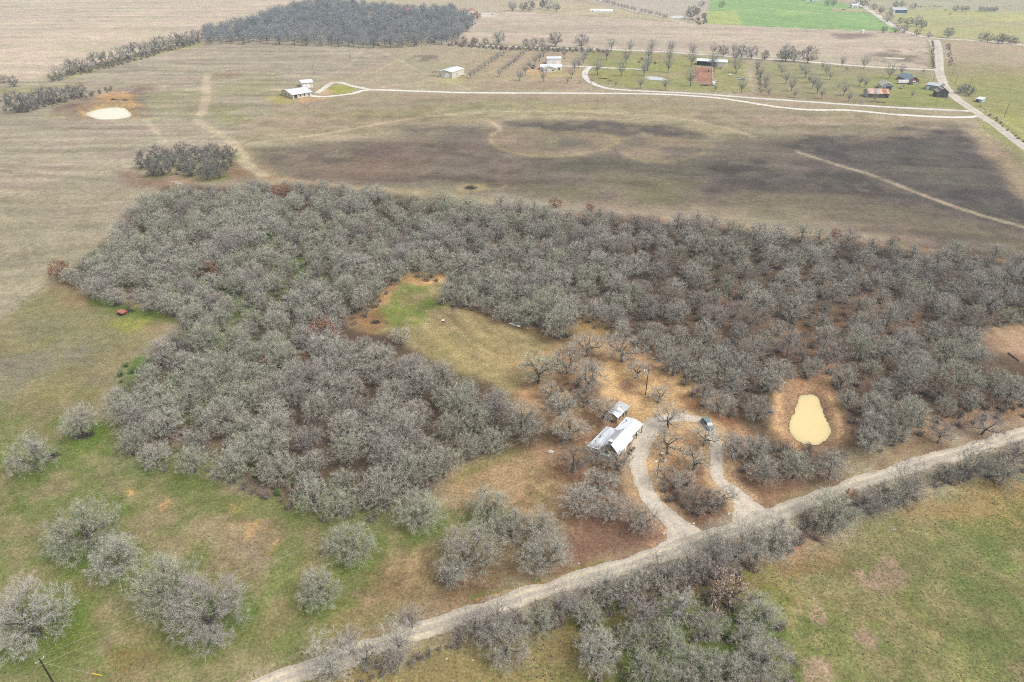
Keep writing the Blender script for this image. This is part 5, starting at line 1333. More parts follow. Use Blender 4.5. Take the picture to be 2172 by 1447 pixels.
COAT = mat_plain("dark_brown_coat", (.055, .03, .022), .8)
COAT_PALE = mat_plain("pale_coat", (.5, .45, .4), .8)
ROCK = mat_plain("limestone", (.5, .45, .38), .9, 0, .3, 3.0)
CONCRETE = mat_plain("concrete", (.55, .53, .50), .9, 0, .15, 1.0)
BRUSH_DARK = mat_plain("rotting_wood", (.075, .06, .05), .95, 0, .4, 3.0)

def frame_from(A, B):
    a, b = G(*A), G(*B)
    d = (b - a); L = d.length; rz = math.atan2(d.y, d.x)
    return a, L, rz

def gable(name, label, cat, A, B, D, he, hr, axis='x', wall=None, roof=None, over=.5, openings=(), group=None, sheets=None, roof_t=.12, extra=None):
    """house or shed standing on the ground line A-B of its near wall, D metres deep; ridge along 'x' (that wall) or 'y', or 'm' single slope"""
    a, L, rz = frame_from(A, B)
    o = thing(name, label, cat, a, rz, group)
    w = MB()
    if axis == 'y':
        prof = [(0, 0), (L, 0), (L, he), (L / 2, hr), (0, he)]
        k = len(w.v); w.v += [(x, 0, z) for x, z in prof] + [(x, D, z) for x, z in prof]
        w.f += [(0, 1, 2, 3, 4), (9, 8, 7, 6, 5)] + [(i, 5 + i, 5 + (i + 1) % 5, (i + 1) % 5) for i in (0, 1, 4)]; w.m += [0] * 5
        sl = (hr - he) / (L / 2)
        quads = [[(-over, -over, he - over * sl), (L / 2, -over, hr), (L / 2, D + over, hr), (-over, D + over, he - over * sl)],
                 [(L / 2, -over, hr), (L + over, -over, he - over * sl), (L + over, D + over, he - over * sl), (L / 2, D + over, hr)]]
    elif axis == 'x':
        prof = [(0, 0), (D, 0), (D, he), (D / 2, hr), (0, he)]
        w.v += [(0, y, z) for y, z in prof] + [(L, y, z) for y, z in prof]
        w.f += [(4, 3, 2, 1, 0), (5, 6, 7, 8, 9)] + [((i + 1) % 5, 5 + (i + 1) % 5, 5 + i, i) for i in (0, 1, 4)]; w.m += [0] * 5
        sl = (hr - he) / (D / 2)
        quads = [[(-over, -over, he - over * sl), (L + over, -over, he - over * sl), (L + over, D / 2, hr), (-over, D / 2, hr)],
                 [(-over, D / 2, hr), (L + over, D / 2, hr), (L + over, D + over, he - over * sl), (-over, D + over, he - over * sl)]]
    else:
        w.v += [(0, 0, 0), (L, 0, 0), (L, D, 0), (0, D, 0), (0, 0, he), (L, 0, he), (L, D, hr), (0, D, hr)]
        w.f += [(0, 1, 5, 4), (1, 2, 6, 5), (2, 3, 7, 6), (3, 0, 4, 7)]; w.m += [0] * 4
        sl = (hr - he) / D
        quads = [[(-over, -over, he - over * sl), (L + over, -over, he - over * sl), (L + over, D + over, hr + over * sl), (-over, D + over, hr + over * sl)]]
    part("wall", w, wall, o)
    for q in quads:
        q = [(x, y, z + roof_t + .02) for x, y, z in q]
        if sheets:
            n = sheets[0]
            p0, p1, p2, p3 = [Vector(v) for v in q]
            base = part("roof", (lambda m: (m.slab([p + Vector((0, 0, -.03)) for p in (p0, p1, p2, p3)], roof_t - .04), m)[1])(MB()), sheets[1][0], o)
            for i in range(n):
                f0, f1 = i / n, (i + .96) / n
                m = MB(); up = Vector((0, 0, .012 * (i % 3)))
                m.slab([p0.lerp(p1, f0) + up, p0.lerp(p1, f1) + up, p3.lerp(p2, f1) + up, p3.lerp(p2, f0) + up], .02)
                part("roof_sheet", m, sheets[1][rng.randrange(len(sheets[1]))], base)
        else:
            m = MB(); m.slab(q, roof_t); part("roof", m, roof, o)
    for (side, x0, x1, z0, z1, pn, mt) in openings:  # an open doorway is a flat panel with its inner shade painted on
        m = MB(); t = .06
        if side == 'f': m.box(x0, x1, -t, .02, z0, z1)
        elif side == 'b': m.box(x0, x1, D - .02, D + t, z0, z1)
        elif side == 'l': m.box(-t, .02, x0, x1, z0, z1)
        else: m.box(L - .02, L + t, x0, x1, z0, z1)
        p = part(pn, m, mt, o)
        if pn == 'window':
            f = MB()
            for (u0, u1, v0, v1) in ((x0 - .1, x1 + .1, z1, z1 + .1), (x0 - .1, x1 + .1, z0 - .1, z0), (x0 - .1, x0, z0, z1), (x1, x1 + .1, z0, z1)):
                if side == 'f': f.box(u0, u1, -t - .02, .0, v0, v1)
                elif side == 'l': f.box(-t - .02, 0, u0, u1, v0, v1)
                elif side == 'r': f.box(L, L + t + .02, u0, u1, v0, v1)
                else: f.box(u0, u1, D, D + t + .02, v0, v1)
            part("frame", f, PAINT_WHITE, p)
    return o, L

def seams(q, n, par, mt):                          # raised standing seams running from eave to ridge
    p0, p1, p2, p3 = [Vector(v) for v in q]; m = MB(); ey = (p3 - p0).normalized() * .025
    for i in range(1, n):
        a0, a1 = p0.lerp(p3, i / n), p1.lerp(p2, i / n)
        up = Vector((0, 0, .05))
        m.slab([tuple(a0 - ey + up), tuple(a1 - ey + up), tuple(a1 + ey + up), tuple(a0 + ey + up)], .048)
    return part("seam_ribs", m, mt, par)

# ---- the farmhouse: white metal roofs, built in its own axes (x away from the ridge to the driveway, y along the ridge)
HN = G(1295.5, 942, 5.2); HN = Vector((HN.x, HN.y, 0)); HRZ = math.atan2(.808, .589) - math.pi / 2
house = thing("farmhouse", "tan farmhouse with bright white metal roofs, stone chimney and carport inside the driveway bend", "house", HN, HRZ)
w = MB()
pr = [(-2.5, 0), (2.0, 0), (2.0, 2.85), (0, 4.85), (-2.5, 2.85)]
w.v += [(x, .6, z) for x, z in pr] + [(x, 7.8, z) for x, z in pr]
w.f += [(0, 1, 2, 3, 4), (9, 8, 7, 6, 5)] + [(i, 5 + i, 5 + (i + 1) % 5, (i + 1) % 5) for i in (0, 1, 4)]; w.m += [0] * 5
w.box(-5.7, -2.52, -1.0, 8.6, 0, 2.35)
w.box(-3.1, 1.6, 7.82, 11.2, 0, 2.9)
part("wall", w, WALL_TAN, house)
for q in ([(0, 0, 5.2), (2.45, .1, 2.75), (2.45, 8.2, 2.75), (0, 8.2, 5.2)], [(-2.75, .1, 2.95), (0, 0, 5.2), (0, 8.2, 5.2), (-2.75, 8.2, 2.95)]):
    m = MB(); m.slab(q, .12); r_ = part("roof", m, ROOF_WHITE, house); seams(q, 12, r_, ROOF_WHITE)
m = MB(); m.slab([(-6.1, -1.45, 2.5), (-2.66, -1.35, 2.93), (-2.66, 8.95, 2.93), (-6.05, 8.9, 2.5)], .12)
lr = part("roof", m, ROOF_WORN, house); seams([(-6.1, -1.45, 2.5), (-2.66, -1.35, 2.93), (-2.66, 8.95, 2.93), (-6.05, 8.9, 2.5)], 16, lr, ROOF_WORN); lr["label"] = "weathered lean-to roof streaked with dark twigs and dirt"
for q in ([(-3.35, 8.3, 3.05), (-.6, 8.3, 3.55), (-.6, 15.1, 3.55), (-3.35, 15.1, 3.05)], [(-.6, 8.3, 3.55), (2.0, 8.3, 3.05), (2.0, 15.0, 3.05), (-.6, 15.1, 3.55)]):
    m = MB(); m.slab(q, .1); r_ = part("carport_roof", m, ROOF_WHITE, house); seams(q, 10, r_, ROOF_WHITE)
for (x, y) in ((1.8, 14.8), (1.8, 11.6), (-3.1, 14.8), (-3.1, 11.6)):
    m = MB(); m.box(x - .08, x + .08, y - .08, y + .08, 0, 2.98); part("carport_post", m, WOOD_POST, house)
m = MB(); m.box(-.75, .15, .15, .95, 3.6, 5.75); ch = part("chimney", m, STONE, house)
m = MB(); m.box(-.85, .25, .05, 1.05, 5.752, 5.9); part("chimney_cap", m, CONCRETE, ch)
for (x0, x1, y, z0, z1) in ((-1.9, -.9, .6, 1.0, 2.1), (.5, 1.4, .6, 1.0, 2.1)):
    m = MB(); m.box(x0, x1, y - .06, y + .02, z0, z1); p = part("window", m, GLASS, house)
    m = MB(); m.box(x0 - .1, x1 + .1, y - .09, y, z1, z1 + .1); m.box(x0 - .1, x1 + .1, y - .09, y, z0 - .1, z0); part("frame", m, PAINT_WHITE, p)
for y in (1.8, 4.4, 6.6):
    m = MB(); m.box(1.98, 2.06, y, y + (.95 if y != 4.4 else 1.0), .05 if y == 4.4 else 1.0, 2.1); part("door" if y == 4.4 else "window", m, PAINT_WHITE if y == 4.4 else GLASS, house)
for k in range(14):                 # dead leaves and twigs lying on the roofs
    m = MB()
    if k < 5: x, y, z = rng.uniform(-2.6, -1.9), rng.uniform(10.5, 14.5), 3.17
    else: x, y, z = rng.uniform(-5.8, -4.4), rng.uniform(-1.0, 5), 2.60
    m.tube([(x, y, z + .1), (x + rng.uniform(-.3, .3), y + .3, z + .12), (x + rng.uniform(-.5, .5), y + .55, z + .1)], [.03, .06, .02], 4)
    part("roof_twig", m, BRUSH_DARK, house)

ob = thing("outbuilding", "small tan outbuilding with patched white gable roof uphill of the farmhouse", "shed", HN, HRZ)
w = MB(); pr = [(-8.5, 0), (-5.6, 0), (-5.6, 2.35), (-7.0, 3.1), (-8.5, 2.35)]
w.v += [(x, 14.2, z) for x, z in pr] + [(x, 17.4, z) for x, z in pr]
w.f += [(0, 1, 2, 3, 4), (9, 8, 7, 6, 5)] + [(i, 5 + i, 5 + (i + 1) % 5, (i + 1) % 5) for i in (0, 1, 4)]; w.m += [0] * 5
part("wall", w, WALL_TAN, ob)
m = MB(); m.slab([(-8.9, 13.9, 2.4), (-7.0, 13.9, 3.35), (-7.0, 17.7, 3.35), (-8.9, 17.7, 2.4)], .1); part("roof", m, ROOF_WORN, ob)
for k in range(4):
    m = MB(); y = 13.9 + k * .96; m.slab([(-7.0, y, 3.35), (-5.2, y, 2.42), (-5.2, y + .9, 2.42), (-7.0, y + .9, 3.35)], .08); part("roof_sheet", m, ROOF_WHITE if k != 2 else ROOF_WORN, ob)
m = MB(); m.box(-7.6, -6.7, 14.14, 14.22, .05, 2.0); part("door", m, WOOD_DARK, ob)
m = MB(); m.box(-5.62, -5.54, 15.2, 16.2, 1.0, 1.8); part("window", m, GLASS, ob)
ls = thing("lean_shed", "grey flat-roofed lean shed behind the small tan outbuilding", "shed", HN, HRZ)
m = MB(); m.box(-8.3, -5.5, 18.3, 20.8, 0, 2.2); part("wall", m, WOOD_GREY, ls)
m = MB(); m.slab([(-8.7, 18.0, 2.55), (-5.1, 18.0, 2.32), (-5.1, 21.2, 2.32), (-8.7, 21.2, 2.55)], .1); part("roof", m, ROOF_GREY, ls)
m = MB(); m.box(-5.52, -5.44, 19.0, 20.0, .05, 1.9); part("door", m, WOOD_DARK, ls)

def near_pt(x, y): return HN + Vector((x * math.cos(HRZ) - y * math.sin(HRZ), x * math.sin(HRZ) + y * math.cos(HRZ), 0))
# planting along the front wall
for k, (x, y, s) in enumerate([(3.2, -.6, .5), (3.0, .8, .45), (3.3, 2.0, .6), (3.0, 3.4, .45), (3.2, 4.8, .65), (3.1, 6.4, .5), (3.3, 7.6, .42)]):
    p = near_pt(x, y)
    o = tag(link("garden_shrub", BUSH[k % 5]), "low leafless shrub in the farmhouse front bed, %s from the chimney end" % ORD[k], "shrub", "shrubs in the farmhouse front bed")
    o.location = p; o.rotation_euler = (0, 0, k); o.scale = (s, s, s * .8)
def rock(seed, r):
    rg = random.Random(seed); m = MB()
    import itertools
    n1_, n2_ = 6, 4
    for i in range(n2_ + 1):
        for j in range(n1_):
            t, p = math.pi * i / n2_, 2 * math.pi * j / n1_
            rr = r * rg.uniform(.75, 1.15)
            m.v.append((rr * math.sin(t) * math.cos(p), rr * math.sin(t) * math.sin(p) * .8, rr * .6 * math.cos(t) + r * .3))
    for i in range(n2_):
        for j in range(n1_):
            m.f.append((i * n1_ + j, (i + 1) * n1_ + j, (i + 1) * n1_ + (j + 1) % n1_, i * n1_ + (j + 1) % n1_)); m.m.append(0)
    return m
for k, (x, y) in enumerate([(3.6, -.2), (3.7, 1.4), (3.7, 2.8), (3.6, 4.1), (3.8, 5.5), (3.7, 7.0)]):
    o = tag(link("edging_rock", rock(k, .28).mesh("edging_rock", [ROCK])), "pale edging rock of the farmhouse front bed, %s from the chimney end" % ORD[k], "rock", "rocks edging the farmhouse front bed")
    o.location = near_pt(x, y)
# garden table, grill
t = thing("garden_table", "pale mint green garden table beside the farmhouse's chimney gable", "table", G(1284, 968), .5)
m = MB(); m.box(-.75, .75, -.6, .6, .70, .76); part("tabletop", m, MINT, t)
for sx in (-.6, .6):
    for sy in (-.45, .45):
        m = MB(); m.box(sx - .05, sx + .05, sy - .05, sy + .05, 0, .698); part("leg", m, MINT, t)
t = thing("grill", "small dark grill with white lid standing by the carport edge", "grill", G(1351, 925), .3)
m = MB(); m.tube([(0, 0, .6), (0, 0, .75), (0, 0, .95)], [.22, .32, .34], 8); part("bowl", m, BLUE_PAINT, t)
m = MB(); m.tube([(0, 0, .96), (0, 0, 1.12), (0, 0, 1.2)], [.34, .26, .08], 8); part("lid", m, PAINT_WHITE, t)
for k in range(3):
    m = MB(); aa = k * 2.1; m.tube([(.2 * math.cos(aa), .2 * math.sin(aa), .62), (.36 * math.cos(aa), .36 * math.sin(aa), 0)], [.03, .03], 4); part("leg", m, RUSTY, t)

# ---- far buildings
gable("machine_shed", "beige metal shed with white roof and white door alone in the stubble", "shed", (930.5, 164), (959, 166.8), 22, 5.2, 6.4, 'y', WALL_BEIGE, ROOF_WHITE, .3,
      [('f', 7.0, 10.6, .05, 4.0, 'door', DOOR_WHITE), ('f', 5.4, 6.5, .05, 2.3, 'door', DOOR_WHITE), ('r', 8, 9.2, 1.4, 2.6, 'window', GLASS), ('f', 1.5, 2.6, 1.6, 2.6, 'window', GLASS)])
gable("white_farmhouse", "long cream house with broad white roof at the loop of the white lane", "house", (622.4, 210), (661.5, 203.8), 21, 3.3, 5.2, 'x', WALL_CREAM, ROOF_WHITE, .9,
      [('f', 1.0, 3.6, .1, 2.9, 'porch_opening', SHADE_IN), ('f', 5.5, 7.0, 1.0, 2.3, 'window', GLASS), ('f', 9.0, 10.5, 1.0, 2.3, 'window', GLASS), ('f', 13.2, 14.2, .1, 2.4, 'door', GLASS), ('l', 6, 8, 1.0, 2.3, 'window', GLASS), ('l', 12, 14, 1.0, 2.3, 'window', GLASS)])
gable("garage", "cream garage with white roof behind the long cream house", "garage", (641, 187.5), (665, 185.5), 14, 4.2, 5.2, 'x', WALL_CREAM, ROOF_WHITE, .6,
      [('f', .8, 3.2, .1, 3.0, 'door', DOOR_WHITE), ('f', 4.0, 6.4, .1, 3.0, 'door', DOOR_WHITE), ('r', 4, 5.4, 1.2, 2.4, 'window', GLASS)])
gable("ranch_house", "white gabled house with wide white roof in the pecan orchard", "house", (1152, 152.5), (1179, 153), 13, 3.3, 5.0, 'y', WALL_WHITE, ROOF_WHITE, .6,
      [('f', 2.2, 3.8, 1.1, 2.1, 'window', GLASS), ('f', 8.6, 10.4, 1.1, 2.1, 'window', GLASS), ('f', 5.6, 6.6, .1, 2.2, 'door', DOOR_WHITE)])
gable("house_wing", "low white wing crossing behind the white gabled orchard house", "house", (1146, 148.5), (1190, 149.5), 11, 2.9, 4.4, 'x', WALL_WHITE, ROOF_WHITE, .6,
      [('f', 17.2, 18.6, .1, 2.2, 'door', GLASS), ('r', 3, 5, 1.0, 2.1, 'window', GLASS)])
gable("tall_shop", "tall white building with plain white roof behind the white orchard house", "shed", (1160.5, 137.5), (1190.5, 137), 11, 5.6, 6.6, 'x', WALL_WHITE, ROOF_WHITE, .4,
      [('f', 9, 12, .1, 3.4, 'door', DOOR_WHITE), ('r', 4, 5.2, 1.4, 2.6, 'window', GLASS)])
# pole barn: open bays, closed end
a, L, rz = frame_from((1477.5, 138.3), (1540.5, 141.6))
pb = thing("pole_barn", "long white pole barn with open dark bays facing the red horse pen", "barn", a, rz)
D = 11.0
m = MB(); m.box(0, L, D - .15, D, 0, 4.2); m.box(-.15, 0, .1, D - .15, 0, 4.0); m.box(L, L + .15, 0, D, 0, 4.0); m.box(L * .66, L, 0, .15, 0, 3.8); m.box(L * .66 - .15, L * .66, .1, D - .15, 0, 4.0); part("wall", m, WALL_WHITE, pb)
m = MB(); m.slab([(-.6, -.8, 4.05), (L + .6, -.8, 4.05), (L + .6, D * .5, 5.6), (-.6, D * .5, 5.6)], .15); part("roof", m, ROOF_WHITE, pb)
m = MB(); m.slab([(-.6, D * .5, 5.6), (L + .6, D * .5, 5.6), (L + .6, D + .4, 4.25), (-.6, D + .4, 4.25)], .15); part("roof", m, ROOF_WHITE, pb)
m = MB(); m.box(0.05, L * .66 - .2, D - .35, D - .2, 0.02, 4.0); part("bay_shade_panel", m, SHADE_IN, pb)  # dark sheet before the back wall, painted as the shade within the bays
for k in range(6):
    m = MB(); x = .1 + k * (L * .64) / 5; m.box(x - .12, x + .12, 0, .24, 0, 3.95); part("post", m, WOOD_POST, pb)
gable("rusty_barn", "old barn with streaked rusty tin roof beside the white lane", "barn", (1839.5, 207.3), (1885.5, 208.2), 10.5, 3.3, 6.0, 'x', WALL_GALV, ROOF_RUST, .5,
      [('f', 12.4, 16.2, .1, 3.0, 'doorway', SHADE_IN), ('f', .3, 12.2, .1, 3.2, 'plank_siding', WOOD_DARK)], sheets=(15, [ROOF_RUST, ROOF_PALERUST, ROOF_PALERUST, ROOF_TIN, ROOF_RUST]))
gable("tin_barn", "grey tin-roofed barn with dark doorway behind the rusty barn", "barn", (1868.5, 190.5), (1893.5, 191.5), 13, 3.4, 5.6, 'y', WALL_GALV, ROOF_TIN, .6,
      [('f', 3.4, 7.6, .1, 2.9, 'doorway', SHADE_IN), ('f', 1.2, 2.4, .1, 2.3, 'door', BLUE_PAINT)])
gable("brick_house", "red brick house with slate-blue roof near the county road", "house", (1926, 177.5), (1947.5, 177.5), 20, 3.1, 5.4, 'y', WALL_BRICK, ROOF_BLUE, .7,
      [('f', 1.6, 2.8, 1.0, 2.2, 'window', GLASS), ('f', 3.6, 6.0, .1, 2.4, 'door', DOOR_WHITE), ('f', 6.8, 7.8, 1.0, 2.2, 'window', GLASS), ('l', 5, 6.5, 1.0, 2.2, 'window', GLASS), ('l', 10, 12, 1.0, 2.2, 'window', GLASS)])
gable("house_wing", "low wing with slate-blue roof joined to the red brick house", "house", (1908, 168.5), (1927, 170.5), 11, 2.9, 4.8, 'x', WALL_BRICK, ROOF_BLUE, .6, [('f', 3, 4.4, 1.0, 2.1, 'window', GLASS), ('f', 5.6, 6.6, .1, 2.2, 'door', DOOR_WHITE)])
gable("metal_shop", "blue-grey metal shop with pale roof and white doors near the county road", "shed", (1961.5, 189.5), (1988.5, 193.5), 13, 3.8, 5.2, 'x', WALL_BLUEGREY, ROOF_GREY, .3,
      [('f', .8, 3.0, .1, 2.8, 'door', DOOR_WHITE), ('l', 1.0, 4.2, .1, 3.2, 'door', DOOR_WHITE), ('l', 6.5, 9.8, .1, 3.2, 'door', DOOR_WHITE)])
gable("old_barn", "tall dark weathered barn with patched rusty roof at the county road", "barn", (1985.5, 206.5), (2009.5, 207.5), 9.5, 4.2, 7.2, 'y', WOOD_DARK, ROOF_TIN, .4,
      [('f', 3.6, 5.6, .1, 3.2, 'doorway', SHADE_IN), ('f', 7.0, 8.0, 3.4, 4.6, 'loft_opening', SHADE_IN)], sheets=(8, [ROOF_TIN, ROOF_RUST, WOOD_DARK, ROOF_PALERUST, WOOD_DARK]))
gable("loafing_shed", "small pale-roofed livestock shed alone on green pasture past the county road", "shed", (2068, 216), (2081, 218.2), 6, 2.3, 2.9, 'm', WALL_GALV, ROOF_WHITE, .3, [('f', .3, 2.6, .05, 1.9, 'doorway', SHADE_IN)])
gable("blue_barn", "blue-fronted barn with pale grey roof on the far pasture", "barn", (1893.5, 30), (1922.5, 30.3), 17, 6.0, 8.4, 'x', WALL_WHITE, ROOF_GREY, .6,
      [('f', 3, 20.4, 1.2, 5.6, 'blue_panel', BLUE_PAINT), ('f', 7.5, 10.0, .1, 3.2, 'door', DOOR_WHITE)])
gable("white_cabin", "small white cabin at the top corner of the green field", "cabin", (1806.5, 17.6), (1820.5, 17.6), 9, 4.2, 6.0, 'x', WALL_WHITE, ROOF_WHITE, .4, [('f', 4, 5.2, .1, 2.4, 'door', GLASS), ('f', 7, 8.4, 1.2, 2.4, 'window', GLASS)])
gable("greenhouse", "long low white greenhouse beyond the north field fence", "greenhouse", (1251, 26), (1299, 26.8), 7, 2.6, 4.2, 'x', PAINT_WHITE, PAINT_WHITE, .2, [('f', 3, 4.4, .1, 2.2, 'door', GLASS)])
gable("red_roof_house", "red-roofed house at the end of the far wood", "house", (992, 30.5), (1014, 30), 16, 3.4, 7.0, 'y', WALL_CREAM, ROOF_RED, .8, [('f', 4, 6, .1, 2.6, 'door', GLASS), ('f', 9, 11, 1.0, 2.4, 'window', GLASS)])
gable("red_roof_lodge", "long red-roofed lodge half hidden inside the far wood", "house", (832, 31), (870, 32), 13, 3.6, 9.5, 'x', WALL_BRICK, ROOF_RED, .8, [('f', 10, 12, .1, 2.6, 'door', GLASS)])
gable("white_shed", "low pale shed at the far top edge of the green field", "shed", (1708, 2.6), (1738, 3), 10, 4.0, 5.6, 'x', WALL_WHITE, ROOF_GREY, .4, [('f', 8, 11, .1, 3, 'door', BLUE_PAINT)])

# ------------------------------------------------------------------ vehicles
def prism(m, prof, y0, y1, inset=0.0, mi=0):      # side profile (x, z) pulled across the width
    k, n = len(m.v), len(prof)
    cx = sum(p[0] for p in prof) / n; cz = sum(p[1] for p in prof) / n
    m.v += [(x, y0, z) for x, z in prof] + [(x, y1, z) for x, z in prof]
    m.f.append(tuple(range(k + n - 1, k - 1, -1))); m.m.append(mi)
    m.f.append(tuple(range(k + n, k + 2 * n))); m.m.append(mi)
    for i in range(n):
        m.f.append((k + i, k + (i + 1) % n, k + n + (i + 1) % n, k + n + i)); m.m.append(mi)

def make_car(name, label, loc, rz, paint, kind="suv", group=None, cat="car"):
    o = thing(name, label, cat, loc, rz, group)
    b = MB()
    if kind == "truck":
        prism(b, [(-2.7, .45), (2.6, .45), (2.75, .7), (2.7, 1.0), (1.5, 1.12), (-2.7, 1.08)], -.95, .95)
        cab = [(-.9, 1.08), (1.45, 1.12), (.75, 1.78), (-.75, 1.80)]
    else:
        prism(b, [(-2.3, .4), (2.2, .4), (2.4, .65), (2.32, .92), (1.3, 1.06), (-2.3, 1.08), (-2.4, .8)], -.92, .92)
        cab = [(-2.2, 1.08), (1.25, 1.06), (.45, 1.68), (-1.85, 1.70)] if kind == "suv" else [(-1.7, 1.08), (1.15, 1.06), (.35, 1.48), (-1.0, 1.50)]
    part("body", b, paint, o)
    g = MB(); k = 0
    g.v += [(cab[0][0], -.86, cab[0][1] + .002), (cab[1][0], -.86, cab[1][1] + .002), (cab[2][0], -.70, cab[2][1]), (cab[3][0], -.70, cab[3][1])] + [(cab[0][0], .86, cab[0][1] + .002), (cab[1][0], .86, cab[1][1] + .002), (cab[2][0], .70, cab[2][1]), (cab[3][0], .70, cab[3][1])]
    g.f += [(0, 1, 2, 3), (7, 6, 5, 4), (1, 5, 6, 2), (4, 0, 3, 7)]; g.m += [0] * 4
    part("window", g, GLASS, o)
    r = MB(); r.slab([(cab[3][0] - .05, -.72, cab[3][1] + .06), (cab[2][0] + .05, -.72, cab[2][1] + .06), (cab[2][0] + .05, .72, cab[2][1] + .06), (cab[3][0] - .05, .72, cab[3][1] + .06)], .06); part("roof", r, paint, o)
    for px in ((cab[0][0] * .45 + cab[1][0] * .1,) if kind != "truck" else ()):
        for s in (-1, 1):
            pl = MB(); pl.tube([(px, s * .87, 1.06), (px, s * .72, cab[2][1])], [.06, .06], 4); part("pillar", pl, paint, o)
    for x in (-1.45, 1.45):
        for s in (-1, 1):
            wm = MB(); wm.tube([(x, s * .72, .36), (x, s * .95, .36)], [.36, .36], 12); wh = part("wheel", wm, RUBBER, o)
            rm = MB(); rm.tube([(x, s * .94, .36), (x, s * .965, .36)], [.2, .2], 10); part("rim", rm, STEEL, wh)
    fx = 2.36 if kind != "truck" else 2.7
    for s in (-1, 1):
        h = MB(); h.box(fx - .06, fx + .03, s * .68 - .18, s * .68 + .18, .68, .86); part("headlight", h, PAINT_WHITE, o)
        h = MB(); bx = -2.37 if kind != "truck" else -2.7; h.box(bx - .03, bx + .06, s * .74 - .12, s * .74 + .12, .72, .98); part("tail_light", h, RED_PAINT, o)
    if kind == "truck":
        bd = MB(); bd.box(-2.6, -1.0, -.8, .8, 1.081, 1.095); part("bed", bd, RUBBER, o)
    return o
CAR_BLUE = mat_plain("blue_grey_car_paint", (.20, .27, .32), .25, .3, .05, 1.0, 0, None, .6)
CAR_SILVER = mat_plain("silver_car_paint", (.5, .52, .55), .3, .3, .05, 1.0, 0, None, .6)
CAR_DARK = mat_plain("dark_car_paint", (.06, .07, .09), .3, .2, .05, 1.0, 0, None, .6)
CAR_WHITE = mat_plain("white_car_paint", (.8, .8, .8), .3, .0, .04, 1.0, 0, None, .6)
pa, pb_ = G(1490, 893), G(1511, 916)
make_car("parked_car", "blue-grey car parked on the driveway loop behind a crooked oak", (pa + pb_) / 2 + Vector((0, 0, .04)), math.atan2(pb_.y - pa.y, pb_.x - pa.x), CAR_BLUE, "suv")
for (x, y, rz, pm, kd, lb, ct) in [
    (1931, 179.5, .25, CAR_DARK, "suv", "dark car parked in front of the red brick house", "car"), (1911, 187.5, 1.2, CAR_SILVER, "car", "silver car standing on grass before the tin barn", "car"),
    (1938, 178.5, 2.9, CAR_WHITE, "truck", "white pickup close under the red brick house gable", "truck"), (1548, 160, 0.1, CAR_WHITE, "car", "small white car on the lawn past the horse pen", "car"),
    (1565, 168, -.3, CAR_WHITE, "truck", "white pickup on the lawn beside a pecan past the horse pen", "truck"), (1576, 169, -.2, CAR_SILVER, "car", "silver car behind the white pickup on the lawn", "car"),
    (802, 97.5, 0, CAR_DARK, "truck", "dark pickup at the far wood's edge by the teal hut", "truck"), (792, 94.5, .2, CAR_DARK, "suv", "blue-black car at the far wood's edge next to the teal hut", "car"),
    (905, 97, 0, CAR_WHITE, "suv", "white car by the far wood's edge near the lane curve", "car"), (1130, 142, .1, CAR_DARK, "truck", "dark blue pickup in the row beside the white orchard house", "truck"),
    (1232, 136, 1.3, CAR_WHITE, "suv", "white car parked at the orchard lane", "car"), (1050, 24, .4, CAR_WHITE, "truck", "white truck on the yard before the red-roofed house", "truck"), (1045, 31, .2, CAR_SILVER, "car", "silver car on the yard before the red-roofed house", "car"), (1517, 176, 1.4, CAR_WHITE, "truck", "white pickup hitched below the horse pen", "truck")]:
    make_car("parked_car" if kd != "truck" else "pickup_truck", lb, G(x, y), rz, pm, kd, None, ct)

def trailer(name, label, loc, rz, L, W, bedmat, z=.7, walls=0.0, wallmat=None):
    o = thing(name, label, "trailer", loc, rz)
    m = MB(); m.box(-L / 2, L / 2, -W / 2, W / 2, z, z + .16); part("bed", m, bedmat, o)
    m = MB(); m.tube([(L / 2, -.5, z), (L / 2 + 1.4, 0, z - .15)], [.06, .06], 4); m.tube([(L / 2, .5, z), (L / 2 + 1.4, 0, z - .15)], [.06, .06], 4); part("tow_bar", m, RUSTY, o)
    for x in (-.6, .6):
        for s in (-1, 1):
            wm = MB(); wm.tube([(x, s * (W / 2 - .1), .36), (x, s * (W / 2 + .12), .36)], [.36, .36], 10); part("wheel", wm, RUBBER, o)
    if walls:
        m = MB(); m.box(-L / 2, L / 2, -W / 2, -W / 2 + .06, z + .16, z + walls); m.box(-L / 2, L / 2, W / 2 - .06, W / 2, z + .16, z + walls); m.box(-L / 2, -L / 2 + .06, -W / 2 + .06, W / 2 - .06, z + .16, z + walls); m.box(L / 2 - .06, L / 2, -W / 2 + .06, W / 2 - .06, z + .16, z + walls); part("side_wall", m, wallmat, o)
        m = MB(); m.slab([(-L / 2 - .05, -W / 2 - .05, z + walls + .08), (L / 2 + .05, -W / 2 - .05, z + walls + .08), (L / 2 + .05, W / 2 + .05, z + walls + .08), (-L / 2 - .05, W / 2 + .05, z + walls + .08)], .07); part("roof", m, wallmat, o)
    return o
tr = trailer("flatbed_trailer", "rusty red flatbed trailer abandoned on green grass at the wood's edge", G(260, 666), -.55, 3.6, 2.4, RUSTY, .9)
m = MB(); m.box(-1.5, 1.4, -1.0, .9, 1.062, 1.12); part("deck_plate", m, mat_plain("pale_rust_deck", (.36, .15, .11), .8, 0, .25, 1.5), tr)
for k in range(4):
    m = MB(); x, y = (-1.6, -1.1) if k == 0 else (1.5, -1.1) if k == 1 else (-1.6, 1.1) if k == 2 else (1.5, 1.1)
    m.box(x - .05, x + .05, y - .05, y + .05, 1.06, 1.7 if k < 2 else 1.45); part("stake", m, RUSTY, tr)
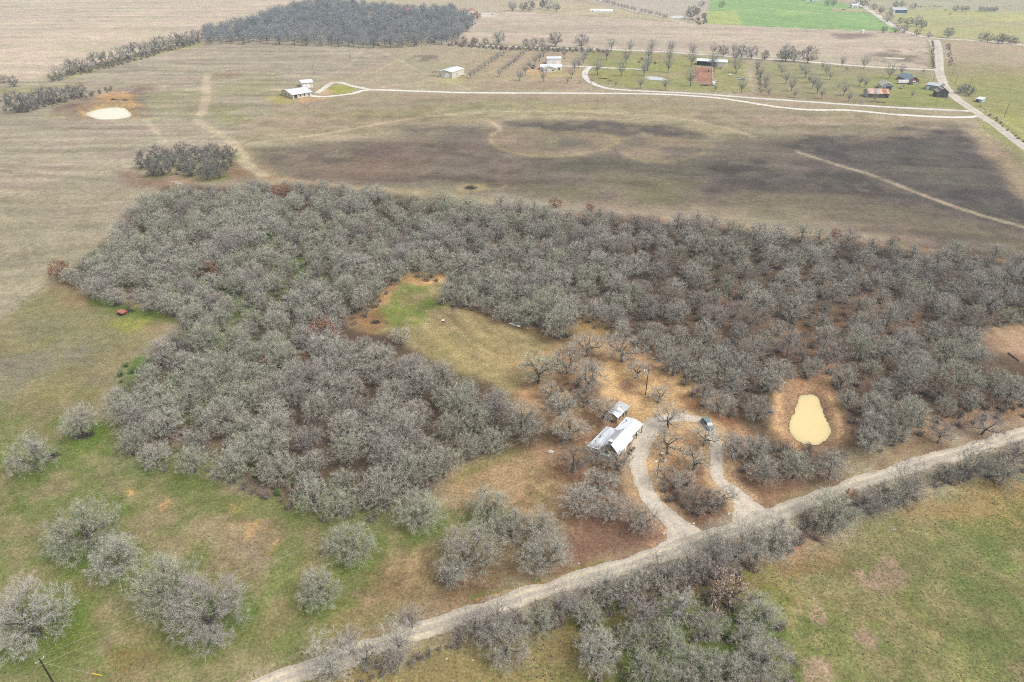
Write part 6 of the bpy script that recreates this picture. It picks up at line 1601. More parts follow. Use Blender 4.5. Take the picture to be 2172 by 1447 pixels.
def brush_pile(label, loc, r, h, seed, n=60):
    rg = random.Random(seed); o = thing("brush_pile", label, "brush pile", loc)
    for q, (c, mt) in enumerate(((n, BRUSH_DARK), (n // 3, WOOD_POST))):
        m = MB()
        for _ in range(c):
            a, d = rg.uniform(0, 6.28), r * math.sqrt(rg.random()); x, y = d * math.cos(a), d * math.sin(a) * .6
            z = h * (1 - (d / r) ** 2) * rg.random(); b = rg.uniform(0, 6.28); l = rg.uniform(.6, 1.8)
            m.tube([(x, y, z), (x + l * math.cos(b) * .5, y + l * math.sin(b) * .5, z + rg.uniform(0, .3)), (x + l * math.cos(b), y + l * math.sin(b), max(.02, z + rg.uniform(-.2, .3)))], [.09, .06, .02], 4)
        part("branches" if q == 0 else "logs", m, mt, o)
brush_pile("dark brush pile under the small oak in the pasture", G(178, 924), 2.6, 1.0, 1, 90)
brush_pile("low dark brush pile beside the spreading pasture oak", G(108, 968), 1.5, .6, 2, 40)
brush_pile("tangle of dark branches behind the rusty red trailer", G(276, 660), 1.6, .8, 3, 40)
brush_pile("dark burn pile in the middle of the straw-coloured ring", G(998, 399), 3.2, 1.2, 4, 90)
brush_pile("heap of dark brush at the clearing's near corner", G(797, 684), 1.4, .7, 5, 40)
brush_pile("fallen brushy limb under the dense oak at the clearing", G(1200, 712), 2.0, .9, 6, 60)
brush_pile("heap of dark debris on turned earth above the far pond", G(241, 212), 2.5, 1.2, 7, 50)
brush_pile("second dark heap on turned earth, nearer the bare bank of the far pond", G(265, 213), 2.0, .9, 8, 40)

def log(label, p, q, r, mt, seed=0, branches=3):
    a, b = G(*p), G(*q); o = thing("fallen_log", label, "log", a); rg = random.Random(seed); d = b - a
    m = MB(); m.tube([(0, 0, r), tuple(d * .3 + Vector((rg.uniform(-.2, .2), rg.uniform(-.2, .2), r))), tuple(d * .7 + Vector((rg.uniform(-.2, .2), .1, r))), tuple(d + Vector((0, 0, r * .6)))], [r * 1.2, r, r * .8, r * .4], 6); part("trunk", m, mt, o)
    for k in range(branches):
        f = rg.uniform(.4, .9); s = d * f + Vector((0, 0, r)); e = s + Vector((rg.uniform(-1, 1), rg.uniform(-1, 1), rg.uniform(.2, .7)))
        m = MB(); m.tube([tuple(s), tuple(s.lerp(e, .5) + Vector((0, 0, .1))), tuple(e)], [r * .4, r * .3, r * .1], 5); part("branch", m, mt, o)
    return o
log("pale bare log lying on litter above the yard", (1380, 760), (1406, 767), .16, mat_plain("bleached_wood", (.6, .56, .5), .9), 1)
log("dark log lying at the back of the brown glade", (1246, 665), (1287, 671), .22, WOOD_POST, 2)
log("dark log across the gap behind the cream pond", (1684, 720), (1712, 714), .2, WOOD_POST, 3)
log("dark fallen trunk on litter beyond the pond's bank", (1650, 783), (1668, 797), .25, WOOD_POST, 4)
log("dark limb lying on the bare clearing by the wood's far side", (2138, 750), (2162, 768), .22, WOOD_POST, 5)
log("grey limb lying across the near thicket", (1428, 1300), (1440, 1330), .2, WOOD_GREY, 6)
log("thin pale pole lying beside the near fence line", (800, 1446), (830, 1424), .08, WOOD_GREY, 7, 1)
log("long dark log lying on the lawn below the lane's bend", (1268, 166.5), (1291, 168), .3, WOOD_POST, 8, 1)
log("long dark log on the grass below the rusty barn", (1857, 217), (1880, 218.5), .35, WOOD_POST, 9, 1)

# metal sheets by the clearing
t = thing("sheet_stack", "pale blue-white metal sheets dumped at the clearing's edge", "metal sheets", G(1092, 690), -.45)
for k, (x, y, z, rr, w_) in enumerate([(-1.4, .3, .10, .1, 1.9), (.6, -.2, .2, -.1, 2.3), (1.6, -.5, .34, .05, 1.6)]):
    m = MB(); n = 9
    for i in range(n):
        x0, x1 = -w_ / 2 + w_ * i / n, -w_ / 2 + w_ * (i + 1) / n
        z0, z1 = (.04 if i % 2 else 0), (0 if i % 2 else .04)
        m.face([(x + x0, y - .45, z + z0), (x + x1, y - .45, z + z1), (x + x1, y + .45, z + z1 + rr * .5), (x + x0, y + .45, z + z0 + rr * .5)])
        m.face([(x + x0, y + .45, z + z0 + rr * .5 - .02), (x + x1, y + .45, z + z1 + rr * .5 - .02), (x + x1, y - .45, z + z1 - .02), (x + x0, y - .45, z + z0 - .02)])
    part("sheet", m, mat_plain("pale_blue_sheet", (.55, .62, .68), .4, 0, .2, 2.0) if k == 0 else ROOF_WORN, t)
# game feeder in the clearing
t = thing("game_feeder", "tripod game feeder with white top and rusty legs in the clearing", "feeder", G(940, 691), .4)
m = MB(); m.tube([(0, 0, 1.3), (0, 0, 1.55), (0, 0, 2.2)], [.18, .42, .42], 10); part("barrel", m, mat_plain("dark_barrel", (.06, .065, .06), .6), t)
m = MB(); m.tube([(0, 0, 2.2), (0, 0, 2.26), (0, 0, 2.36)], [.46, .46, .2], 10); part("lid", m, PAINT_WHITE, t)
for k in range(3):
    aa = k * 2.09; m = MB(); m.tube([(.36 * math.cos(aa), .36 * math.sin(aa), 1.8), (.95 * math.cos(aa), .95 * math.sin(aa), 0)], [.05, .05], 5); part("leg", m, RUSTY, t)
# pipe frame by the field corner
t = thing("pipe_frame", "white pipe cattle frame standing at the wood's far corner", "frame", G(377, 392), -.12)
def pipe(par, nm, pts, r=.07, mt=PAINT_WHITE):
    m = MB(); m.tube(pts, [r] * len(pts), 5); return part(nm, m, mt, par)
pipe(t, "rail", [(-3.0, 0, 1.6), (2.2, 0, 1.7)]); pipe(t, "rail", [(-1.2, 0, 1.1), (2.2, 0, 1.1)]); pipe(t, "leg", [(-3.0, 0, 1.6), (-3.8, -.4, .0)])
pipe(t, "leg", [(-1.2, 0, 1.7), (-1.2, 0, 0)]); pipe(t, "leg", [(2.2, 0, 1.7), (2.4, 0, 0)]); pipe(t, "leg", [(1.2, 0, 1.1), (.6, -1.4, 0)]); pipe(t, "rail", [(-1.2, 0, .6), (2.3, 0, .6)])
# frame left on the far pond bank
t = thing("pipe_frame", "pale pipe frame lying on turned earth above the far pond", "frame", G(268, 196), .6)
pipe(t, "rail", [(-3, 0, .5), (3, 0, .5)]); pipe(t, "rail", [(-3, 0, .5), (-1, 2.4, .4)]); pipe(t, "rail", [(3, 0, .5), (4, 2.0, .4)]); pipe(t, "leg", [(-3, 0, .5), (-3, 0, 0)]); pipe(t, "leg", [(3, 0, .5), (3, 0, 0)])

# ------------------------------------------------------------------ poles and lines
def pole(name, label, base, h, r=.14, arm=None, lamp=None, can=False, mat=None, rz=0.0, group=None):
    o = thing(name, label, "pole", base, rz, group)
    m = MB(); m.tube([(0, 0, -.3), (0, 0, h * .5), (0, 0, h)], [r, r * .88, r * .72], 7); part("post", m, mat or WOOD_POST, o)
    if arm:
        m = MB(); m.box(-arm / 2, arm / 2, -.06, .06, h - .45, h - .32); ca = part("crossarm", m, WOOD_GREY, o)
        for s in (-1, 1):
            m = MB(); m.tube([(s * arm * .45, 0, h - .32), (s * arm * .45, 0, h - .12)], [.06, .045], 6); part("insulator", m, PAINT_WHITE, ca)
    if lamp:
        m = MB(); m.tube([(0, 0, h - .5), (lamp * .5, 0, h - .3), (lamp, 0, h - .32)], [.035, .035, .035], 5); la = part("lamp_arm", m, STEEL, o)
        m = MB(); m.tube([(lamp, 0, h - .62), (lamp, 0, h - .5), (lamp, 0, h - .3)], [.2, .24, .1], 8); part("lamp_head", m, PAINT_WHITE, la)
    if can:
        m = MB(); m.tube([(-.38, 0, h - 2.0), (-.38, 0, h - 1.1)], [.24, .24], 9); part("transformer", m, STEEL, o)
    return o
tp = G(84, 1399, 9.6)
pole("utility_pole", "dark utility pole with short crossarm at the pasture's near corner", (tp.x, tp.y, 0), 9.8, .17, 1.5, None, False, mat_plain("creosote_pole", (.04, .028, .02), .9), 1.1)
pole("lamp_pole", "wooden pole with lamp arm and transformer on the sand above the farmhouse", G(1369, 838), 9.4, .15, None, -1.3, True, None, .1)
pole("lamp_pole", "wooden pole with white lamp on the driveway island", G(1393, 1014), 6.2, .12, None, -.9, False, None, .2)
for (x, y, h, lb) in [(742, 126, 9.5, "bare wooden pole in the stubble before the far wood"), (666, 161, 9.5, "wooden pole on the bare ground behind the cream house"), (2018.5, 161, 11, "tall wooden pole in the pasture beside the county road bend"), (2056, 186, 9, "wooden pole behind the three leaning trees"), (2130, 248, 10, "lone wooden pole in the green pasture past the county road"), (1978, 174, 7, "short pole between the red house and the metal shop"), (2026, 178, 8, "pole on the verge of the county road before the leaning trees"), (1353.5, 36, 8, "pole by the fence below the lane avenue")]:
    pole("utility_pole", lb, G(x, y), h, .16, 1.4, None, False, None, .3)
pole("light_pole", "pale steel light pole beside the cream house", G(610, 182), 9.5, .1, None, -.6, False, STEEL)
for (x, y, h, lb) in [(2061, 168.5, 9, "pale light pole above the leaning trees"), (798.5, 99, 8, "light pole by the teal hut")]:
    pole("light_pole", lb, G(x, y), h, .1, None, .6, False, STEEL)
# guy wire with its yellow guard
q0 = Vector((tp.x, tp.y, 8.6)); q1 = G(219, 1433.5)
gw = thing("guy_wire", "guy wire with yellow guard staying the dark utility pole", "guy wire", q1)
m = MB(); m.tube([tuple(q0 - q1), (0, 0, 0)], [.012, .012], 4); part("wire", m, STEEL, gw)
dv = (q0 - q1).normalized()
m = MB(); m.tube([tuple(dv * .15), tuple(dv * 2.1)], [.07, .07], 6); part("guard", m, YELLOW, gw)
WIRE = mat_plain("bare_wire", (.55, .52, .42), .5, .2)
def cable(label, a, b, sag, r=.012, n=24):
    a, b = Vector(a), Vector(b); mid = a.lerp(b, .5)
    pts = []
    for i in range(n + 1):
        f = i / n; p = a.lerp(b, f); p.z -= sag * 4 * f * (1 - f); pts.append(tuple(p - Vector((mid.x, mid.y, 0))))
    m = MB(); m.tube(pts, [r] * (n + 1), 4)
    o = tag(link("power_line", m.mesh("power_line", [WIRE])), label, "cable", "power lines to the farmhouse"); o.location = (mid.x, mid.y, 0)
hp = G(1369, 838)
for s, lb in ((-1, "upper of two thin power lines from the pasture pole to the farmhouse lamp pole"), (1, "lower of two thin power lines from the pasture pole to the farmhouse lamp pole")):
    cable(lb, (tp.x + s * .3, tp.y - s * .55, 9.6 if s < 0 else 8.9), (hp.x + s * .2, hp.y, 9.2 if s < 0 else 8.4), 3.2)
for s, lb in ((-1, "upper thin power line running out of the pasture from the dark pole"), (1, "lower thin power line running out of the pasture from the dark pole")):
    d = Vector((tp.x - hp.x, tp.y - hp.y, 0)).normalized() * 80
    cable(lb, (tp.x + s * .3, tp.y - s * .55, 9.6 if s < 0 else 8.9), (tp.x + d.x + s * .3, tp.y + d.y, 9.2 if s < 0 else 8.5), 1.4)
i2 = G(1393, 1014)
cable("thin power line from the farmhouse lamp pole to the island lamp pole", (hp.x, hp.y, 8.2), (i2.x, i2.y, 5.9), .9)

# ------------------------------------------------------------------ fences
def fence(label, pts, spacing, hgt=1.2, wires=3, r=.06, mt=None, wire_r=.012, name="wire_fence", rail=False):
    W = [G(*p) for p in pts]; o = thing(name, label, "fence", W[0])
    org = W[0]; posts = []
    for a, b in zip(W[:-1], W[1:]):
        n = max(1, int((b - a).length / spacing))
        for i in range(n): posts.append(a.lerp(b, i / n))
    posts.append(W[-1])
    pm = MB(); pm.tube([(0, 0, -.2), (0, 0, hgt)], [r, r * .9], 5); pme = pm.mesh("post", [mt or WOOD_POST])
    for p in posts[:290]:
        c = link("post", pme, o); c.location = p - org; c.rotation_euler = (rng.uniform(-.05, .05), rng.uniform(-.05, .05), rng.uniform(0, 3))
    for k in range(wires):
        z = hgt * (k + 1) / wires - .06
        m = MB(); m.tube([tuple(p - org + Vector((0, 0, z))) for p in posts], [wire_r] * len(posts), 4 if rail else 3); part("rail" if rail else "wire", m, (mt or WOOD_GREY) if rail else WIRE, o)
    return o
fence("wire fence crossing the pasture to the wood's far tip", [(-60, 722), (0, 680), (50, 642), (110, 600)], 5)
fence("wire fence along the uphill verge of the gravel road", [(420, 1500), (540, 1436), (640, 1390), (760, 1346), (900, 1300)], 4)
fence("wire fence along the field side of the near road hedge", [(640, 1480), (740, 1432), (800, 1418), (890, 1388), (980, 1362)], 3.5, 1.1, 3, .07)
fence("wire fence between the stubble and the pecan orchard", [(972, 170), (990, 160), (1030, 134), (1062, 112)], 5, 1.5, 3, .09)
fence("wire fence along the county road's house side", [(2172, 352), (2120, 304), (2085, 268), (2070, 252)], 6, 1.3, 3, .08)
fence("wire fence along the county road's pasture side", [(2240, 352), (2140, 274), (2080, 222), (2040, 194), (2018, 172), (2010, 150)], 6, 1.3, 3, .08)
fence("wire fence below the north road junction", [(1978, 86), (1977, 110), (1978, 146)], 6, 1.3, 3, .08)
fence("wire fence along the green field's lower side", [(1490, 56), (1600, 61), (1760, 69), (1890, 74)], 9, 1.4, 2, .1)
fence("wire fence between the north stubble and the lane avenue", [(1080, 24), (1180, 28), (1260, 31), (1350, 39), (1430, 47)], 9, 1.4, 2, .1)
fence("wire fence beside the farm track in the orchard", [(1604, 138), (1608, 165), (1613, 198)], 5, 1.4, 3, .08)
fence("pipe rail fence round the red horse pen", [(1471, 176.5), (1474, 143), (1511, 145), (1512, 179.5), (1471, 176.5)], 4, 1.5, 3, .06, PAINT_WHITE, .05, "horse_pen", True)
fence("weathered pole corral standing in weeds on the stubble", [(864, 128), (882, 119), (930, 117.5), (928, 130), (905, 131), (864, 128)], 3, 1.8, 2, .1, WOOD_GREY, .05, "corral", True)
# gate posts on the orchard drive
for k, (x, y) in enumerate([(1809, 222), (1813, 222.5), (1824, 223), (1829, 223.5)]):
    m = MB(); m.tube([(0, 0, 0), (0, 0, 2.2)], [.14, .12], 6)
    o = tag(link("gate_post", m.mesh("gate_post", [WOOD_POST])), "%s dark gate post on the lane below the rusty barn" % ORD[k], "post", "gate posts on the orchard lane"); o.location = G(x, y)

# ------------------------------------------------------------------ animals and odd things
def cow_mesh(mt):
    m = MB()
    m.tube([(-1.05, 0, 1.0), (-.95, 0, 1.02), (-.4, 0, .98), (.3, 0, .96), (.75, 0, 1.05), (.95, 0, 1.15)], [.12, .33, .40, .42, .36, .2], 8)
    m.tube([(.85, 0, 1.15), (1.15, 0, 1.32), (1.35, 0, 1.35), (1.68, 0, 1.12)], [.24, .18, .19, .10], 7)
    for s in (-1, 1):
        m.tube([(.62, s * .2, .9), (.66, s * .2, .5), (.62, s * .2, 0)], [.15, .08, .07], 5)
        m.tube([(-.78, s * .22, .95), (-.66, s * .22, .62), (-.86, s * .22, .42), (-.80, s * .22, 0)], [.22, .13, .08, .07], 5)
        m.tube([(1.28, s * .14, 1.46), (1.24, s * .36, 1.44)], [.06, .03], 4)
    m.tube([(-1.05, 0, 1.2), (-1.18, 0, .9), (-1.16, 0, .45)], [.05, .03, .05], 4)
    return m.mesh("cow", [mt], True)
CW = cow_mesh(COAT); CP = cow_mesh(COAT_PALE)
cows = [(1948, 15.3, 0, "cow at the near end of the herd beside the round oak"), (1953, 15.6, 0, "second cow of the herd beside the round oak"), (1962, 15.5, 1, "third cow of the herd on the far pasture"), (1972, 15, 2, "cow in the middle of the herd line"), (1981, 14, .4, "cow past the middle of the herd line"), (1984, 14.3, 2.6, "cow close behind the middle of the herd line"), (1990, 14.6, 0, "cow near the far end of the herd line"), (1996, 14.9, 3, "last cow of the herd line"),
        (2004, 23, 0, "lone cow standing before the herd on the pale pasture"), (2015, 31.5, .3, "lone cow lying nearest in the pale pasture"), (1787, 21.8, 0, "cow on the bare strip above the green field"), (1791, 21.6, 2.8, "second cow on the bare strip above the green field"), (1355, 134, 0, "dark cow on the orchard lawn nearest the lane"), (1389, 136, .2, "dark cow on the orchard lawn between two pecan rows"), (1361, 127, 2, "dark cow farthest back on the orchard lawn")]
for k, (x, y, rz, lb) in enumerate(cows):
    o = tag(link("cow", CW), "dark brown " + lb if not lb.startswith("dark") else lb, "cow", "grazing cattle"); o.location = G(x, y); o.rotation_euler = (0, 0, rz); o.scale = (1.25,) * 3
o = tag(link("cow", CP), "pale cow alone in the middle of the far east pasture", "cow", "grazing cattle"); o.location = G(2066, 41.5); o.scale = (1.25,) * 3
def horse_mesh():
    m = MB()
    m.tube([(-.95, 0, 1.3), (-.85, 0, 1.32), (-.3, 0, 1.22), (.3, 0, 1.25), (.75, 0, 1.35)], [.12, .32, .33, .34, .24], 8)
    m.tube([(.7, 0, 1.4), (1.0, 0, 1.75), (1.2, 0, 2.05), (1.55, 0, 1.8)], [.24, .16, .14, .08], 7)
    for s in (-1, 1):
        m.tube([(.6, s * .17, 1.15), (.64, s * .17, .6), (.6, s * .17, 0)], [.15, .07, .06], 5)
        m.tube([(-.75, s * .18, 1.25), (-.6, s * .18, .8), (-.82, s * .18, .55), (-.76, s * .18, 0)], [.22, .12, .07, .06], 5)
    m.tube([(-.95, 0, 1.45), (-1.15, 0, 1.0), (-1.12, 0, .55)], [.05, .07, .03], 4)
    return m.mesh("horse", [COAT], True)
HM = horse_mesh()
for (x, y, rz, lb) in [(1479, 157, 1.5, "dark horse in the red pen nearest the tall pecan"), (1503, 152, 1.7, "dark horse in the red pen nearest the white bay"), (1490, 142.6, .2, "dark horse at the barn side of the red pen")]:
    o = tag(link("horse", HM), lb, "horse", "horses in the red pen"); o.location = G(x, y); o.rotation_euler = (0, 0, rz)

trailer("stock_trailer", "long white slatted trailer between the tin barn and the red house", G(1914, 177.5), .05, 9, 2.6, STEEL, .7, 2.2, PAINT_WHITE)
trailer("horse_trailer", "white horse trailer below the red horse pen", G(1513.5, 181), 1.4, 4.5, 2.2, STEEL, .6, 2.0, PAINT_WHITE)
trailer("flatbed_trailer", "dark low trailer loaded with scrap beside the horse trailer", G(1496, 182), .05, 8, 2.4, WOOD_POST, .7)
trailer("flatbed_trailer", "pale empty trailer at the far wood's edge beside the dark pickup", G(818, 98), .05, 7, 2.4, STEEL, .7)
def farm_gear(label, loc, rz, mt, s=1.0):
    o = thing("farm_implement", label, "implement", loc, rz, None, s)
    m = MB(); m.box(-2.4, 2.4, -.12, .12, .8, .98); m.box(-.1, .1, -1.6, 1.4, .8, .97); part("toolbar", m, mt, o)
    for k in range(6):
        m = MB(); x = -2.2 + k * .88; m.tube([(x, 0, .85), (x, -.5, .5), (x, -.35, .05)], [.05, .05, .03], 4); part("tine", m, mt, o)
    for s_ in (-1, 1):
        m = MB(); m.tube([(s_ * 1.2 - .12, .5, .45), (s_ * 1.2 + .12, .5, .45)], [.45, .45], 10); part("wheel", m, RUBBER, o)
    return o
farm_gear("dark tilling implement parked beside the beige metal shed", G(918, 162), .2, WOOD_POST, 1.2)
farm_gear("second dark implement behind the first by the beige shed", G(921, 155), .1, WOOD_POST, 1.2)
farm_gear("rusty implement under pecans before the pole barn", G(1526, 146.5), .3, RUSTY, 1.2)
farm_gear("rusty implement at the hedge below the upper road", G(995, 100), .1, RUSTY, 1.0)
farm_gear("grey implement on the lane verge below the rusty barn", G(1826, 217), .4, STEEL, 1.0)
farm_gear("rusty implement lying in the lawn by the lane bend", G(1293, 172.5), .2, RUSTY, .9)
def boat(label, loc, rz):
    o = thing("small_boat", label, "boat", loc, rz)
    m = MB(); n = 7
    for i in range(n + 1):
        f = i / n; w_ = 1.0 * min(1, (1 - f) * 2.2) + .04; x = -2.4 + 4.8 * f
        m.v += [(x, -w_, .95 + .2 * f), (x, -w_ * .6, .35 + .15 * f), (x, w_ * .6, .35 + .15 * f), (x, w_, .95 + .2 * f)]
    for i in range(n):
        for j in range(3): m.f.append((i * 4 + j, (i + 1) * 4 + j, (i + 1) * 4 + j + 1, i * 4 + j + 1)); m.m.append(0)
    m.f.append((3, 2, 1, 0)); m.m.append(0)
    part("hull", m, PAINT_WHITE, o)
    m = MB(); m.box(-2.2, .8, -.85, .85, .75, .8); part("cover", m, PAINT_WHITE, o)
    for s in (-1, 1):
        m = MB(); m.tube([(-.4, s * .7, .3), (-.4, s * .9, .3)], [.3, .3], 10); part("wheel", m, RUBBER, o)
boat("white boat on its trailer beside the beige metal shed", G(982, 160), .3)
# tractor beside the white house
t = thing("tractor", "red tractor standing under pecans beside the white orchard house", "tractor", G(1130, 146), .3)
m = MB(); m.box(.2, 1.9, -.35, .35, .8, 1.5); part("hood", m, RED_PAINT, t)
m = MB(); m.box(-.9, .2, -.5, .5, .7, 1.15); part("seat_deck", m, RED_PAINT, t)
m = MB(); m.box(-1.0, .3, -.65, .65, 2.2, 2.3); part("canopy", m, PAINT_WHITE, t)
for s in (-1, 1):
    m = MB(); m.box(-.85, -.78, s * .5 - .04, s * .5 + .04, 1.15, 2.2); part("post", m, RUBBER, t)
    m = MB(); m.tube([(-.5, s * .55, .75), (-.5, s * .95, .75)], [.75, .75], 14); part("wheel", m, RUBBER, t)
    m = MB(); m.tube([(1.5, s * .5, .42), (1.5, s * .75, .42)], [.42, .42], 12); part("wheel", m, RUBBER, t)
# hut, tank, sign-like bits
t = thing("hut", "tiny teal hut at the far wood's edge", "hut", G(778.5, 95.5), .1)
m = MB(); m.box(-1.8, 1.8, -1.5, 1.5, 0, 2.4); part("wall", m, TEAL, t); m = MB(); m.slab([(-2, -1.7, 2.6), (2, -1.7, 2.6), (2, 1.7, 3.2), (-2, 1.7, 3.2)], .12); part("roof", m, TEAL, t)
m = MB(); m.box(-.5, .5, -1.56, -1.5, .05, 2.0); part("door", m, BLUE_PAINT, t)
t = thing("water_tank", "white water tank at the green field's lower fence", "tank", G(1829, 70), 0)
m = MB(); m.tube([(0, 0, 0), (0, 0, 3.2), (0, 0, 3.9)], [1.9, 1.9, .6], 14); part("tank", m, PAINT_WHITE, t); m = MB(); m.tube([(0, 0, 3.9), (0, 0, 4.1)], [.4, .35], 10); part("lid", m, STEEL, t)
t = thing("planter", "round stone planter with dark shrubs on the driveway island", "planter", G(1408, 977), 0)
m = MB(); m.tube([(0, 0, 0), (0, 0, .4), (0, 0, .45)], [.7, .75, .6], 10); part("basin", m, ROCK, t); o_ = link("plant", BUSH[1], t); o_.location = (0, 0, .3); o_.scale = (.4, .4, .35)
t = thing("bird_bath", "white bowl on a pedestal beside the island's dark-limbed oak", "bird bath", G(1406, 975.5) + Vector((.2, 1.6, 0)), 0)
m = MB(); m.tube([(0, 0, 0), (0, 0, .8)], [.16, .12], 8); part("pedestal", m, CONCRETE, t); m = MB(); m.tube([(0, 0, .8), (0, 0, .9), (0, 0, .98)], [.15, .4, .5], 10); part("bowl", m, PAINT_WHITE, t)
for k, (x, y, lb) in enumerate([(1408, 1135, "white roadside marker board on litter by the main driveway mouth"), (1471, 1114, "white marker board on the island's litter near the road"), (1546, 1093, "small white marker at the island's road corner")]):
    t = thing("marker_board", lb, "marker", G(x, y), .4)
    m = MB(); m.box(-.3, .3, -.02, .02, .3, .75); part("board", m, PAINT_WHITE, t); m = MB(); m.box(-.03, .03, .021, .06, -.1, .7); part("stake", m, WOOD_GREY, t)
for k, (x, y, s, lb) in enumerate([(1168, 960, .9, "pale boulder at the meadow's corner below the farmhouse"), (1242, 939, .3, "small white rock at the lean-to's low corner"), (1725, 1270, .25, "white stone on grass above the upper dead patch"), (1002, 1401, .3, "white stone on the near field beside the star-shaped oak"), (947, 1398, .3, "pale stone on the near field by the fence line"), (1227, 1196, .3, "white stone by the green road ditch"), (1402, 782, .5, "pale rock at the yard's wooded edge")]):
    o = tag(link("boulder", rock(50 + k, s).mesh("boulder", [ROCK])), lb, "rock"); o.location = G(x, y)
t = thing("bone_pile", "scatter of white bleached sticks on the green field's grass", "sticks", G(1892, 1121), 0)
for k in range(7):
    m = MB(); a = k * .9; m.tube([(.5 * math.cos(a) - .3, .5 * math.sin(a), .05), (.6 * math.cos(a + .5) + .4, .6 * math.sin(a + .8), .12)], [.05, .03], 4); part("stick", m, ROCK, t)
t = thing("hay_bale", "pale round bale left at the far field's edge", "bale", G(1829, 60), 0) if False else None

# cow pats and weeds: dark specks nobody could count on the near field
sp = MB(); rs = random.Random(77)
for (poly, n) in (([(1600, 1230), (2000, 1060), (2172, 1040), (2172, 1447), (1700, 1447)], 240), ([(1080, 1360), (1230, 1330), (1240, 1447), (1100, 1447)], 90), ([(0, 900), (380, 1020), (620, 1130), (700, 1380), (560, 1430), (0, 1447)], 90)):
    W = [np.array(p) for p in px2w(poly)]
    xs, ys = [p[0] for p in W], [p[1] for p in W]; c = 0
    while c < n:
        x, y = rs.uniform(min(xs), max(xs)), rs.uniform(min(ys), max(ys))
        if not in_poly(x, y, W): continue
        c += 1; r = rs.uniform(.10, .24); k = len(sp.v)
        for j in range(6): sp.v.append((x + r * math.cos(j * 1.047) * rs.uniform(.6, 1.2), y + r * math.sin(j * 1.047) * rs.uniform(.6, 1.2), .02))
        sp.v.append((x, y, .10))
        for j in range(6): sp.f.append((k + j, k + (j + 1) % 6, k + 6)); sp.m.append(0)
o = link("dung_specks", sp.mesh("dung_specks", [BRUSH_DARK])); o["kind"] = "stuff"

# grass tufts on the near pastures and verges: nobody could count them
def tuft(seed, mt, r=.28, h=.26, blades=11):
    rg = random.Random(seed); m = MB()
    for _ in range(blades):
        a, d = rg.uniform(0, 6.28), r * .5 * rg.random(); x, y = d * math.cos(a), d * math.sin(a); b = rg.uniform(0, 6.28); l = rg.uniform(.5, 1)
        w_ = .035; cx_, cy_ = -math.sin(b) * w_, math.cos(b) * w_
        m.face([(x - cx_, y - cy_, -.02), (x + cx_, y + cy_, -.02), (x + r * l * math.cos(b), y + r * l * math.sin(b), h * rg.uniform(.3, 1))])
    return m.mesh("grass_tuft", [mt])
G_STRAW = mat_twig("straw_blades", [(.27, .235, .14), (.32, .28, .175), (.25, .22, .13)], .25)
G_OLIVE = mat_twig("olive_blades", [(0.238, 0.238, 0.098), (0.308, 0.294, 0.126), (0.210, 0.224, 0.084)], .25)
G_GREEN = mat_twig("green_blades", [(0.154, 0.224, 0.063), (0.196, 0.266, 0.077), (0.140, 0.203, 0.056)], .25)
G_LEAF = mat_twig("leaf_litter_clumps", [(0.280, 0.161, 0.105), (0.350, 0.210, 0.140), (0.210, 0.126, 0.084)], .3)
rn = np.random.default_rng(12)
ROADW = np.array(px2w(smooth(ROAD_N, 4)))
def tufts(name, label, mt, polys, n, seed, thr, size, lo=.6, hi=1.3, h=.26):
    pool_ = pool(name + "_shapes", [(tuft(seed + i, mt, .28, h), []) for i in range(4)])
    rows = []
    for poly in polys:
        P = px2w(poly); xs, ys = [p[0] for p in P], [p[1] for p in P]
        x = rn.uniform(min(xs), max(xs), n * 2); y = rn.uniform(min(ys), max(ys), n * 2)
        ok = (sd_poly(x, y, P) < 0) & (fbm(x, y, size, seed, 3) > thr) & (d_line(x, y, [tuple(p) for p in ROADW]) > ROAD_W * .5 + .4)
        x, y = x[ok][:n], y[ok][:n]
        z = ground_z(x, y)
        for i in range(len(x)): rows.append((x[i], y[i], z[i], rn.uniform(lo, hi), rn.uniform(0, 6.28), int(rn.integers(4))))
    return massed(name, rows, pool_, label)
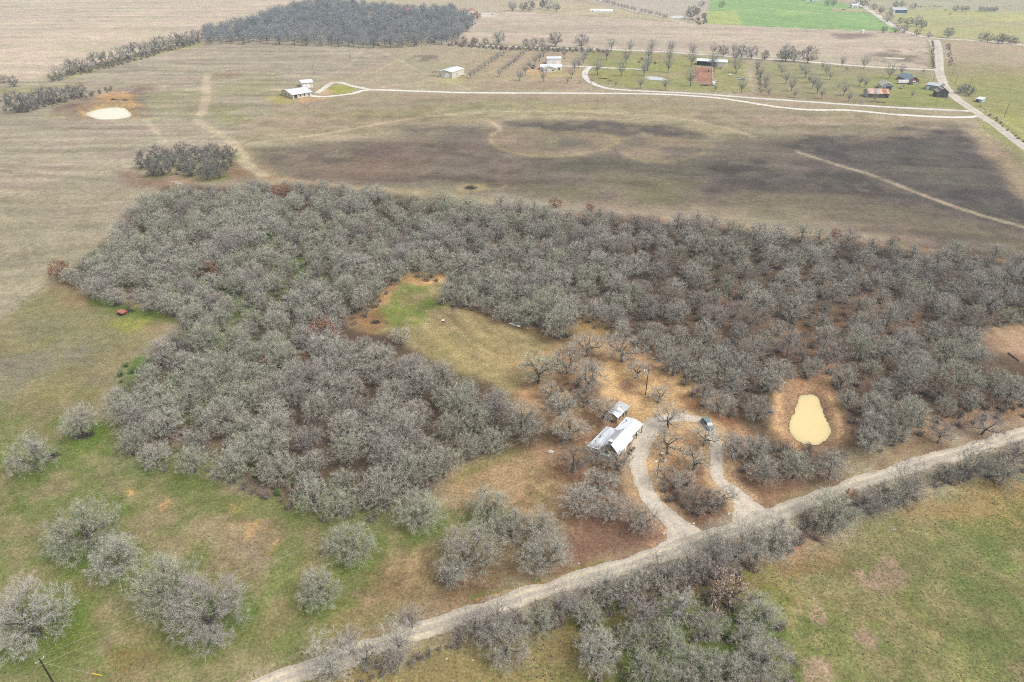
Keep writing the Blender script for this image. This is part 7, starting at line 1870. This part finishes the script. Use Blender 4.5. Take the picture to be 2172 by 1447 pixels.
WEST = [(-260, 880), (0, 700), (300, 660), (240, 830), (240, 960), (420, 1015), (590, 1080), (760, 1125), (900, 1120), (1000, 1000), (1140, 960), (1180, 1100), (1120, 1230), (860, 1330), (560, 1440), (400, 1520), (-260, 1520)]
EAST = [(960, 1370), (1230, 1340), (1260, 1500), (1660, 1500), (1700, 1350), (1600, 1230), (1720, 1150), (1960, 1050), (2172, 1000), (2420, 990), (2420, 1540), (700, 1540), (740, 1450)]
LITT = [(1180, 1000), (1250, 990), (1340, 1030), (1430, 1140), (1330, 1185), (1160, 1230), (960, 1285), (930, 1240), (1100, 1190), (1190, 1120)]
LITT2 = [(1530, 960), (1600, 990), (1700, 1000), (1880, 955), (1980, 930), (1780, 1020), (1600, 1070), (1550, 1040)]
tufts("straw_grass", "dry straw grass tufts on the near pastures", G_STRAW, [WEST, EAST], 11000, 401, .5, 6, .4, .95)
tufts("olive_grass", "olive grass tufts on the near pastures", G_OLIVE, [WEST, EAST], 16000, 421, .42, 5, .45, 1.0)
tufts("green_grass", "short green grass tufts on the near pastures", G_GREEN, [WEST, EAST], 14000, 441, .5, 7, .45, 1.0)
tufts("leaf_litter", "red-brown fallen leaves on the ground by the driveway and road", G_LEAF, [LITT, LITT2], 7000, 461, .35, 4, .4, .9, .10)
CLEARP = [(845, 600), (900, 600), (930, 640), (1000, 665), (1080, 700), (1180, 745), (1130, 795), (1060, 830), (900, 755), (820, 690)]
tufts("clearing_grass", "dry grass tufts in the clearing", G_STRAW, [CLEARP], 5000, 481, .45, 4, .5, 1.0)

# ------------------------------------------------------------------ the air
hz = MB(); hz.box(-1900, 1900, -60, 3400, -6, 124)
hm = bpy.data.materials.new("haze_air"); hm.use_nodes = True
hm.node_tree.nodes.clear()
ho = hm.node_tree.nodes.new("ShaderNodeOutputMaterial"); hv = hm.node_tree.nodes.new("ShaderNodeVolumePrincipled")
hv.inputs["Color"].default_value = (.70, .85, 1.0, 1); hv.inputs["Density"].default_value = HAZE; hv.inputs["Anisotropy"].default_value = 0.2
hm.node_tree.links.new(hv.outputs[0], ho.inputs["Volume"])
ho_ = link("haze", hz.mesh("haze", [hm])); ho_["kind"] = "stuff"
